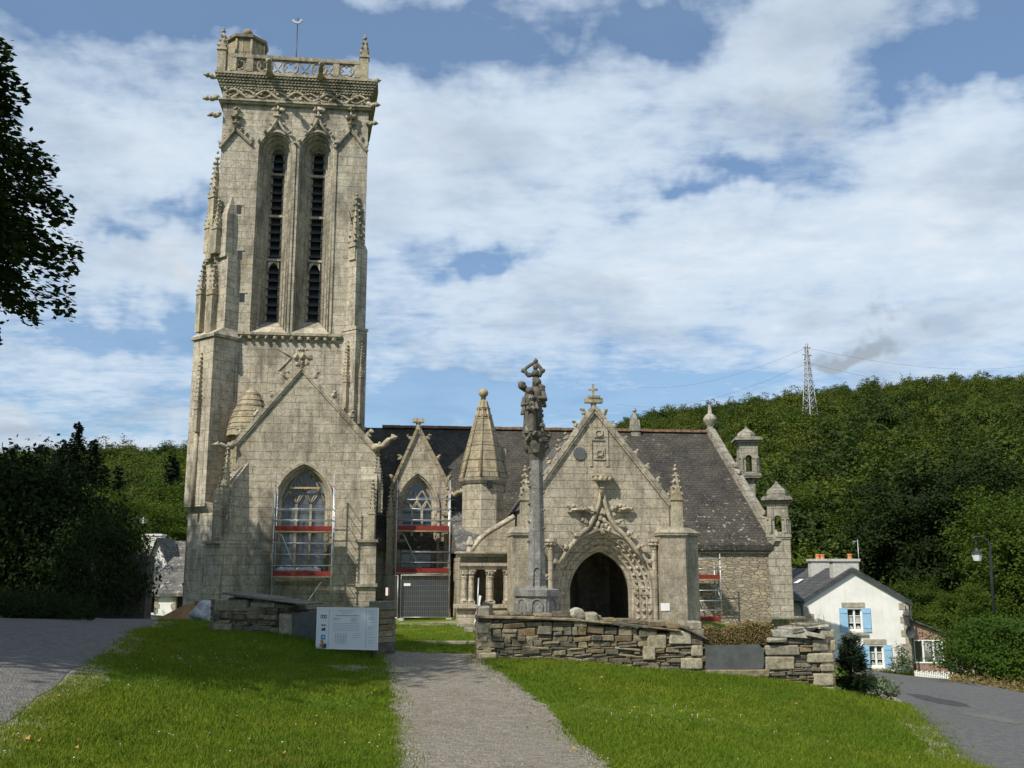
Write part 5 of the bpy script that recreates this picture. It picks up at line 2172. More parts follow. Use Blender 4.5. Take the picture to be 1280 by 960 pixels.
# hanging leaf under the crest
for i, (du, v) in enumerate(((0, 640), (-2, 648), (2, 650), (0, 658), (-5, 656), (5, 657), (-8, 662), (8, 662), (0, 664))):
    x, z = Q(752.5 + du, v, PY - .1)
    mb.blob((x, PY - .12, z), (.13, .10, .15), 1, .7, 0, False)
x, z = Q(752.5, 612, PY - .18)
zt = qz(752.5, 593, PY - .18)
mb.tube([(x, PY - .16, z - .3), (x, PY - .2, zt)], [.10, .07], 7)
mb.lathe(x, PY - .18, [(.1, z + .02), (.15, z + .06), (.1, z + .1)], 8)
mb.box(x - .40, x + .40, PY - .40, PY - .02, zt - .08, zt + .06)
for sg in (-1, -.3, .4, 1):
    mb.blob((x + sg * .3, PY - .38, zt - .2), (.15, .12, .12), 1, .8, 0, False)
part('ogee_crest', mb, M['carved'], porch)
for u0, u1 in ((709, 733), (768, 790)):
    mb = MB()
    xa_, z = Q(u0, 636, PY)
    xb_ = qx(u1, 636, PY)
    mb.box(xa_, xb_, PY - .16, PY + .02, z - .14, z - .05)
    for k in range(5):
        t = (k + .5) / 5
        mb.blob((xa_ + (xb_ - xa_) * t, PY - .13, z + .05 + .08 * sin(t * 5)), (.14, .12, .10), 1, .7, 0, False)
    mb.blob(((xa_ + xb_) / 2, PY - .22, z - .02), (.3, .13, .08), 1, .6, 0, False)
    part('carved_angel', mb, M['carved'], porch)
mb = MB()
for (uc, vc, s) in ((748, 542, .30), (749, 567, .26)):
    x, z = Q(uc, vc, PY)
    mb.box(x - s, x + s, PY - .05, PY + .01, z - s, z + s)
    mb.box(x - s * .62, x + s * .62, PY - .09, PY - .052, z - s * .6, z + s * .6)
    mb.tube([(x + s * .5 * cos(2 * pi * k / 12), PY - .1, z + s * .42 * sin(2 * pi * k / 12)) for k in range(12)], .03, 5, 0, True)
x0_, z1_ = Q(738, 530, PY)
x1_, z0_ = Q(759, 583, PY)
for xx in (x0_, x1_):
    mb.box(xx - .05, xx + .05, PY - .05, PY + .01, z0_, z1_)
part('carved_panel', mb, M['stone_porch'], porch)
mb = MB()
x, z = Q(724.5, 567, PY)
mb.prism([(x + .28 * cos(2 * pi * k / 10 + .2), z + .28 * sin(2 * pi * k / 10 + .2)) for k in range(10)], PY - .05, PY + .01)
part('sundial_disc', mb, M['slate_disc'], porch)
for u, in ((688,), (817.5,)):
    mb = MB()
    yy = PY - .28
    x, zt = Q(u, 676, yy)
    mb.lathe(x, yy, [(.11, -1.0), (.11, zt - .35), (.14, zt - .33), (.12, zt - .25), (.22, zt - .08), (.27, zt - .04), (.27, zt + .08)], 10, 0, False)
    for k in range(8):
        mb.blob((x + .19 * cos(k * pi / 4), yy + .19 * sin(k * pi / 4), zt - .14), .075, 1, .5, 0, False)
    part('colonnette', mb, M['stone_porch'], porch)
# buttresses
mb = MB()
yb = PY - .75
xa_, xb_ = qx(826, 700, yb), qx(857.5, 700, yb)
zc_ = qz(840, 669, yb)
pol = [(xa_, PY + .5), (xa_, yb), (xb_, yb), (xb_ + .75, yb + .72), (xb_ + .75, PY + 1.5)]
mb.prismz(pol, -1.4, zc_)
cc = ((xa_ + xb_) / 2, yb + .8)
mb.prismz(scaled(pol, cc, 1.10), zc_, zc_ + .10)
mb.prismz(scaled(pol, cc, 1.13), zc_ + .102, zc_ + .36, scaled(pol, cc, .72))
part('buttress', mb, M['stone_pier'], porch)
mb = MB()
x = qx(845, 620, PY - .2)
pinnacle(mb, x, PY - .2, zc_ + .1, qz(845, 582, PY - .2), .42, shaft=.52)
part('pinnacle', mb, M['carved'], porch)
mb = MB()
xa_, xb_ = qx(640.5, 700, yb), qx(664, 700, yb)
zc_ = qz(650, 669, yb)
pol = [(xa_, PY + 1.0), (xa_, yb), (xb_, yb), (xb_ + .3, PY + .4), (xb_ + .3, PY + 1.0)]
mb.prismz(pol, -1.4, zc_)
cc = ((xa_ + xb_) / 2, yb + .8)
mb.prismz(scaled(pol, cc, 1.10), zc_, zc_ + .10)
mb.prismz(scaled(pol, cc, 1.13), zc_ + .102, zc_ + .36, scaled(pol, cc, .72))
part('buttress', mb, M['stone_pier'], porch)
mb = MB()
x = qx(656.5, 620, PY - .2)
pinnacle(mb, x, PY - .2, zc_ + .1, qz(656.5, 583, PY - .2), .40, shaft=.52)
part('pinnacle', mb, M['carved'], porch)
# plaque beside the door
mb = MB()
x, z = Q(831, 759, yb)
mb.box(x - .17, x + .20, yb - .02, yb + .01, z - .14, z + .16)
part('white_plaque', mb, M['render_old'], porch)

# ---- columned ossuary annexe left of the porch
OY = -1.6
o0, o1 = qx(575, 740, OY), qx(642, 740, OY)
zs_, zc1, zc0 = qz(610, 757, OY), qz(610, 712, OY), qz(610, 694, OY)
mb = MB()
mb.box(o0 - .1, o1, OY - .05, OY + .6, -1.2, zs_ - .1)
mb.box(o0 - .25, o1, OY - .22, OY + .62, zs_ - .1, zs_ + .05)
mb.box(o0, o1, OY, OY + .5, zc1, zc1 + .15)
mb.box(o0 - .08, o1, OY - .1, OY + .52, zc1 + .152, zc1 + .28)
mb.box(o0 + .05, o1, OY + .06, OY + .5, zc1 + .282, zc0 - .06)
mb.box(o0 - .16, o1, OY - .25, OY + .55, zc0 - .06, zc0 + .06)
mb.box(o0 - .22, o1, OY - .34, OY + .56, zc0 + .062, zc0 + .15)
mb.box(o0 + .05, o0 + .5, OY + .602, NY - .3, -1.2, zc0 - .06)
mb.box(o0 + .502, o1, OY + 2.2, OY + 2.5, -1.2, zc0)
oss = part('ossuary', mb, M['stone_porch'])
mb = MB()
sc_pts = []
for u, v in ((590, 689), (593, 684), (599, 676), (608, 668), (618, 662), (630, 655), (643, 647)):
    sc_pts.append(Q(u, v, OY + .2))
mb.prism([(sc_pts[0][0], zc0 + .152)] + [(sc_pts[-1][0], zc0 + .152)] + sc_pts[::-1], OY + .05, OY + .5)
mb.tube([(p[0], OY + .1, p[1] + .03) for p in sc_pts], .10, 6)
mb.tube([(p[0], OY + .3, p[1] + .06) for p in sc_pts], .13, 6)
mb.lathe(qx(588, 690, OY), OY + .2, [(.16, zc0 + .1), (.14, zc0 + .4), (.2, zc0 + .45), (.06, zc0 + .8)], 8)
part('scroll_gable', mb, M['stone_porch'], oss)
mb = MB()
mb.add([(o0 - .1, OY + .5, zc0 + .155), (o1, OY + .5, zc0 + .155), (o1, NY, zc0 + 2.2), (o0 - .1, NY, zc0 + 2.2), (o0 - .1, NY, zc0 + .155), (o1, NY, zc0 + .155)], [(0, 1, 2, 3), (0, 3, 4), (1, 5, 2), (3, 2, 5, 4), (0, 4, 5, 1)])
part('annexe_roof', mb, M['slate_old'], oss)
for u in (580.5, 589, 613, 635):
    mb = MB()
    x = qx(u, 740, OY - .05)
    hw_ = .16 if u < 600 else .2
    mb.box(x - hw_, x + hw_, OY - .12, OY + .3, zs_ + .052, zs_ + .2)
    mb.box(x - hw_ * .8, x + hw_ * .8, OY + .06, OY + .32, zs_ + .2, zc1 - .01)
    mb.lathe(x, OY - .02, [(.15, zs_ + .2), (.12, zs_ + .28), (.12, zc1 - .35), (.15, zc1 - .32), (.12, zc1 - .28), (.2, zc1 - .06)], 10)
    mb.box(x - hw_ - .03, x + hw_ + .03, OY - .17, OY + .33, zc1 - .08, zc1 - .003)
    for k in range(6):
        mb.blob((x + .15 * cos(k * pi / 3), OY - .02 + .15 * sin(k * pi / 3), zc1 - .15), .06, 1, .5, 0, False)
    part('column', mb, M['stone_porch'], oss)
mb = MB()
x, z = Q(485, 738, 1.4)
mb.box(x - .10, x + .02, .55, .60, z - .16, z + .16)
# ------------------------------------------------------------------ calvary
cal_base = P(671, 778, 31)
cal = thing('calvary', 'tall grey stone calvary cross crowded with carved figures in front of the porch', 'calvary', (cal_base.x, 31, -.45))


def sub(name, mb, mat, parent, org=(0, 0, 0), bevel=0.0):
    return mb.build(name, mat, parent, (0, 0, 0), bevel)


def zloc(u, v, Y, z0):
    return P(u, v, Y).z - z0


zc = lambda v: zloc(671, v, 31, -.45)
mb = MB()
r8 = pi / 8
mb.lathe(0, 0, [(.90, -.3), (.90, .15), (.68, .2), (.68, zc(742) - .12), (.75, zc(742) - .06), (.75, zc(737)), (.42, zc(735))], 8, r8)
for k in range(8):
    a = k * pi / 4
    R_ = Matrix.Rotation(a, 3, 'Z')
    pts = arch_pts(0, .35, zc(755), .16, .16, 0, 6)
    mb.tube([R_ @ Vector((.635, p[0], p[1])) for p in pts], .028, 5)
    # small kneeling relief in the panel
    mb.blob(R_ @ Vector((.67, 0, .55)), (.05, .05, .12), 1, .6) if k == 6 else None
sub('pedestal', mb, M['calvary'], cal)
mb = MB()
mb.lathe(0, 0, [(.38, zc(737)), (.30, zc(732)), (.255, zc(660)), (.215, zc(574))], 8, r8)
pts = arch_pts(0, zc(733), zc(714), .10, .12, 0, 6)
mb.tube([Vector((p[0], -.285, p[1])) for p in pts], .02, 5)
for v in (590, 612, 634, 656, 680):
    for sx_ in (-1, 1):
        f = (737 - v) / 163
        mb.blob((sx_ * (.265 - .05 * f), -.12, zc(v + 4 * sx_)), .05, 1, .4)
sub('shaft', mb, M['calvary'], cal)
mb = MB()
mb.lathe(0, 0, [(.20, zc(578)), (.26, zc(568)), (.36, zc(556)), (.34, zc(552)), (.42, zc(546)), (.44, zc(541))], 10, 0)
rc = random.Random(5)
for k in range(46):
    a = rc.uniform(0, 2 * pi)
    f = rc.random()
    r_ = .22 + .20 * f
    mb.blob((r_ * cos(a), r_ * sin(a), zc(570) + (zc(543) - zc(570)) * f), rc.uniform(.06, .12), 1, .9, 0, False, rc)
sub('carved_console', mb, M['calvary_dark'], cal)


def statue(x, y, z0, h, lean=0.0, face=0.0, seed=0):
    """robed stone figure as one carved piece"""
    r_ = random.Random(seed)
    mb = MB()
    n = 14
    prof = [(0, .155), (.15, .15), (.35, .135), (.5, .125), (.62, .135), (.72, .15), (.80, .14), (.835, .07), (.86, .055)]
    vs, fs = [], []
    for t, r in prof:
        for k in range(n):
            a = 2 * pi * k / n
            fold = 1 + (.16 * sin(a * 5 + t * 4 + seed) if t < .6 else .05 * sin(a * 3))
            rr_ = r * h * fold
            vs.append((x + lean * t * h + rr_ * .70 * cos(a), y + rr_ * .66 * sin(a), z0 + t * h))
    for i in range(len(prof) - 1):
        for k in range(n):
            k2 = (k + 1) % n
            fs.append((i * n + k, i * n + k2, (i + 1) * n + k2, (i + 1) * n + k))
    mb.add(vs, fs, 0, True)
    hx = x + lean * h * .95
    mb.blob((hx, y, z0 + h * .925), (h * .068, h * .075, h * .085), 2, .12, 0, True, r_)
    mb.blob((hx, y + .02, z0 + h * .945), (h * .085, h * .085, h * .075), 2, .2, 0, True, r_)
    mb.blob((hx, y - h * .075, z0 + h * .915), (h * .016, h * .025, h * .025), 1, .1, 0, True, r_)
    for sg in (-1, 1):
        s_ = Vector((x + lean * h * .76 + sg * h * .095, y, z0 + h * .77))
        e_ = s_ + Vector((sg * h * .05, -h * .08, -h * .17))
        w__ = Vector((x + lean * h * .62 + sg * h * .03, y - h * .17, z0 + h * .62))
        mb.tube([s_, e_, w__], [h * .058, h * .05, h * .035], 7)
    return mb


for (u, v0, v1, yy, ln, sd) in ((656, 543, 486, -.22, .02, 1), (663, 541, 497, -.36, .0, 2), (672, 541, 474, -.05, .0, 3), (675, 543, 483, .18, -.03, 4), (652, 545, 500, .0, .03, 5)):
    x = (P(u, 520, 31).x - cal_base.x) * .66
    mb = statue(x, yy, zc(v0), zc(v1) - zc(v0), ln, 0, sd)
    sub('carved_figure', mb, M['calvary_dark'], cal)
mb = MB()
x = P(677, 540, 31).x - cal_base.x
sub('carved_figure', statue(x + .02, -.3, zc(546), zc(527) - zc(546), 0, 0, 6), M['calvary_dark'], cal)
mb = MB()
rc = random.Random(15)
for k in range(70):
    a_ = rc.uniform(0, 2 * pi)
    f = rc.random()
    r_ = (.30 - .10 * f) * rc.uniform(.8, 1.1)
    mb.blob((r_ * cos(a_) - .05, r_ * .9 * sin(a_), zc(543) + (zc(492) - zc(543)) * f), (rc.uniform(.03, .07), .05, rc.uniform(.04, .12)), 1, .9, 0, False, rc)
sub('carved_drapery', mb, M['calvary_dark'], cal)
# cross with the branched arms and the small crowning figure
mb = MB()
mb.tube([(0, .05, zc(545)), (-.02, .05, zc(480)), (0, .05, zc(468))], [.13, .10, .07], 7)
ax = P(652, 484, 31).x - cal_base.x
bx_ = P(677, 484, 31).x - cal_base.x
mb.tube([(ax, .0, zc(482)), (ax * .6, 0, zc(488)), (0, 0, zc(487)), (bx_ * .6, 0, zc(486)), (bx_, 0, zc(481))], [.13, .10, .12, .11, .13], 7)
for px_, v in ((ax, 482), (ax * .5, 493), (bx_ * .3, 497), (bx_, 486), (0, 492), (bx_ * .8, 499)):
    mb.blob((px_, -.08, zc(v)), (.13, .13, .16), 1, .7, 0, False)
mb.tube([(0, 0, zc(490)), (.02, 0, zc(474)), (0, 0, zc(466))], [.09, .10, .07], 7)
mb.blob((-.02, 0, zc(475)), .12, 1, .4)
t0, t1 = zc(466), zc(452)
hw_ = P(677.5, 465, 31).x - cal_base.x
hl_ = P(654.5, 464, 31).x - cal_base.x
sh = zc(468)
mb.tube([(0, 0, zc(470)), (0, 0, zc(463))], [.13, .10], 8)
mb.blob((-.01, -.02, zc(459)), (.085, .09, .11), 2, .15)
for e_ in (hl_, hw_):
    mb.tube([(0, 0, sh), (e_ * .6, 0, sh - .03), (e_, 0, zc(463)), (e_ * .55, 0, zc(457.5)), (0, 0, zc(452.5))], [.08, .085, .075, .055, .05], 7)
    mb.blob((e_, 0, zc(463.5)), .10, 1, .5)
mb.blob((0, 0, zc(452)), .10, 1, .4)
sub('cross', mb, M['calvary_dark'], cal)


# ------------------------------------------------------------------ dry stone walls
def jbox(mb, c, ax, s, rd, jit=.15, mi=0):
    """one stone: box with knocked-about corners; ax are its three axes"""
    vs = []
    for dx, dy, dz in ((-1, -1, -1), (1, -1, -1), (1, 1, -1), (-1, 1, -1), (-1, -1, 1), (1, -1, 1), (1, 1, 1), (-1, 1, 1)):
        q = Vector(c)
        for k, d in enumerate((dx, dy, dz)):
            q = q + ax[k] * (d * s[k] / 2 * (1 + rd.uniform(-jit, jit * .3)))
        vs.append(q)
    mb.add(vs, [(0, 3, 2, 1), (4, 5, 6, 7), (0, 1, 5, 4), (1, 2, 6, 5), (2, 3, 7, 6), (3, 0, 4, 7)], mi)


def stone_wall(name, A, B, top, thick, seed, blocks, gaps, label, cat, rowh=(.025, .105), ln=(.07, .42)):
    """A, B: ends of the front face on plan; top(s): height of the wall head; blocks: big stones (s0, s1, z0, z1)"""
    rd = random.Random(seed)
    A, B = Vector((A.x, A.y, 0)), Vector((B.x, B.y, 0))
    L = (B - A).length
    ex = (B - A).normalized()
    ey = Vector((-ex.y, ex.x, 0))
    ez = Vector((0, 0, 1))
    zb = min(g(A.x, A.y), g(B.x, B.y)) - .3
    t = thing(name, label, cat, (A.x, A.y, g(A.x, A.y)), 0)
    org = Vector((A.x, A.y, g(A.x, A.y)))

    def pos(s, d, z):
        return A + ex * s + ey * d + ez * z - org

    core = MB()
    n = 40
    for i in range(n):
        s0, s1 = L * i / n, L * (i + 1) / n
        if any(g0 <= (s0 + s1) / 2 <= g1 for g0, g1 in gaps):
            continue
        zt = min(top(s0), top(s1)) - .05
        s0, s1 = max(s0, .05), min(s1, L - .05)
        vs = [pos(s0, .045, zb), pos(s1, .045, zb), pos(s1, thick - .07, zb), pos(s0, thick - .07, zb), pos(s0, .045, zt), pos(s1, .045, zt), pos(s1, thick - .07, zt), pos(s0, thick - .07, zt)]
        core.add(vs, [(0, 3, 2, 1), (4, 5, 6, 7), (0, 1, 5, 4), (1, 2, 6, 5), (2, 3, 7, 6), (3, 0, 4, 7)])
    sub('wall_core', core, M['gap'], t)
    mb = MB()
    for face in (0, 1):
        z = zb
        while z < max(top(L * k / 20) for k in range(21)):
            h = rd.uniform(*rowh) * rd.choice((1, 1, 1, 1.5))
            s = -rd.uniform(0, .2)
            while s < L:
                l = rd.uniform(*ln) * (1.5 if h < .06 else 1)
                a, b = max(0, s), min(L, s + l)
                s += l
                mid = (a + b) / 2
                if b - a < .05 or z + h * .6 > top(mid) or any(g0 <= mid <= g1 for g0, g1 in gaps):
                    continue
                if face == 0 and any(b0 < mid < b1 and c0 < z + h / 2 < c1 for b0, b1, c0, c1 in blocks):
                    continue
                pr = rd.uniform(-.02, .035)
                dz = rd.uniform(-.012, .012) + .055 * noise.noise(Vector((mid * 1.1, z * 2, seed)))
                d0 = -pr if face == 0 else thick - .26 + pr
                tilt = rd.gauss(0, .06)
                ex2 = (ex + ez * tilt).normalized()
                ez2 = (ez - ex * tilt).normalized()
                if rd.random() < .16 and h > .06:
                    for q in (0, 1):
                        jbox(mb, pos(mid, d0 + .13, z + h * (.25 + .5 * q) + dz), (ex2, ey, ez2), (b - a - rd.uniform(-.02, .02), .26, h * .5), rd, .2)
                else:
                    jbox(mb, pos(mid, d0 + .13, z + h / 2 + dz), (ex2, ey, ez2), (b - a - rd.uniform(-.02, .012), .26, h - rd.uniform(-.012, .008)), rd, .2)
            z += h
    # end faces
    for s_ in (0, L):
        z = zb
        while z < top(s_) - .05:
            h = rd.uniform(.08, .2)
            jbox(mb, pos(s_ + (.12 if s_ == 0 else -.12), thick / 2, z + h / 2), (ex, ey, ez), (.27, thick + .03, h - .01), rd, .08)
            z += h
    sub('rubble_stones', mb, M['schist'], t, bevel=.012)
    bb = MB()
    for b0, b1, c0, c1 in blocks:
        jbox(bb, pos((b0 + b1) / 2, .13, (c0 + c1) / 2), (ex, ey, ez), (b1 - b0 - .015, .32, c1 - c0 - .012), rd, .10)
    if blocks:
        o_ = sub('granite_blocks', bb, M['granite_block'], t, bevel=.03)
        o_.modifiers['edge'].segments = 3
    return t, pos, (ex, ey, ez), L, rd


wA, wB = P(597, 826, 19.0), P(1045, 868, 19.7)
_wd = (Vector((wB.x, wB.y, 0)) - Vector((wA.x, wA.y, 0)))
WL = _wd.length


def wall_s(u, v):
    """distance along the right wall and height, for a photo pixel on its face"""
    a, yy, zz = ray(u, v)
    n = Vector((-_wd.y, _wd.x)).normalized()
    t = (n.x * wA.x + n.y * wA.y) / (n.x * a + n.y * yy)
    q = Vector((t * a - wA.x, t * yy - wA.y))
    return q.dot(Vector((_wd.x, _wd.y)).normalized()), EYE + t * zz


def wrect(u0, v0, u1, v1):
    s0, z1 = wall_s(u0, v0)
    s1, _ = wall_s(u1, v0)
    _, z0 = wall_s((u0 + u1) / 2, v1)
    return (s0, s1, z0, z1)


_tops = [wall_s(*q) for q in ((597, 772), (650, 773), (720, 776), (820, 786), (868, 792), (878, 806), (955, 810), (962, 797), (1000, 792), (1045, 790))]


def wtop(s):
    xs_ = [p[0] for p in _tops]
    return float(np.interp(s, xs_, [p[1] for p in _tops]))


blocks = [wrect(*q) for q in ((596, 778, 612, 793), (808, 793, 833, 812), (836, 788, 865, 806), (803, 807, 820, 826), (850, 822, 879, 838), (863, 806, 879, 821), (955, 806, 1000, 820), (955, 820, 994, 838), (1015, 799, 1036, 815), (1008, 816, 1043, 829), (1037, 799, 1045, 815), (1016, 841, 1043, 858), (1026, 858, 1044, 869), (1024, 786, 1044, 798), (1024, 830, 1043, 840), (597, 815, 622, 824), (598, 795, 610, 803))]
rw_, wpos, wax, WLn, wrd = stone_wall('dry_stone_wall', wA, wB, wtop, .58, 21, blocks, (), 'long dry stone wall of thin brown stones right of the gravel path', 'wall')
ex_, ey_, ez_ = wax
# coping slabs laid along the head
mb = MB()
s = .0
while s < wall_s(852, 800)[0]:
    l = wrd.uniform(.30, .75)
    hh_ = wrd.uniform(.035, .06)
    sl_ = (wtop(min(WL, s + l)) - wtop(s)) / l
    e2 = (ex_ + ez_ * sl_).normalized()
    jbox(mb, wpos(s + l / 2, .27, wtop(s + l / 2) + .015), (e2, ey_, e2.cross(ey_)), (l + .02, .70, hh_), wrd, .05)
    s += l
s = .3
while s < wall_s(856, 800)[0]:
    l = wrd.uniform(.14, .42)
    hh_ = wrd.uniform(.05, .12)
    jbox(mb, wpos(s + l / 2, wrd.uniform(.22, .36), wtop(s + l / 2) + .04 + hh_ / 2), (ex_, ey_, ez_), (l - .02, wrd.uniform(.25, .48), hh_), wrd, .22)
    s += l
sub('coping_stones', mb, M['schist'], rw_, bevel=.012)
for (u0, v0, u1, v1) in ((597, 759, 613, 778), (866, 786, 882, 808), (864, 778, 879, 787), (733, 767, 749, 779)):
    mb = MB()
    s0, s1, z0_, z1_ = wrect(u0, v0, u1, v1)
    jbox(mb, wpos((s0 + s1) / 2, .25, (z0_ + z1_) / 2), (ex_, ey_, ez_), (s1 - s0, .45, z1_ - z0_ + .04), wrd, .12)
    sub('end_block', mb, M['granite_block'], rw_, bevel=.03)
# heavy flat stones on the east end
for (u0, v0, u1, v1, tl) in ((960, 788, 1012, 797, -.05), (985, 783, 1022, 790, .12), (1000, 779, 1036, 785, .05), (958, 797, 985, 803, 0), (1005, 790, 1030, 797, -.18)):
    s0, s1, z0_, z1_ = wrect(u0, v0, u1, v1)
    e2 = (ex_ + ez_ * tl).normalized()
    mb = MB()
    jbox(mb, wpos((s0 + s1) / 2, .24, (z0_ + z1_) / 2), (e2, ey_, e2.cross(ey_)), (s1 - s0, .66, z1_ - z0_), wrd, .3)
    sub('top_slab', mb, M['lichen_stone'], rw_, bevel=.012)
# slate slab set in the recess
s0, s1, z0_, z1_ = wrect(881, 806, 953, 837)
mb = MB()
pl = [(s0, z0_), (s1 - .03, z0_ + .02), (s1, z0_ + .12), (s1, z1_ - .1), (s1 - .08, z1_), (s0, z1_ - .01)]
vs = [wpos(p[0], -.06, p[1]) for p in pl] + [wpos(p[0], .02, p[1]) for p in pl]
n = len(pl)
mb.add(vs, [tuple(range(n)), tuple(reversed(range(n, 2 * n)))] + [(i, i + n, (i + 1) % n + n, (i + 1) % n) for i in range(n)])
tag(sub('slate_slab', mb, M['slab'], rw_), 'large flat grey slate slab')
s0, s1, z0_, z1_ = wrect(880, 837, 960, 846)
mb = MB()
jbox(mb, wpos((s0 + s1) / 2, .0, (z0_ + z1_) / 2), (ex_, ey_, ez_), (s1 - s0, .3, z1_ - z0_), wrd, .08)
sub('ledge_stone', mb, M['schist'], rw_, bevel=.015)
# white boulder lying on the head of the wall
mb = MB()
s, z_ = wall_s(724, 775)
c = wpos(s, .28, z_ + .10)
mb.blob((0, 0, .0), (.165, .13, .12), 3, .16)
o_ = mb.build('boulder', M['lichen_stone'], None, c + Vector((wA.x, wA.y, g(wA.x, wA.y))))
tag(o_, 'pale rounded boulder lying on top of the stone wall', 'boulder')
# dry plants over the slab
r_ = np.random.default_rng(7)


def leaf_patch(name, n, posfn, L, W, mat, up=.3, seed=1):
    r = np.random.default_rng(seed)
    C = np.array([posfn(r) for _ in range(n)])
    nr = unit(r.normal(size=(n, 3)) * .8 + np.array([0, -.3, up]))
    D = unit(np.cross(nr, r.normal(size=(n, 3))))
    N = np.cross(nr, D)
    l = L * r.uniform(.5, 1.5, n)
    me = quad_mesh(name, leaf_quads(C, D, N, l, l * W), mat)
    o = bpy.data.objects.new(name, me)
    COL.objects.link(o)
    return o


gA = Vector((wA.x, wA.y, g(wA.x, wA.y)))
sa, zlo = wall_s(880, 806)
sb_, zhi = wall_s(970, 783)


def pf(r):
    s = r.uniform(sa, sb_)
    zt = zhi - .02 + .05 * sin(s * 5) + .03 * sin(s * 17)
    if r.random() < .72:
        t = r.uniform(0, 1)
        return np.array(wpos(s, .06 - .10 * t * (1 - t) - .03 + .07 * t + r.normal(0, .012), zlo + (zt - zlo) * t) + gA)
    return np.array(wpos(s, r.uniform(.05, .5), zt + r.normal(0, .02)) + gA)


o_ = leaf_patch('bracken', 9500, pf, .045, .5, M['bracken'], .5, 3)
tag(o_, 'dry brown bracken and moss hanging over the slate slab', 'bracken', kind='stuff')
mb = MB()
core_pts = []
s = sa
for i in range(9):
    a, b = sa + (sb_ - sa) * i / 9, sa + (sb_ - sa) * (i + 1) / 9
    mb.obox(wpos((a + b) / 2, .31, (zlo + zhi) / 2 - .06), ((b - a), .42, zhi - zlo), Matrix((ex_, ey_, ez_)).transposed())
sub('earth_bank', mb, M['gap'], rw_)
# twiggy weeds on the wall end
mb = MB()
rd = random.Random(9)
for k in range(36):
    s = rd.uniform(WL - .75, WL + .05)
    p0 = wpos(s, rd.uniform(.1, .5), wtop(WL) - .02)
    h = rd.uniform(.12, .38)
    d = Vector((rd.uniform(-.5, .6), rd.uniform(-.4, .4), 1))
    p1 = p0 + d * h * .55
    p2 = p0 + d * h + Vector((rd.uniform(-.1, .1), 0, 0))
    mb.tube([p0, p1, p2], [.005, .004, .002], 4)
    for q in range(4):
        b_ = p1.lerp(p2, q / 4)
        mb.tube([b_, b_ + Vector((rd.uniform(-.08, .08), rd.uniform(-.05, .05), rd.uniform(.02, .08)))], [.003, .0015], 3)
o_ = mb.build('dry_weeds', M['stem'], None, gA)
tag(o_, 'thin dry twigs sprouting from the end of the stone wall', 'weeds', kind='stuff')

# ---- wall left of the path (in shade)
lA, lB = P(262, 793, 21.9), P(473, 822, 19.8)
_ld = Vector((lB.x - lA.x, lB.y - lA.y, 0))


def lwall_s(u, v):
    a, yy, zz = ray(u, v)
    n = Vector((-_ld.y, _ld.x)).normalized()
    t = (n.x * lA.x + n.y * lA.y) / (n.x * a + n.y * yy)
    q = Vector((t * a - lA.x, t * yy - lA.y))
    return q.dot(Vector((_ld.x, _ld.y)).normalized()), EYE + t * zz


def lrect(u0, v0, u1, v1):
    s0, z1 = lwall_s(u0, v0)
    s1, _ = lwall_s(u1, v0)
    _, z0 = lwall_s((u0 + u1) / 2, v1)
    return (s0, s1, z0, z1)


_lt = [lwall_s(*q) for q in ((262, 752), (285, 744), (345, 752), (368, 764), (396, 764), (398, 760), (473, 757))]
ltop = lambda s: float(np.interp(s, [p[0] for p in _lt], [p[1] for p in _lt]))
lb_ = [lrect(*q) for q in ((268, 748, 312, 765), (268, 778, 290, 789), (349, 766, 367, 797), (312, 752, 345, 760), (396, 764, 440, 776), (440, 764, 464, 780), (464, 757, 473, 772), (464, 786, 473, 800))]
lw_, lpos, lax, _, lrd = stone_wall('dry_stone_wall', lA, lB, ltop, .55, 33, lb_, (), 'short shaded stone wall left of the path behind the sign', 'wall')
for (a, b, e_) in (((284, 741), (345, 750), .05), ((300, 745), (384, 755), .03)):
    s0, z0_ = lwall_s(*a)
    s1, z1_ = lwall_s(*b)
    mb = MB()
    e2 = (lax[0] * (s1 - s0) + lax[2] * (z1_ - z0_)).normalized()
    jbox(mb, lpos((s0 + s1) / 2, .2, (z0_ + z1_) / 2), (e2, lax[1], e2.cross(lax[1])), (s1 - s0, .75, e_), lrd, .04)
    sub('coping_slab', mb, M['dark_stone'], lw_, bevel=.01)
s0, s1, z0_, z1_ = lrect(369, 766, 398, 803)
mb = MB()
jbox(mb, lpos((s0 + s1) / 2, -.05, (z0_ + z1_) / 2), lax, (s1 - s0, .07, z1_ - z0_), lrd, .02)
tag(sub('slate_slab', mb, M['slab'], lw_), 'dark flat slate slab')

# ------------------------------------------------------------------ site sign
sA, sB = P(395.5, 810, 19.55), P(471, 808, 19.2)
sv = Vector((sB.x - sA.x, sB.y - sA.y, 0))
SW = sv.length
sz0 = P(395, 810, 19.55).z
SH = P(395, 760, 19.55).z - sz0
sgn = thing('site_sign', 'white building site notice board leaning on the shaded wall', 'sign', (sA.x, sA.y, g(sA.x, sA.y)), atan2(sv.y, sv.x))
zo = sz0 - g(sA.x, sA.y)
mb = MB()
mb.box(0, SW, 0, .02, zo, zo + SH)
sub('panel', mb, M['sign_white'], sgn)
mb = MB()
f_ = .014
mb.box(-f_, SW + f_, -.006, .026, zo - f_, zo - .001)
mb.box(-f_, SW + f_, -.006, .026, zo + SH + .001, zo + SH + f_)
mb.box(-f_, -.001, -.006, .026, zo, zo + SH)
mb.box(SW + .001, SW + f_, -.006, .026, zo, zo + SH)
sub('frame', mb, M['white_paint'], sgn)
for x in (.12, SW - .12):
    mb = MB()
    mb.box(x - .02, x + .02, .03, .07, -.15, zo + SH - .08)
    sub('post', mb, M['dark_wood'], sgn)


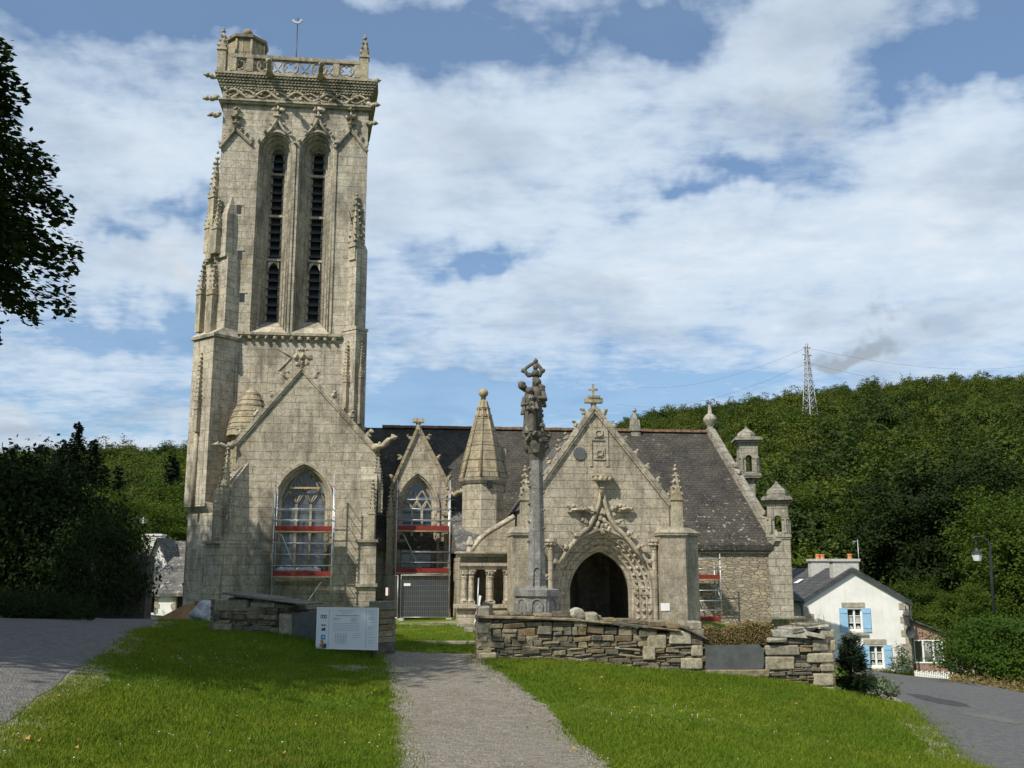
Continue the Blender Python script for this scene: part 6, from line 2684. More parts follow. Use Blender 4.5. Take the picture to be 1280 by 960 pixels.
def sq(fx, fy, w, h, mi, mb):
    mb.box(SW * fx, SW * (fx + w), -.004, -.001, zo + SH * (1 - fy - h), zo + SH * (1 - fy), mi)


rd = random.Random(2)
mb = MB()
sq(.195, .02, .004, .96, 0, mb)
sq(.815, .02, .004, .96, 0, mb)


def textline(fx, fy, w, h=.009, mi=0):
    x = fx
    while x < fx + w:
        l = rd.uniform(.008, .03)
        sq(x, fy, min(l, fx + w - x), h, mi, mb)
        x += l + .006


textline(.35, .055, .28, .014)
textline(.40, .105, .18, .012)
textline(.31, .17, .38, .018, 1)
textline(.27, .25, .13, .014)
textline(.27, .285, .07, .012)
for k in range(4):
    textline(.57, .235 + k * .03, .10)
for k in range(5):
    textline(.27, .37 + k * .045, .44)
for k in range(3):
    textline(.60, .62 + k * .05, .13)
for y0_ in (.07, .13, .22, .26, .34, .42, .46, .50, .58, .63, .70, .78, .84):
    textline(.85, y0_, rd.uniform(.07, .11))
for k in range(8):
    sq(.31, .63 + k * .034, .19, .004, 0, mb)
for k in range(5):
    sq(.31 + k * .0465, .63, .003, .245, 0, mb)
sub('printed_text', mb, [M['ink'], M['ink_red']], sgn)
for (fx, fy, w_, h_, mats) in ((.055, .17, .10, .085, 'brown_ink'), (.075, .405, .03, .045, 'brown_ink'), (.115, .405, .03, .045, 'ink_red'), (.075, .49, .065, .075, 'navy'), (.07, .665, .075, .12, 'sky_blue'), (.10, .89, .065, .10, 'navy'), (.055, .89, .045, .08, 'yellow_ink')):
    mb = MB()
    sq(fx, fy, w_, h_, 0, mb)
    if mats == 'brown_ink' and w_ > .05:
        for k in range(3):
            mb.box(SW * (fx + .012 + k * .03), SW * (fx + .028 + k * .03), -.007, -.0045, zo + SH * (1 - fy - h_ * .8), zo + SH * (1 - fy - h_ * .2), 1)
    if mats == 'sky_blue':
        mb.box(SW * (fx + .03), SW * (fx + .06), -.007, -.0045, zo + SH * (1 - fy - h_ * .6), zo + SH * (1 - fy - h_ * .35), 1)
    if mats == 'navy' and fy < .6:
        mb.box(SW * fx, SW * (fx + .03), -.007, -.0045, zo + SH * (1 - fy - .02), zo + SH * (1 - fy), 1)
    sub('logo', mb, [M[mats], M['sign_white']], sgn)
# a dry stalk before it
mb = MB()
p = PG(402, 815)
mb.tube([(0, 0, 0), (.01, 0, .09), (-.01, 0, .17)], [.006, .005, .004], 4)
for k in range(5):
    mb.blob((rd.uniform(-.03, .03), 0, .12 + .02 * k), (.03, .01, .02), 1, .7, 0, False)
o_ = mb.build('dry_weed', M['dry'], None, p)
tag(o_, 'single dry brown weed standing before the white sign', 'weed')

# ------------------------------------------------------------------ scaffolds


def scaffold(label, uL, uR, yl, D, decks, rails, vtop, vbase, braces, group):
    """yl: plane of the outer frame in the church's frame"""
    x0, x1 = qx(uL, 690, yl), qx(uR, 690, yl)
    X = x0 * EX[0] + yl * EY[0]
    Y = CY0 + x0 * EX[1] + yl * EY[1]
    zg = g(X, Y)
    t = thing('scaffold_tower', label, 'scaffold', (X, Y, zg), PHI, group)
    W = x1 - x0
    um = (uL + uR) / 2
    zz = lambda v: qz(um, v, yl) - zg
    top = zz(vtop)
    for x in (0, W):
        mb = MB()
        for y in (0, D):
            mb.tube([(x, y, .05), (x, y, top - (0 if y == 0 else .4))], .03, 8)
        h = .5
        while h < top - .3:
            mb.tube([(x, 0, h), (x, D, h)], .018, 6)
            h += .5
        mb.tube([(x, 0, .9), (x, D, 1.9)], .018, 6)
        fr = sub('end_frame', mb, M['zinc'], t)
        for y in (0, D):
            for h in (.35, top * .55, top - .55):
                mb = MB()
                mb.lathe(x, y, [(.036, h - .03), (.036, h + .03)], 8)
                sub('clip', mb, M['orange'], fr)
            mb = MB()
            mb.lathe(x, y, [(.09, -.02), (.09, 0.01), (.02, .012), (.02, .1)], 8)
            sub('base_jack', mb, M['zinc'], fr)
    for v in rails:
        for y in (0, D):
            mb = MB()
            mb.tube([(-.04, y - .03, zz(v)), (W + .04, y - .03, zz(v))], .022, 6)
            sub('guard_rail', mb, M['zinc'], t)
    for v in decks:
        mb = MB()
        mb.box(.02, W - .02, .05, D - .05, zz(v) - .13, zz(v) - .09)
        mb.tube([(0, 0, zz(v) - .15), (W, 0, zz(v) - .15)], .024, 6)
        mb.tube([(0, D, zz(v) - .15), (W, D, zz(v) - .15)], .024, 6)
        sub('platform', mb, M['plank'], t)
        mb = MB()
        mb.box(.03, W - .03, .015, .042, zz(v) - .085, zz(v) + .10)
        mb.box(.03, W - .03, D - .042, D - .015, zz(v) - .085, zz(v) + .10)
        sub('toe_board', mb, M['red'], t)
    for (a, b) in braces:
        mb = MB()
        p0, p1 = Q(*a, yl), Q(*b, yl)
        yo = -.05 if b[1] < 740 else -.7
        mb.tube([(p0[0] - x0, -.05, p0[1] - zg), (p1[0] - x0, yo, max(p1[1] - zg, .02))], .02, 6)
        sub('brace', mb, M['zinc'], t)
    return t


SG = 'scaffolds against the church windows'
s1 = scaffold('scaffold tower before the large pointed window of the side chapel', 341, 415, BYF - 1.45, .95, (717, 660.5), (636, 650, 679, 693, 707), 592, 765, (((352, 668), (370, 712)), ((402, 727), (378, 763)), ), SG)
# plastic wrap heaped on the lower platform
mb = MB()
xx0 = qx(341, 690, BYF - 1.45)
X = lambda x, y: (x * EX[0] + y * EY[0], CY0 + x * EX[1] + y * EY[1])
for k in range(7):
    x, z = Q(352 + k * 7, 714, BYF - 1.0)
    mb.blob((x, BYF - 1.0, z + .05), (.26, .22, .13), 2, .5)
o_ = mb.build('plastic_sheet', M['tarp'], None, (0, CY0, 0))
o_.rotation_euler = (0, 0, PHI)
tag(o_, 'crumpled pale plastic sheet lying on the lower scaffold deck', 'plastic sheet')
mb = MB()
p0, p1 = Q(363, 610.5, BYF + .3), Q(400, 609.5, BYF + .3)
mb.obox(((p0[0] + p1[0]) / 2, BYF + .28, (p0[1] + p1[1]) / 2), (p1[0] - p0[0], .10, .08))
o_ = mb.build('timber_batten', M['plank'], None, (0, CY0, 0))
o_.rotation_euler = (0, 0, PHI)
tag(o_, 'pale timber batten fixed across the top of the chapel window', 'batten')
scaffold('scaffold tower before the flame traceried window between tower and turret', 495, 562, B2Y - 1.3, .9, (713, 660), (623, 636, 650, 690, 703), 600, 780, (((504, 667), (525, 711)),), SG)
scaffold('scaffold tower on the rubble wall at the right of the porch', 867, 899.5, NY - 1.5, .9, (774, 721), (699, 711, 738, 751, 763), 692, 800, (), SG)

# site fence and bits
FY = B2Y - 2.3


def lfence(label, uA, yA, uB, yB, vt, vb, sheet):
    a, b = qx(uA, 750, yA), qx(uB, 750, yB)
    pa = Vector((a * EX[0] + yA * EY[0], CY0 + a * EX[1] + yA * EY[1], 0))
    pb_ = Vector((b * EX[0] + yB * EY[0], CY0 + b * EX[1] + yB * EY[1], 0))
    d = pb_ - pa
    t = thing('site_fence', label, 'fence', (pa.x, pa.y, g(pa.x, pa.y)), atan2(d.y, d.x))
    W = d.length
    H = 2.0
    mb = MB()
    mb.tube([(0, 0, .06), (0, 0, H), (W, 0, H), (W, 0, .06)], .021, 6)
    mb.tube([(0, 0, .14), (W, 0, .14)], .018, 6)
    sub('frame', mb, M['zinc'], t)
    mb = MB()
    n = int(W / .09)
    for k in range(1, n):
        x = W * k / n
        mb.box(x - .003, x + .003, -.003, .003, .15, H - .01)
    for k in range(1, 8):
        z = .15 + (H - .16) * k / 8
        mb.box(.02, W - .02, .0035, .0065, z - .003, z + .003)
    sub('wire_mesh', mb, M['zinc'], t)
    if sheet:
        mb = MB()
        mb.box(.04, W - .04, .02, .026, .12, H - .25)
        sub('grey_sheet', mb, M['mesh_panel'], t)
    for x in (.0, W):
        mb = MB()
        mb.obox((x, 0, .05), (.24, .6, .11))
        sub('foot_block', mb, M['concrete'], t)
    return t


f1 = lfence('mesh site fence with grey sheeting below the middle scaffold', 501, FY, 561, FY, 722, 776, True)
mb = MB()
mb.box(.12, .42, -.012, -.006, 1.52, 1.64)
sub('label_plate', mb, M['white_paint'], f1)
lfence('narrow mesh fence panel standing against the chapel corner', 478, FY + 1.2, 497, FY - .2, 722, 776, False)
mb = MB()
x, z = Q(483.5, 739, 1.2)
mb.box(-.05, .05, -.01, .01, 0, .34)
mb.box(.051, .12, -.01, .01, .0, .34, 1)
x2, y2 = x, .3
o_ = mb.build('notice_plate', [M['white_paint'], M['red']], None, (x2 * EX[0] + y2 * EY[0], CY0 + x2 * EX[1] + y2 * EY[1], z - .17))
o_.rotation_euler = (0, 0, PHI)
tag(o_, 'small white and red notice hung at the dark chapel corner', 'notice')
# leaning sheet and rubble at the annex foot
mb = MB()
mb.obox((0, 0, .55), (.10, .02, 1.15), Matrix.Rotation(.18, 3, 'Y'))
mb.obox((.3, .1, .42), (.5, .03, .85), Matrix.Rotation(.25, 3, 'Y'), 1)
q = P(600, 769, 42.5)
o_ = mb.build('leaning_panel', [M['white_paint'], M['mesh_panel']], None, (q.x - .1, 42.5, g(q.x, 42.5)))
tag(o_, 'grey panel with a bright edge leaning beside the columned annexe', 'panel')
mb = MB()
q = PG(598, 772)
pole = MB()
pole.tube([(0, 0, 0), (.06, .1, 1.9)], .03, 6)
q2 = P(596, 777, 40.5)
o_ = pole.build('scaffold_tube', M['zinc'], None, (q2.x, 40.5, g(q2.x, 40.5)))
tag(o_, 'loose grey scaffold tube leaning before the annexe columns', 'tube')
rd = random.Random(4)
for i, (u, v, Y, s, lb) in enumerate(((582, 778, 40.0, .26, 'low squared stone lying left of the annexe base'), (592, 782, 38.5, .34, 'squared pale stone block beside the wall end'), (575, 782, 40.5, .16, 'small broken stone on the bare earth by the fence'), (586, 786, 38, .2, 'flat pale stone at the lawn edge by the wall end'))):
    mb = MB()
    jbox(mb, (0, 0, s * .4), (Vector((1, 0, 0)), Vector((0, 1, 0)), Vector((0, 0, 1))), (s * 1.9, s * 1.2, s), rd, .25)
    q = P(u, v, Y)
    o_ = mb.build('stone_block', M['granite_block'], None, (q.x, Y, g(q.x, Y)), .03)
    tag(o_, lb, 'stone')
mb = MB()
for k in range(3):
    mb.obox((k * .7 - .6, .03 * k, .04), (.68, .12, .09), Matrix.Rotation(.03 * k, 3, 'Z'))
q = PG(560, 806)
o_ = mb.build('kerb_edging', M['granite_block'], None, q, .02)
o_.rotation_euler = (0, 0, -.08)
tag(o_, 'thin line of pale stone edging in the grass behind the gap', 'edging')

# sand heap and tarpaulin by the road
q = P(240, 768, 27)
mb = MB()
n = 40
vs, fs = [], []
for i in range(9):
    r = i / 8
    for k in range(n):
        a = 2 * pi * k / n
        rr_ = r * (1 + .12 * sin(3 * a) + .06 * sin(7 * a))
        z = .58 * max(0, 1 - r) ** .75 * (1 + .1 * sin(5 * a)) + .03 * noise.noise(Vector((r * 6, a * 3, 0)))
        vs.append((1.15 * rr_ * cos(a), .9 * rr_ * sin(a), z - .05))
for i in range(8):
    for k in range(n):
        fs.append((i * n + k, (i + 1) * n + k, (i + 1) * n + (k + 1) % n, i * n + (k + 1) % n))
mb.add(vs, fs, 0, True)
o_ = mb.build('sand_heap', M['sand'], None, (q.x + .1, 27, g(q.x, 27)))
tag(o_, 'heap of ochre sand beside the end of the shaded wall', 'sand heap')
q = P(259, 766, 25.6)
mb = MB()
mb.blob((0, 0, .22), (.36, .3, .34), 3, .55)
o_ = mb.build('tarpaulin', M['tarp'], None, (q.x - .02, 25.6, g(q.x, 25.6)))
tag(o_, 'crumpled white tarpaulin bundle against the sand heap', 'tarpaulin')


# ------------------------------------------------------------------ houses
def gable_house(t, x0, x1, zE, zA, xa, z0, Y0, Y1, org, mwall, holes=(), over=.22, th=.16, proud=.3):
    o = Vector(org)
    mb = MB()
    mb.prism([(x0 - o.x, z0 - o.z), (x1 - o.x, z0 - o.z), (x1 - o.x, zE - o.z), (xa - o.x, zA - o.z), (x0 - o.x, zE - o.z)], Y0 - o.y, Y0 + .45 - o.y, holes)
    mb.box(x0 - o.x, x0 + .4 - o.x, Y0 + .452 - o.y, Y1 - o.y, z0 - o.z, zE - o.z - .02)
    mb.box(x1 - .4 - o.x, x1 - o.x, Y0 + .452 - o.y, Y1 - o.y, z0 - o.z, zE - o.z - .02)
    mb.box(x0 + .402 - o.x, x1 - .402 - o.x, Y1 - .4 - o.y, Y1 - .002 - o.y, z0 - o.z, zE - o.z)
    wl = sub('wall', mb, mwall, t)
    rf = MB()
    for (xe, sg) in ((x0, -1), (x1, 1)):
        sl_ = (zA - zE) / abs(xa - xe)
        xo = xe + sg * over
        zo_ = zE - sl_ * over
        pl = [(xo - o.x, zo_ - o.z + .02), (xa - o.x, zA - o.z + .02), (xa - o.x, zA - o.z + .02 + th), (xo - o.x, zo_ - o.z + .02 + th)]
        rf.prism(pl, Y0 - proud - o.y, Y1 + .1 - o.y)
    return wl, rf


HY = 56.0
hL, hR = P(1006, 790, HY).x, P(1137, 790, HY).x
hzE, hzA = P(1005, 752, HY).z, P(1066, 713, HY).z
hxa = P(1066, 713, HY).x
hz0 = g((hL + hR) / 2, HY) - .6
horg = (hL, HY, g((hL + hR) / 2, HY))
house = thing('white_house', 'white rendered house with pale blue shutters and dark slate roof by the road', 'house', horg)
wrects = [(1060.5, 761, 1077, 788), (1088, 807, 1104, 833)]
holes = []
for (u0, v0, u1, v1) in wrects:
    a, b = P(u0, v1, HY), P(u1, v0, HY)
    holes.append([(a.x - horg[0], a.z - horg[2]), (a.x - horg[0], b.z - horg[2]), (b.x - horg[0], b.z - horg[2]), (b.x - horg[0], a.z - horg[2])])
_, rf = gable_house(house, hL, hR, hzE, hzA, hxa, hz0, HY, HY + 12, horg, M['render'], holes, .2, .14, .12)
roof_ = sub('roof', rf, M['slate_blue'], house)
mb = MB()
for (xe, sg) in ((hL, -1), (hR, 1)):
    a = Vector((xe + sg * .22 - horg[0], -.13, hzE - (hzA - hzE) / abs(hxa - xe) * .22 - horg[2] - .02))
    b = Vector((hxa - horg[0], -.13, hzA - horg[2] - .02))
    mb.prism([(a.x, a.z - .08), (b.x, b.z - .08), (b.x, b.z + .03), (a.x, a.z + .03)], -.15, -.11)
sub('barge_board', mb, M['lead'], roof_)
mb = MB()
sp_ = (hzA - hzE) / abs(hxa - hL)
a, b = (hL + 1.2 - horg[0]), (hL + 1.6 - horg[0])
for yy in (5.2,):
    zf = lambda x: hzE - horg[2] + sp_ * x + .2
    mb.add([(a, yy, zf(a) + .03), (b, yy, zf(b) + .03), (b, yy + .9, zf(b) + .03), (a, yy + .9, zf(a) + .03)], [(0, 1, 2, 3)])
sub('roof_window', mb, M['sign_white'], roof_)
for (u0, u1, v0, Yc, d, pots) in ((1040, 1072, 699, HY + .5, .55, (1064,)), (1013, 1037, 699, HY + 4.8, .55, (1023.5, 1029.5))):
    mb = MB()
    a, b = P(u0, v0, Yc), P(u1, v0, Yc)
    mb.box(a.x - horg[0], b.x - horg[0], Yc - HY - .1, Yc - HY + d, hzE - horg[2] + .3, a.z - horg[2] - .12)
    mb.box(a.x - horg[0] - .09, b.x - horg[0] + .09, Yc - HY - .18, Yc - HY + d + .08, a.z - horg[2] - .118, a.z - horg[2] + .02)
    ch = sub('chimney', mb, M['concrete'], house)
    for u in pots:
        mb = MB()
        c = P(u, v0, Yc)
        mb.lathe(c.x - horg[0], Yc - HY + d * .4, [(.13, c.z - horg[2] + .02), (.11, c.z - horg[2] + .2), (.14, c.z - horg[2] + .22), (.13, c.z - horg[2] + .3)], 10)
        sub('chimney_pot', mb, M['terracotta'], ch)
for i, (u0, v0, u1, v1) in enumerate(wrects):
    a, b = P(u0, v1, HY), P(u1, v0, HY)
    x0, x1, z0, z1 = a.x - horg[0], b.x - horg[0], a.z - horg[2], b.z - horg[2]
    mb = MB()
    fw = .055
    mb.box(x0, x1, .10, .16, z1 - fw, z1)
    mb.box(x0, x1, .10, .16, z0, z0 + fw)
    xm = (x0 + x1) / 2
    for (p, q_) in ((x0, x0 + fw), (xm - .05, xm + .05), (x1 - fw, x1)):
        mb.box(p, q_, .098, .158, z0 + fw, z1 - fw)
    for f in (.34, .67):
        z = z0 + (z1 - z0) * f
        mb.box(x0 + fw, xm - .05, .105, .15, z - .018, z + .018)
        mb.box(xm + .05, x1 - fw, .105, .15, z - .018, z + .018)
    wn = sub('window', mb, M['white_paint'], house)
    mb = MB()
    mb.box(x0, x1, .155, .165, z0, z1)
    sub('window_glass', mb, M['glass'], wn)
    for sx0, sx1 in ((x0 + .08, xm - .09), (xm + .09, x1 - .08)):
        mb = MB()
        mb.add([(sx0, .15, z0 + .07), (sx1, .15, z0 + .07), (sx1, .15, z0 + .16), ((sx0 + sx1) / 2, .15, z0 + .26), (sx0, .15, z0 + .16)], [(0, 1, 2, 3, 4)])
        mb.add([(sx0, .152, z0 + .42), (sx1, .152, z0 + .42), (sx1, .152, z0 + .75), (sx0, .152, z0 + .75)], [(0, 1, 2, 3)])
        sub('lace_curtain', mb, M['curtain'], wn)
    for sg in (-1, 1):
        mb = MB()
        w_ = (x1 - x0) * .56
        xa_ = x0 - w_ - .01 if sg < 0 else x1 + .01
        mb.box(xa_, xa_ + w_, -.05, -.012, z0 - .08, z1 + .04)
        for k in range(4):
            mb.box(xa_ + w_ * (k + .04) / 4, xa_ + w_ * (k + .96) / 4, -.056, -.0502, z0 - .078, z1 + .038)
        for f in (.14, .84):
            z = z0 + (z1 - z0) * f
            mb.box(xa_ + .02, xa_ + w_ - .02, -.075, -.057, z - .05, z + .05)
        sh_ = sub('shutter', mb, M['blue'], house)
    mb = MB()
    mb.box(x0 - .3, x1 + .18, -.03, .02, z1 + .07, z1 + .34)
    sub('lintel', mb, M['quoin'], house)
    mb = MB()
    mb.box(x0 - .10, x1 + .25, -.12, .06, z0 - .26, z0 - .10)
    sub('sill', mb, M['quoin'], house)
rd = random.Random(8)
for sg, xx, v0, v1 in ((1, hR, 757, 838), (-1, hL, 757, 800)):
    mb = MB()
    z = P(1100, v1, HY).z - horg[2]
    zt = P(1100, v0, HY).z - horg[2] - .1
    k = 0
    while z < zt:
        h = .36
        w_ = (.5 if k % 2 else .28) * rd.uniform(.9, 1.1)
        x = xx - horg[0]
        if sg > 0:
            mb.box(x - w_, x + .03, -.03, .3, z, z + h - .03)
        else:
            mb.box(x - .03, x + w_, -.03, .3, z, z + h - .03)
        z += h
        k += 1
    sub('quoins', mb, M['quoin'], house)
mb = MB()
c = P(1130, 776, HY)
x, z = c.x - horg[0], c.z - horg[2]
mb.tube([(x + .1, -.03, z + .75), (x + .05, -.25, z + .8), (x, -.35, z + .55)], .03, 5)
mb.lathe(x, -.35, [(.03, z + .55), (.22, z + .32), (.20, z + .28)], 6)
mb.lathe(x, -.35, [(.10, z - .22), (.17, z + .28)], 6)
sub('wall_lantern', mb, M['lead'], house)
mb = MB()
c = P(1135, 790, HY)
mb.lathe(0, 0, [(.02, -.02), (.28, 0.02), (.34, .10), (.32, .10), (.2, .04), (.02, .02)], 14)
d2 = MB()
R_ = Matrix.Rotation(pi / 2, 3, 'X') @ Matrix.Rotation(.35, 3, 'Y')
d2.add([R_ @ Vector(p) + Vector((c.x - horg[0], -.2, c.z - horg[2])) for p in mb.v], mb.f)
sub('satellite_dish', d2, M['lead'], house)
mb = MB()
c = P(1073, 674, HY + .6)
zt = c.z - horg[2]
mb.tube([(c.x - horg[0], .75, hzE - horg[2] + 1), (c.x - horg[0], .75, zt)], .02, 5)
for k in range(4):
    mb.tube([(c.x - horg[0] - .3, .75, zt - .1 - k * .06), (c.x - horg[0] + .1, .75 + k * .2, zt - .1)], .01, 4)
sub('aerial', mb, M['zinc'], house)
for sg, xx in ((-1, hL), (1, hR)):
    mb = MB()
    x = xx - horg[0] + sg * .12
    mb.tube([(x + sg * .12, -.05, hzE - horg[2] - .12), (x, -.08, hzE - horg[2] - .35), (x, -.08, .0)], .045, 6)
    sub('drainpipe', mb, M['lead'], house)
# lean-to sun room
lx0, lx1 = hR + .02, P(1182, 800, HY + .4).x
lzt0, lzt1 = P(1137, 775, HY).z - horg[2], P(1183, 793, HY + .4).z - horg[2]
lzb = horg[2] - horg[2] + .0
hole_a, hole_b = P(1143, 829, HY + .4), P(1178, 800, HY + .4)
mb = MB()
hx0, hx1, hz0_, hz1_ = hole_a.x - horg[0], hole_b.x - horg[0], hole_a.z - horg[2], hole_b.z - horg[2]
mb.prism([(lx0 - horg[0], -.6), (lx1 - horg[0], -.6), (lx1 - horg[0], lzt1), (lx0 - horg[0], lzt0)], .4, .5, [[(hx0, hz0_), (hx0, hz1_), (hx1, hz1_), (hx1, hz0_)]])
mb.box(lx1 - horg[0] - .1, lx1 - horg[0], .502, 4.5, -.6, lzt1 - .02)
sr_ = sub('sun_room', mb, M['wood'], house)
mb = MB()
mb.prism([(lx0 - horg[0], lzt0 + .02), (lx1 - horg[0] + .25, lzt1 - .06), (lx1 - horg[0] + .25, lzt1 + .03), (lx0 - horg[0], lzt0 + .12)], .2, 4.7)
sub('roof', mb, M['slate_blue'], sr_)
mb = MB()
for (p, q_) in ((hx0, hx0 + .07), (hx0 + (hx1 - hx0) * .30, hx0 + (hx1 - hx0) * .30 + .08), (hx0 + (hx1 - hx0) * .64, hx0 + (hx1 - hx0) * .64 + .08), (hx1 - .07, hx1)):
    mb.box(p, q_, .36, .44, hz0_, hz1_)
mb.box(hx0, hx1, .362, .438, hz0_, hz0_ + .07)
mb.box(hx0, hx1, .362, .438, hz1_ - .05, hz1_)
sub('window_frame', mb, M['white_paint'], sr_)
mb = MB()
mb.box(hx0, hx1, .47, .48, hz0_, hz1_)
sub('window_glass', mb, M['glass'], sr_)
mb = MB()
for a_, b_ in ((.36, .6), (.68, .97)):
    n = 14
    for k in range(n):
        x = hx0 + (hx1 - hx0) * (a_ + (b_ - a_) * k / n)
        mb.tube([(x, .455, hz0_ + .1), (x, .455, hz1_ - .05)], .03, 5)
sub('curtain', mb, M['curtain'], sr_)
# picket fence
q0, q1 = P(1144, 843, 52.5), P(1196, 846, 49.5)
d = Vector((q1.x - q0.x, q1.y - q0.y, 0))
pk = thing('picket_fence', 'low white picket fence in front of the wooden sun room', 'fence', (q0.x, q0.y, g(q0.x, q0.y)), atan2(d.y, d.x))
mb = MB()
n = 24
for k in range(n):
    x = d.length * k / (n - 1)
    zgd = g(q0.x + d.x * k / (n - 1), q0.y + d.y * k / (n - 1)) - g(q0.x, q0.y)
    h = .27 + .04 * sin(k * 2.1)
    mb.prism([(x - .032, zgd), (x + .032, zgd), (x + .032, zgd + h), (x, zgd + h + .05), (x - .032, zgd + h)], -.012, .012)
sub('pickets', mb, M['white_paint'], pk)
for z in (.08, .20):
    mb = MB()
    mb.box(0, d.length, .0125, .03, z, z + .04)
    sub('rail', mb, M['white_paint'], pk)
# low wall and paling behind the picket fence
mb = MB()
a, b = P(1181, 830, 58), P(1205, 830, 58)
mb.box(0, b.x - a.x + 1.5, 0, .3, -.5, .75)
o_ = mb.build('garden_wall', M['quoin'], None, (a.x, 58, g(a.x, 58)))
tag(o_, 'low pale garden wall between the sun room and the hedge', 'wall')

# left house
LYH = 60.0
a0, a1 = P(176, 760, LYH).x, P(246, 760, LYH).x
zE_, zR_ = P(205, 741, LYH).z, P(205, 696, LYH + 3).z
org = (a0, LYH, g(a0, LYH))
lh = thing('limewashed_cottage', 'low white cottage with mossy slate roof beyond the left road', 'house', org)
mb = MB()
hb = []
for u0, u1 in ((186, 194), (219, 230)):
    p, q_ = P(u0, 766, LYH), P(u1, 744, LYH)
    hb.append([(p.x - a0, p.z - org[2]), (p.x - a0, q_.z - org[2]), (q_.x - a0, q_.z - org[2]), (q_.x - a0, p.z - org[2])])
mb.prism([(0, -1.2), (a1 - a0, -1.2), (a1 - a0, zE_ - org[2]), (0, zE_ - org[2])], 0, .4, hb)
mb.box(0, .3, .402, 5.8, -1.2, zE_ - org[2])
mb.box(a1 - a0 - .3, a1 - a0, .402, 5.8, -1.2, zE_ - org[2])
mb.box(.302, a1 - a0 - .302, 5.5, 5.798, -1.2, zE_ - org[2])
sub('wall', mb, M['render_old'], lh)
mb = MB()
ze_, zr_ = zE_ - org[2], zR_ - org[2]
W_ = a1 - a0
mb.add([(-.15, -.25, ze_ - .05), (W_ + .1, -.25, ze_ - .05), (W_ + .1, 3, zr_), (-.15 + .9, 3, zr_), (-.15, 6, ze_ - .05), (W_ + .1, 6, ze_ - .05), (-.15, -.25, ze_ - .2), (W_ + .1, -.25, ze_ - .2), (-.15, 6, ze_ - .2), (W_ + .1, 6, ze_ - .2)],
       [(0, 1, 2, 3), (3, 2, 5, 4), (0, 6, 7, 1), (0, 3, 4), (1, 5, 2), (4, 5, 9, 8), (6, 8, 9, 7)])
sub('roof', mb, M['slate_old'], lh)
for k, (u0, u1) in enumerate(((186, 194), (219, 230))):
    p, q_ = P(u0, 766, LYH), P(u1, 744, LYH)
    mb = MB()
    mb.box(p.x - a0, q_.x - a0, .25, .3, p.z - org[2], q_.z - org[2])
    sub('door', mb, M['dark_wood'], lh)
    for sg, x in ((-1, p.x - a0), (1, q_.x - a0)):
        mb = MB()
        for j in range(4):
            z = p.z - org[2] + j * .28
            mb.box(x - (.28 if j % 2 else .2), x, -.03, .1, z, z + .24) if sg < 0 else mb.box(x, x + (.28 if j % 2 else .2), -.03, .1, z, z + .24)
        sub('quoins', mb, M['quoin'], lh)
MYH = 65.0
m0, m1 = P(150, 740, MYH).x, P(213, 740, MYH).x
mzE, mzA, mxa = P(212, 716, MYH).z, P(197, 675, MYH).z, P(197, 675, MYH).x
org = (m0, MYH, g(m0, MYH))
lh2 = thing('limewashed_house', 'steep white gabled house with a white chimney behind the left cottage', 'house', org)
x0g = P(181, 716, MYH).x
mb = MB()
mb.prism([(x0g - m0, -1), (m1 - m0, -1), (m1 - m0, mzE - org[2]), (mxa - m0, mzA - org[2]), (x0g - m0, mzE - org[2])], 0, .4)
mb.box(0, m1 - m0, 1.5, 5, -1, mzE - org[2])
sub('wall', mb, M['render_old'], lh2)
mb = MB()
for xe, sg in ((x0g, -1), (m1, 1)):
    sl_ = (mzA - mzE) / abs(mxa - xe)
    xo, zo_ = xe + sg * .15, mzE - sl_ * .15
    mb.prism([(xo - m0, zo_ - org[2]), (mxa - m0, mzA - org[2]), (mxa - m0, mzA - org[2] + .16), (xo - m0, zo_ - org[2] + .16)], -.2, 3.2)
mb.add([(-.2, 1.2, mzE - org[2]), (m1 - m0 + .1, 1.2, mzE - org[2]), (m1 - m0 + .1, 3.6, mzA - org[2] + .05), (-.2, 3.6, mzA - org[2] + .05), (-.2, 5.4, mzE - org[2]), (m1 - m0 + .1, 5.4, mzE - org[2])], [(0, 1, 2, 3), (3, 2, 5, 4), (0, 3, 4), (1, 5, 2)])
sub('roof', mb, M['slate_old'], lh2)
c0, c1 = P(179, 668, MYH + 3.2), P(203, 668, MYH + 3.2)
mb = MB()
mb.box(c0.x - m0, c1.x - m0, 3.0, 3.9, mzA - org[2] - 1.2, c0.z - org[2] - .1)
mb.box(c0.x - m0 - .06, c1.x - m0 + .06, 2.94, 3.96, c0.z - org[2] - .098, c0.z - org[2] + .03)
sub('chimney', mb, M['render_old'], lh2)
mb = MB()
c = P(178, 646, MYH + 3)
mb.tube([(c.x - m0, 3.2, mzA - org[2] - .5), (c.x - m0, 3.2, c.z - org[2])], .03, 5)
for k in range(3):
    mb.tube([(c.x - m0 - .35, 3.2, c.z - org[2] - .15 - k * .12), (c.x - m0 + .35, 3.2, c.z - org[2] - .15 - k * .12)], .012, 4)
sub('aerial', mb, M['zinc'], lh2)

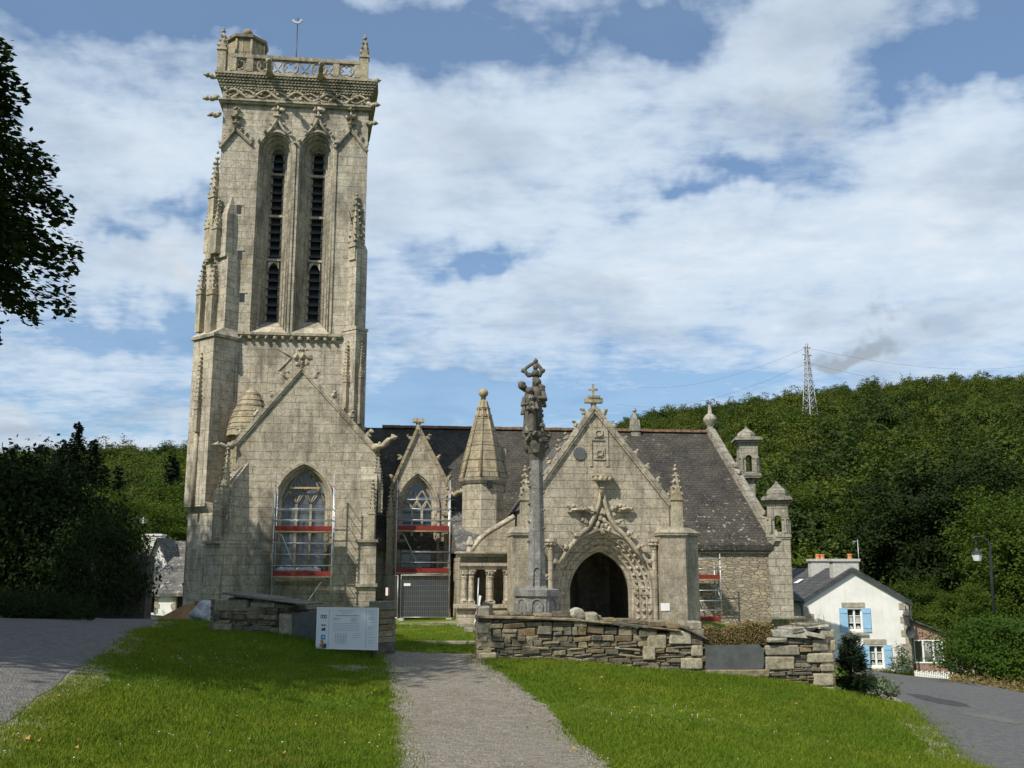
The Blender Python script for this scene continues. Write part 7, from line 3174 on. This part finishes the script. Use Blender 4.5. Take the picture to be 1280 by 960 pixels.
# ruined gate in the trees' shade
GY = 33.0
q = P(92, 768, GY)
gt_ = thing('ruined_gateway', 'dark ruined stone gateway with a narrow doorway in the tree shade', 'gateway', (q.x, GY, g(q.x, GY)))
zg = g(q.x, GY)
wd_ = P(185, 700, GY).x - q.x
mb = MB()
xd0, xd1 = P(106, 740, GY).x - q.x, P(117, 740, GY).x - q.x
zd1 = P(110, 733, GY).z - zg
zt_ = P(110, 702, GY).z - zg
mb.prism([(0, -.6), (wd_, -.6), (wd_, zt_ + .2), (xd1 + .6, zt_ + .3), (xd1, zt_), (.35, zt_ + .35), (0, zt_)], 0, .6, [[(xd0, -.3), (xd0, zd1), (xd1, zd1), (xd1, -.3)]])
sub('wall', mb, M['shade_toned_stone'], gt_)
mb = MB()
mb.box(xd0 - .2, xd1 + .3, -.06, .3, zd1 + .002, zd1 + .2)
sub('lintel', mb, M['shade_toned_stone'], gt_)
mb = MB()
mb.box(xd0, xd1, .3, .36, -.3, zd1)
sub('door', mb, M['dark_wood'], gt_)

# ------------------------------------------------------------------ street lamp
q = P(1242, 770, 44)
lz = g(q.x, 44)
lamp = thing('street_lamp', 'dark iron street lamp with hanging lantern above the hedge', 'street lamp', (q.x, 44, lz))
zz = lambda v: P(1240, v, 44).z - lz
xx = lambda u: P(u, 680, 44).x - q.x
mb = MB()
xt = xx(1237)
mb.lathe(0, 0, [(.15, -.2), (.15, .5), (.10, .6), (.09, 1.2)], 10)
pts = [(0, 0, 1.0), (xt * .6, 0, zz(720)), (xt, 0, zz(682)), (xt - .10, 0, zz(675)), (xt - .32, 0, zz(671.5)), (xx(1226), 0, zz(671)), (xx(1219), 0, zz(671)), (xx(1216.5), 0, zz(673.5)), (xx(1217.5), 0, zz(676.5)), (xx(1220), 0, zz(677)), (xx(1220.5), 0, zz(675))]
mb.tube(pts, [.075, .065, .055, .045, .04, .04, .04, .035, .03, .025, .02], 8)
sub('pole', mb, M['iron'], lamp)
lx = xx(1220)
mb = MB()
zc_ = zz(693)
mb.tube([(lx, 0, zz(677)), (lx, 0, zz(685))], .02, 5)
mb.lathe(lx, 0, [(.05, zz(685)), (.10, zz(687)), (.12, zz(689)), (.24, zz(692)), (.25, zz(693))], 8)
lt_ = sub('lantern', mb, M['iron'], lamp)
mb = MB()
mb.lathe(lx, 0, [(.15, zz(701)), (.225, zz(693.3))], 8)
sub('lantern_glass', mb, M['sign_white'], lt_)

# ------------------------------------------------------------------ pylon
PYY = PYL[1]
q = Vector((PYL[0], PYY, 0))
pz0 = float(hill_h(q.x, PYY))
H_ = P(1010, 430, PYY).z - pz0
py = thing('pylon', 'pale steel lattice pylon standing on the wooded hilltop', 'pylon', (q.x, PYY, pz0), .5)
mb = MB()
wb, wt = 2.9, .5


def pw(t):
    return wb * (1 - t) ** 1.15 + wt * t if t < .9 else wt


lv_ = [0, .10, .19, .28, .36, .44, .52, .59, .66, .72, .78, .84, .90, .95, 1.0]
for k in range(4):
    a = pi / 4 + k * pi / 2
    mb.tube([(pw(t) * cos(a), pw(t) * sin(a), H_ * t) for t in lv_], .20, 4)
for i in range(len(lv_) - 1):
    t0, t1 = lv_[i], lv_[i + 1]
    for k in range(4):
        a, b = pi / 4 + k * pi / 2, pi / 4 + (k + 1) * pi / 2
        p00, p01 = (pw(t0) * cos(a), pw(t0) * sin(a), H_ * t0), (pw(t0) * cos(b), pw(t0) * sin(b), H_ * t0)
        p10, p11 = (pw(t1) * cos(a), pw(t1) * sin(a), H_ * t1), (pw(t1) * cos(b), pw(t1) * sin(b), H_ * t1)
        mb.tube([p00, p11], .11, 3)
        mb.tube([p01, p10], .11, 3)
        mb.tube([p10, p11], .09, 3)
sub('lattice_mast', mb, M['pylon'], py)
for k, t in enumerate((.80, .88, .96)):
    mb = MB()
    L_ = 1.6 if k != 1 else 2.0
    mb.tube([(-L_, 0, H_ * t), (0, 0, H_ * t + .5), (L_, 0, H_ * t)], .13, 4)
    mb.tube([(-L_, 0, H_ * t), (L_, 0, H_ * t)], .11, 4)
    sub('cross_arm', mb, M['pylon'], py)
for i, (dz, lbl) in enumerate(((.80, 'lower'), (.96, 'upper'))):
    mb = MB()
    pts = []
    a = Vector((q.x, PYY, pz0 + H_ * dz))
    for e_ in (P(770, 505 - 25 * i, 470), P(1330, 478 - 30 * i, 470)):
        pts = []
        for k in range(13):
            t = k / 12
            p = a.lerp(e_, t)
            p.z -= 4 * t * (1 - t) * 6
            pts.append(p - a)
        mb.tube(pts, .035, 3)
    o_ = mb.build('power_line', M['lead'], None, a)
    tag(o_, f'{lbl} thin power line strung from the hilltop pylon', 'power line')
# ------------------------------------------------------------------ trees and shrubs
def spray_tree(seed, z0, H, prof, n, size, mat, aspect=.6, layers=1.6, ragged=.35, droop=1.0, trunk_r=.35, arms=9):
    """tree of layered, drooping sprays; prof(z) gives the reach of the boughs"""
    r = np.random.default_rng(seed)
    lay = int((H - z0) * layers)
    tot = sum(prof(z0 + (H - z0) * (i + .5) / lay) ** 1.5 + .2 for i in range(lay)) * arms
    P_, D_, N_ = [], [], []
    mb = MB()
    mb.tube([(0, 0, -.4), (.1, .05, z0), (-.05, 0, (z0 + H) / 2), (0, 0, H * .96)], [trunk_r * 1.3, trunk_r, trunk_r * .6, .04], 9)
    for i in range(lay):
        z = z0 + (H - z0) * (i + r.uniform(0, 1)) / lay
        z = min(z, H * .985)
        for b in range(arms):
            a = 2 * pi * (b + r.uniform(-.5, .5)) / arms + i * 1.7
            ln = prof(z) * r.uniform(1 - ragged * 1.5, 1.08) + .15
            k = max(4, int(n * (ln ** 1.5 + .2) / tot))
            s = r.uniform(.10, 1, k) ** .8
            x = ln * s
            # side shoots
            sh = r.integers(0, 9, k)
            side = (sh - 4) / 4.0
            wv = side * ln * .30 * (1.1 - s) * r.uniform(.6, 1.1, k)
            zz = z + droop * (.16 * ln * s - .42 * ln * s * s) + r.normal(0, .05 + .02 * ln, k) - np.abs(wv) * .12
            ph = a + .12 * np.sin(s * 3 + b)
            P_.append(np.stack([np.cos(ph) * x - np.sin(ph) * wv, np.sin(ph) * x + np.cos(ph) * wv, zz], 1))
            dd = np.stack([np.cos(ph) - np.sin(ph) * side * .8, np.sin(ph) + np.cos(ph) * side * .8, -.35 * s * droop], 1) + r.normal(0, .35, (k, 3))
            D_.append(unit(dd))
            N_.append(unit(np.cross(unit(dd), unit(r.normal(size=(k, 3)) * .45 + np.array([0, 0, 1])))))
            if ln > .8:
                pts = [(0, 0, z)] + [(cos(a + .12 * sin(t * 3 + b)) * ln * t, sin(a + .12 * sin(t * 3 + b)) * ln * t, z + droop * (.16 * ln * t - .42 * ln * t * t)) for t in (.35, .7, .97)]
                mb.tube(pts, [.012 * ln + .01, .009 * ln, .005 * ln, .004], 4)
    C, D, N = np.concatenate(P_), np.concatenate(D_), np.concatenate(N_)
    L = size * r.uniform(.6, 1.4, len(C))
    crown = quad_mesh('crown', leaf_quads(C, D, N, L, L * aspect), mat)
    tr = bpy.data.meshes.new('trunk')
    tr.from_pydata(mb.v, [], mb.f)
    tr.materials.append(M['bark'])
    return crown, tr


bx, by = -14.7, 16.6
bz = g(bx, by)
be = spray_tree(3, 6.0, 14.0, lambda z: 6.1 * sqrt(max(.02, 1 - ((z - 6.6) / 7.9) ** 2)) * (1 if z > 7 else .75 + .25 * (z - 6)), 480000, .15, M['leaf_beech'], .62, 7.0, .17, .7, .30, 16)
make_tree('beech_tree', be, (bx, by, bz), .4, 1.0, 'large dark tree with drooping sprays reaching in from the left edge', 'tree')

# taller trees along the bank beyond the left edge; they shade the road and the chapel foot
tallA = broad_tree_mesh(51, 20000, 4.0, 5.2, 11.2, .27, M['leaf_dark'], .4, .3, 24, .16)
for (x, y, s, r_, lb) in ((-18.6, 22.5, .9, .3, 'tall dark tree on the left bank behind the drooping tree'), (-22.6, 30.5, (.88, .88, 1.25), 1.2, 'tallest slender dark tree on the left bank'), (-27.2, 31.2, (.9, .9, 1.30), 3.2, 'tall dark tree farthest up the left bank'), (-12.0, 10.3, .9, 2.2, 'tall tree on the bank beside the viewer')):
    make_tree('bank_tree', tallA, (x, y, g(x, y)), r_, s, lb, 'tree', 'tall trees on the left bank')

bushA = leaf_mesh_crown('bush', 61, 9000, 1.5, 1.25, 1.0, .095, M['leaf_dark'], .45, .5, 26, .13)[0]


def bush(name, me, x, y, sc, rz, label, cat='bush', group=None, z=None):
    o = bpy.data.objects.new(name, me)
    COL.objects.link(o)
    o.location = (x, y, g(x, y) if z is None else z)
    o.scale = sc
    o.rotation_euler = (0, 0, rz)
    return tag(o, label, cat, group)


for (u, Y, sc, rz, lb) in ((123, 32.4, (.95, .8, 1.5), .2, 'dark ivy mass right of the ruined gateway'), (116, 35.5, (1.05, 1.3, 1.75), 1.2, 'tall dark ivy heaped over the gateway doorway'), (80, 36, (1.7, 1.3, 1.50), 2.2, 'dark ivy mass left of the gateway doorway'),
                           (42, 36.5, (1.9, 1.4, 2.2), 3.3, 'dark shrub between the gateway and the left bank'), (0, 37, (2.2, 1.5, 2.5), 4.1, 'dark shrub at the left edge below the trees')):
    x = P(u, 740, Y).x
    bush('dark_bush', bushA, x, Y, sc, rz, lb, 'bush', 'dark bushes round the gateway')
# tall grass on the bank
def pf(r):
    u, f = r.uniform(-20, 118), r.uniform(0, 1)
    Y = r.uniform(22, 31)
    x = P(u, 760, Y).x
    return np.array((x, Y, g(x, Y) + abs(r.normal(0, .22)) + .05))


o_ = leaf_patch('tall_grass', 5200, pf, .34, .10, M['leaf_dark'], .1, 6)
tag(o_, 'tall uncut grass on the shaded bank left of the road', 'grass', kind='stuff')

# hedge on the right
hx_ = P(1262, 830, 40).x
hd = leaf_mesh_crown('hedge', 71, 22000, 2.2, 1.40, 1.15, .09, M['hedge'], .45, .6, 20, .085)[0]
bush('hedge', hd, hx_ - .1, 40, (1, 1.6, 1), 0, 'big rounded bright green hedge at the right roadside', 'hedge')
bush('hedge', hd, hx_ + 2.9, 39.2, (1.15, 1.5, 1.12), 2.0, 'taller hedge clump at the right edge of the picture beside the rounded hedge', 'hedge')


def pf2(r):
    u = r.uniform(1188, 1290)
    Y = r.uniform(34.5, 38.3) + (1290 - u) * .018
    x = P(u, 855, Y).x
    return np.array((x, Y, g(x, Y) + abs(r.normal(0, .16)) + .02))


o_ = leaf_patch('verge_weeds', 3400, pf2, .16, .3, M['bracken'], .3, 8)
tag(o_, 'brownish weeds and bracken at the foot of the hedge', 'weeds', kind='stuff')


def pf3(r):
    u = r.uniform(1062, 1200)
    Y = r.uniform(54.6, 55.7) - max(0, (u - 1140)) * .06
    x = P(u, 840, Y).x
    return np.array((x, Y, g(x, Y) + abs(r.normal(0, .12)) + .02))


o_ = leaf_patch('house_weeds', 2600, pf3, .13, .4, M['leaf_light'], .3, 9)
tag(o_, 'green weeds along the foot of the white house', 'weeds', kind='stuff')
wx_ = P(1128, 838, 55.3).x
bush('garden_shrub', leaf_mesh_crown('garden_shrub', 73, 900, .55, .75, .7, .11, M['shrub_grey'], .5, .3, 12, .2)[0], wx_, 55.3, (1, 1, 1), 0, 'loose grey shrub against the right corner of the white house', 'shrub')
# shrubs at the end of the wall
sx_, sy_ = 6.72, 20.4
sp_sh = spray_tree(77, .1, 1.12, lambda z: .36 * (1.05 - z / 1.22), 7000, .085, M['needle'], .22, 9, .45, -.55, .05, 9)
t = make_tree('spiky_shrub', sp_sh, (sx_, sy_, g(sx_, sy_)), .3, 1.0, 'dark spiky evergreen shrub at the right end of the stone wall', 'shrub')
gr = leaf_mesh_crown('grey_shrub', 79, 4200, .42, .26, .20, .045, M['shrub_grey'], .35, .5, 14, .12)[0]
bush('grey_shrub', gr, 7.22, 20.6, (1, 1, 1), 0, 'low round grey green shrub by the road edge below the wall', 'shrub')
# trees at the foot of the hills
TM = {'a': broad_tree_mesh(81, 26000, 4.0, 4.4, 6.0, .20, M['leaf'], .7, .3, 80, .095), 'b': broad_tree_mesh(82, 26000, 4.2, 4.0, 5.6, .20, M['leaf_light'], .7, .3, 80, .095),
      'c': broad_tree_mesh(83, 26000, 4.0, 5.0, 6.6, .20, M['leaf_dark'], .7, .3, 80, .095), 'd': broad_tree_mesh(84, 26000, 3.6, 4.8, 6.2, .20, M['leaf'], .7, .3, 80, .095),
      'p': conifer_mesh(85, 15, 4.2, 26000, .30, M['needle'], .12, .45), 'q': conifer_mesh(86, 12, 2.2, 14000, .24, M['needle'], .08, .3)}
NAMES = {'a': 'broadleaf_tree', 'b': 'broadleaf_tree', 'c': 'broadleaf_tree', 'd': 'broadleaf_tree', 'p': 'pine_tree', 'q': 'spruce_tree'}


def far_tree(kind, u, vtop, Y, label, wide=1.0, rz=None):
    me = TM[kind]
    x = P(u, 700, Y).x
    zg_ = max(g(x, min(Y, 92)), float(hill_h(x, Y)) if Y > 84 else -99) - .3
    top = P(u, vtop, Y).z
    h0 = {'a': 10.6, 'b': 9.8, 'c': 11.8, 'd': 11.3, 'p': 15, 'q': 12}[kind]
    s = (top - zg_) / h0
    make_tree(NAMES[kind], me, (x, Y, zg_), RND.uniform(0, 6.28) if rz is None else rz, (s * wide, s * wide, s), label, 'tree', 'trees at the foot of the hills')


for a in (('p', 84, 526, 88, 'tallest dark pine standing above the woods at left', .9), ('p', 106, 548, 91, 'second dark pine just right of the tallest pine'), ('p', 68, 548, 86, 'dark pine just left of the tallest pine'), ('p', 122, 580, 94, 'lower pine at the right of the pine group'),
          ('q', 140, 580, 76, 'blue green spruce below the pine group', 1.3), ('q', 208, 566, 108, 'dark spruce amid the woods left of the tower', 1.4), ('q', 38, 552, 110, 'pale thin spruce at the left skyline', .8), ('q', 5, 552, 104, 'dark spruce at the far left edge', 1.0),
          ('c', 18, 622, 62, 'dark broad tree at the left edge below the pines', 1.5), ('b', 60, 610, 60, 'light green tree over the ruined gateway', 1.2), ('b', 105, 618, 63, 'light green tree above the left ivy', 1.2), ('a', 140, 622, 74, 'mid green tree right of the pines'), ('b', 175, 628, 80, 'yellowish tree behind the white chimney', 1.1),
          ('a', 215, 632, 84, 'round green tree between the cottage and the tower', 1.1), ('d', 235, 610, 95, 'leafy tree close against the tower edge', 1.1), ('a', -30, 600, 66, 'broad tree cut by the left edge', 1.3),
          ('c', 1040, 640, 92, 'dark tree behind the slate roof of the white house', 1.1), ('a', 1010, 616, 104, 'green tree between the lantern turret and the house', 1.2), ('d', 1085, 625, 88, 'leafy tree above the house gable', 1.1), ('c', 1130, 598, 84, 'tall dark tree above the right slope of the house roof', 1.2),
          ('c', 1180, 585, 82, 'largest dark tree behind the street lamp', 1.2), ('c', 1215, 620, 78, 'dark green tree just left of the lamp post', 1.0), ('a', 1262, 625, 74, 'mid green tree right of the lamp post', 1.1), ('c', 1235, 575, 92, 'dark tree at the back behind the lamp post', 1.2),
          ('b', 1188, 740, 66, 'low yellow green tree behind the sun room', 1.3), ('a', 1150, 730, 70, 'low green tree above the sun room roof', 1.2), ('d', 1225, 735, 60, 'feathery green tree between hedge and lamp', 1.0), ('a', 1285, 640, 62, 'green tree cut by the right edge', 1.2), ('c', 1295, 580, 80, 'dark tall tree at the right edge', 1.2),
          ('d', 975, 640, 110, 'green tree behind the near lantern turret', 1.2), ('b', 1060, 600, 118, 'yellowish tree on the slope above the chimneys', 1.2)):
    far_tree(*a)

# fallen dry leaves on the lawn in front
rd = random.Random(12)
lf = MB()
lf.add([(-.03, 0, .03), (0, -.02, .035), (.035, 0, .03), (0, .02, .05)], [(0, 1, 2, 3)])
lm = bpy.data.meshes.new('fallen_leaf')
lm.from_pydata(lf.v, [], lf.f)
lm.materials.append(M['dry'])
lc = src_collection('leaves', [lm])
pts = [PG(rd.uniform(20, 480), rd.uniform(850, 950)) for _ in range(34)] + [PG(rd.uniform(640, 1100), rd.uniform(850, 950)) for _ in range(18)]
o_ = scatter('fallen_leaves', pts, [rd.uniform(0, 6) for _ in pts], [rd.uniform(.6, 1.5) for _ in pts], lc, M['dry'])
tag(o_, 'scattered dry brown leaves on the lawn', 'leaves', kind='stuff')
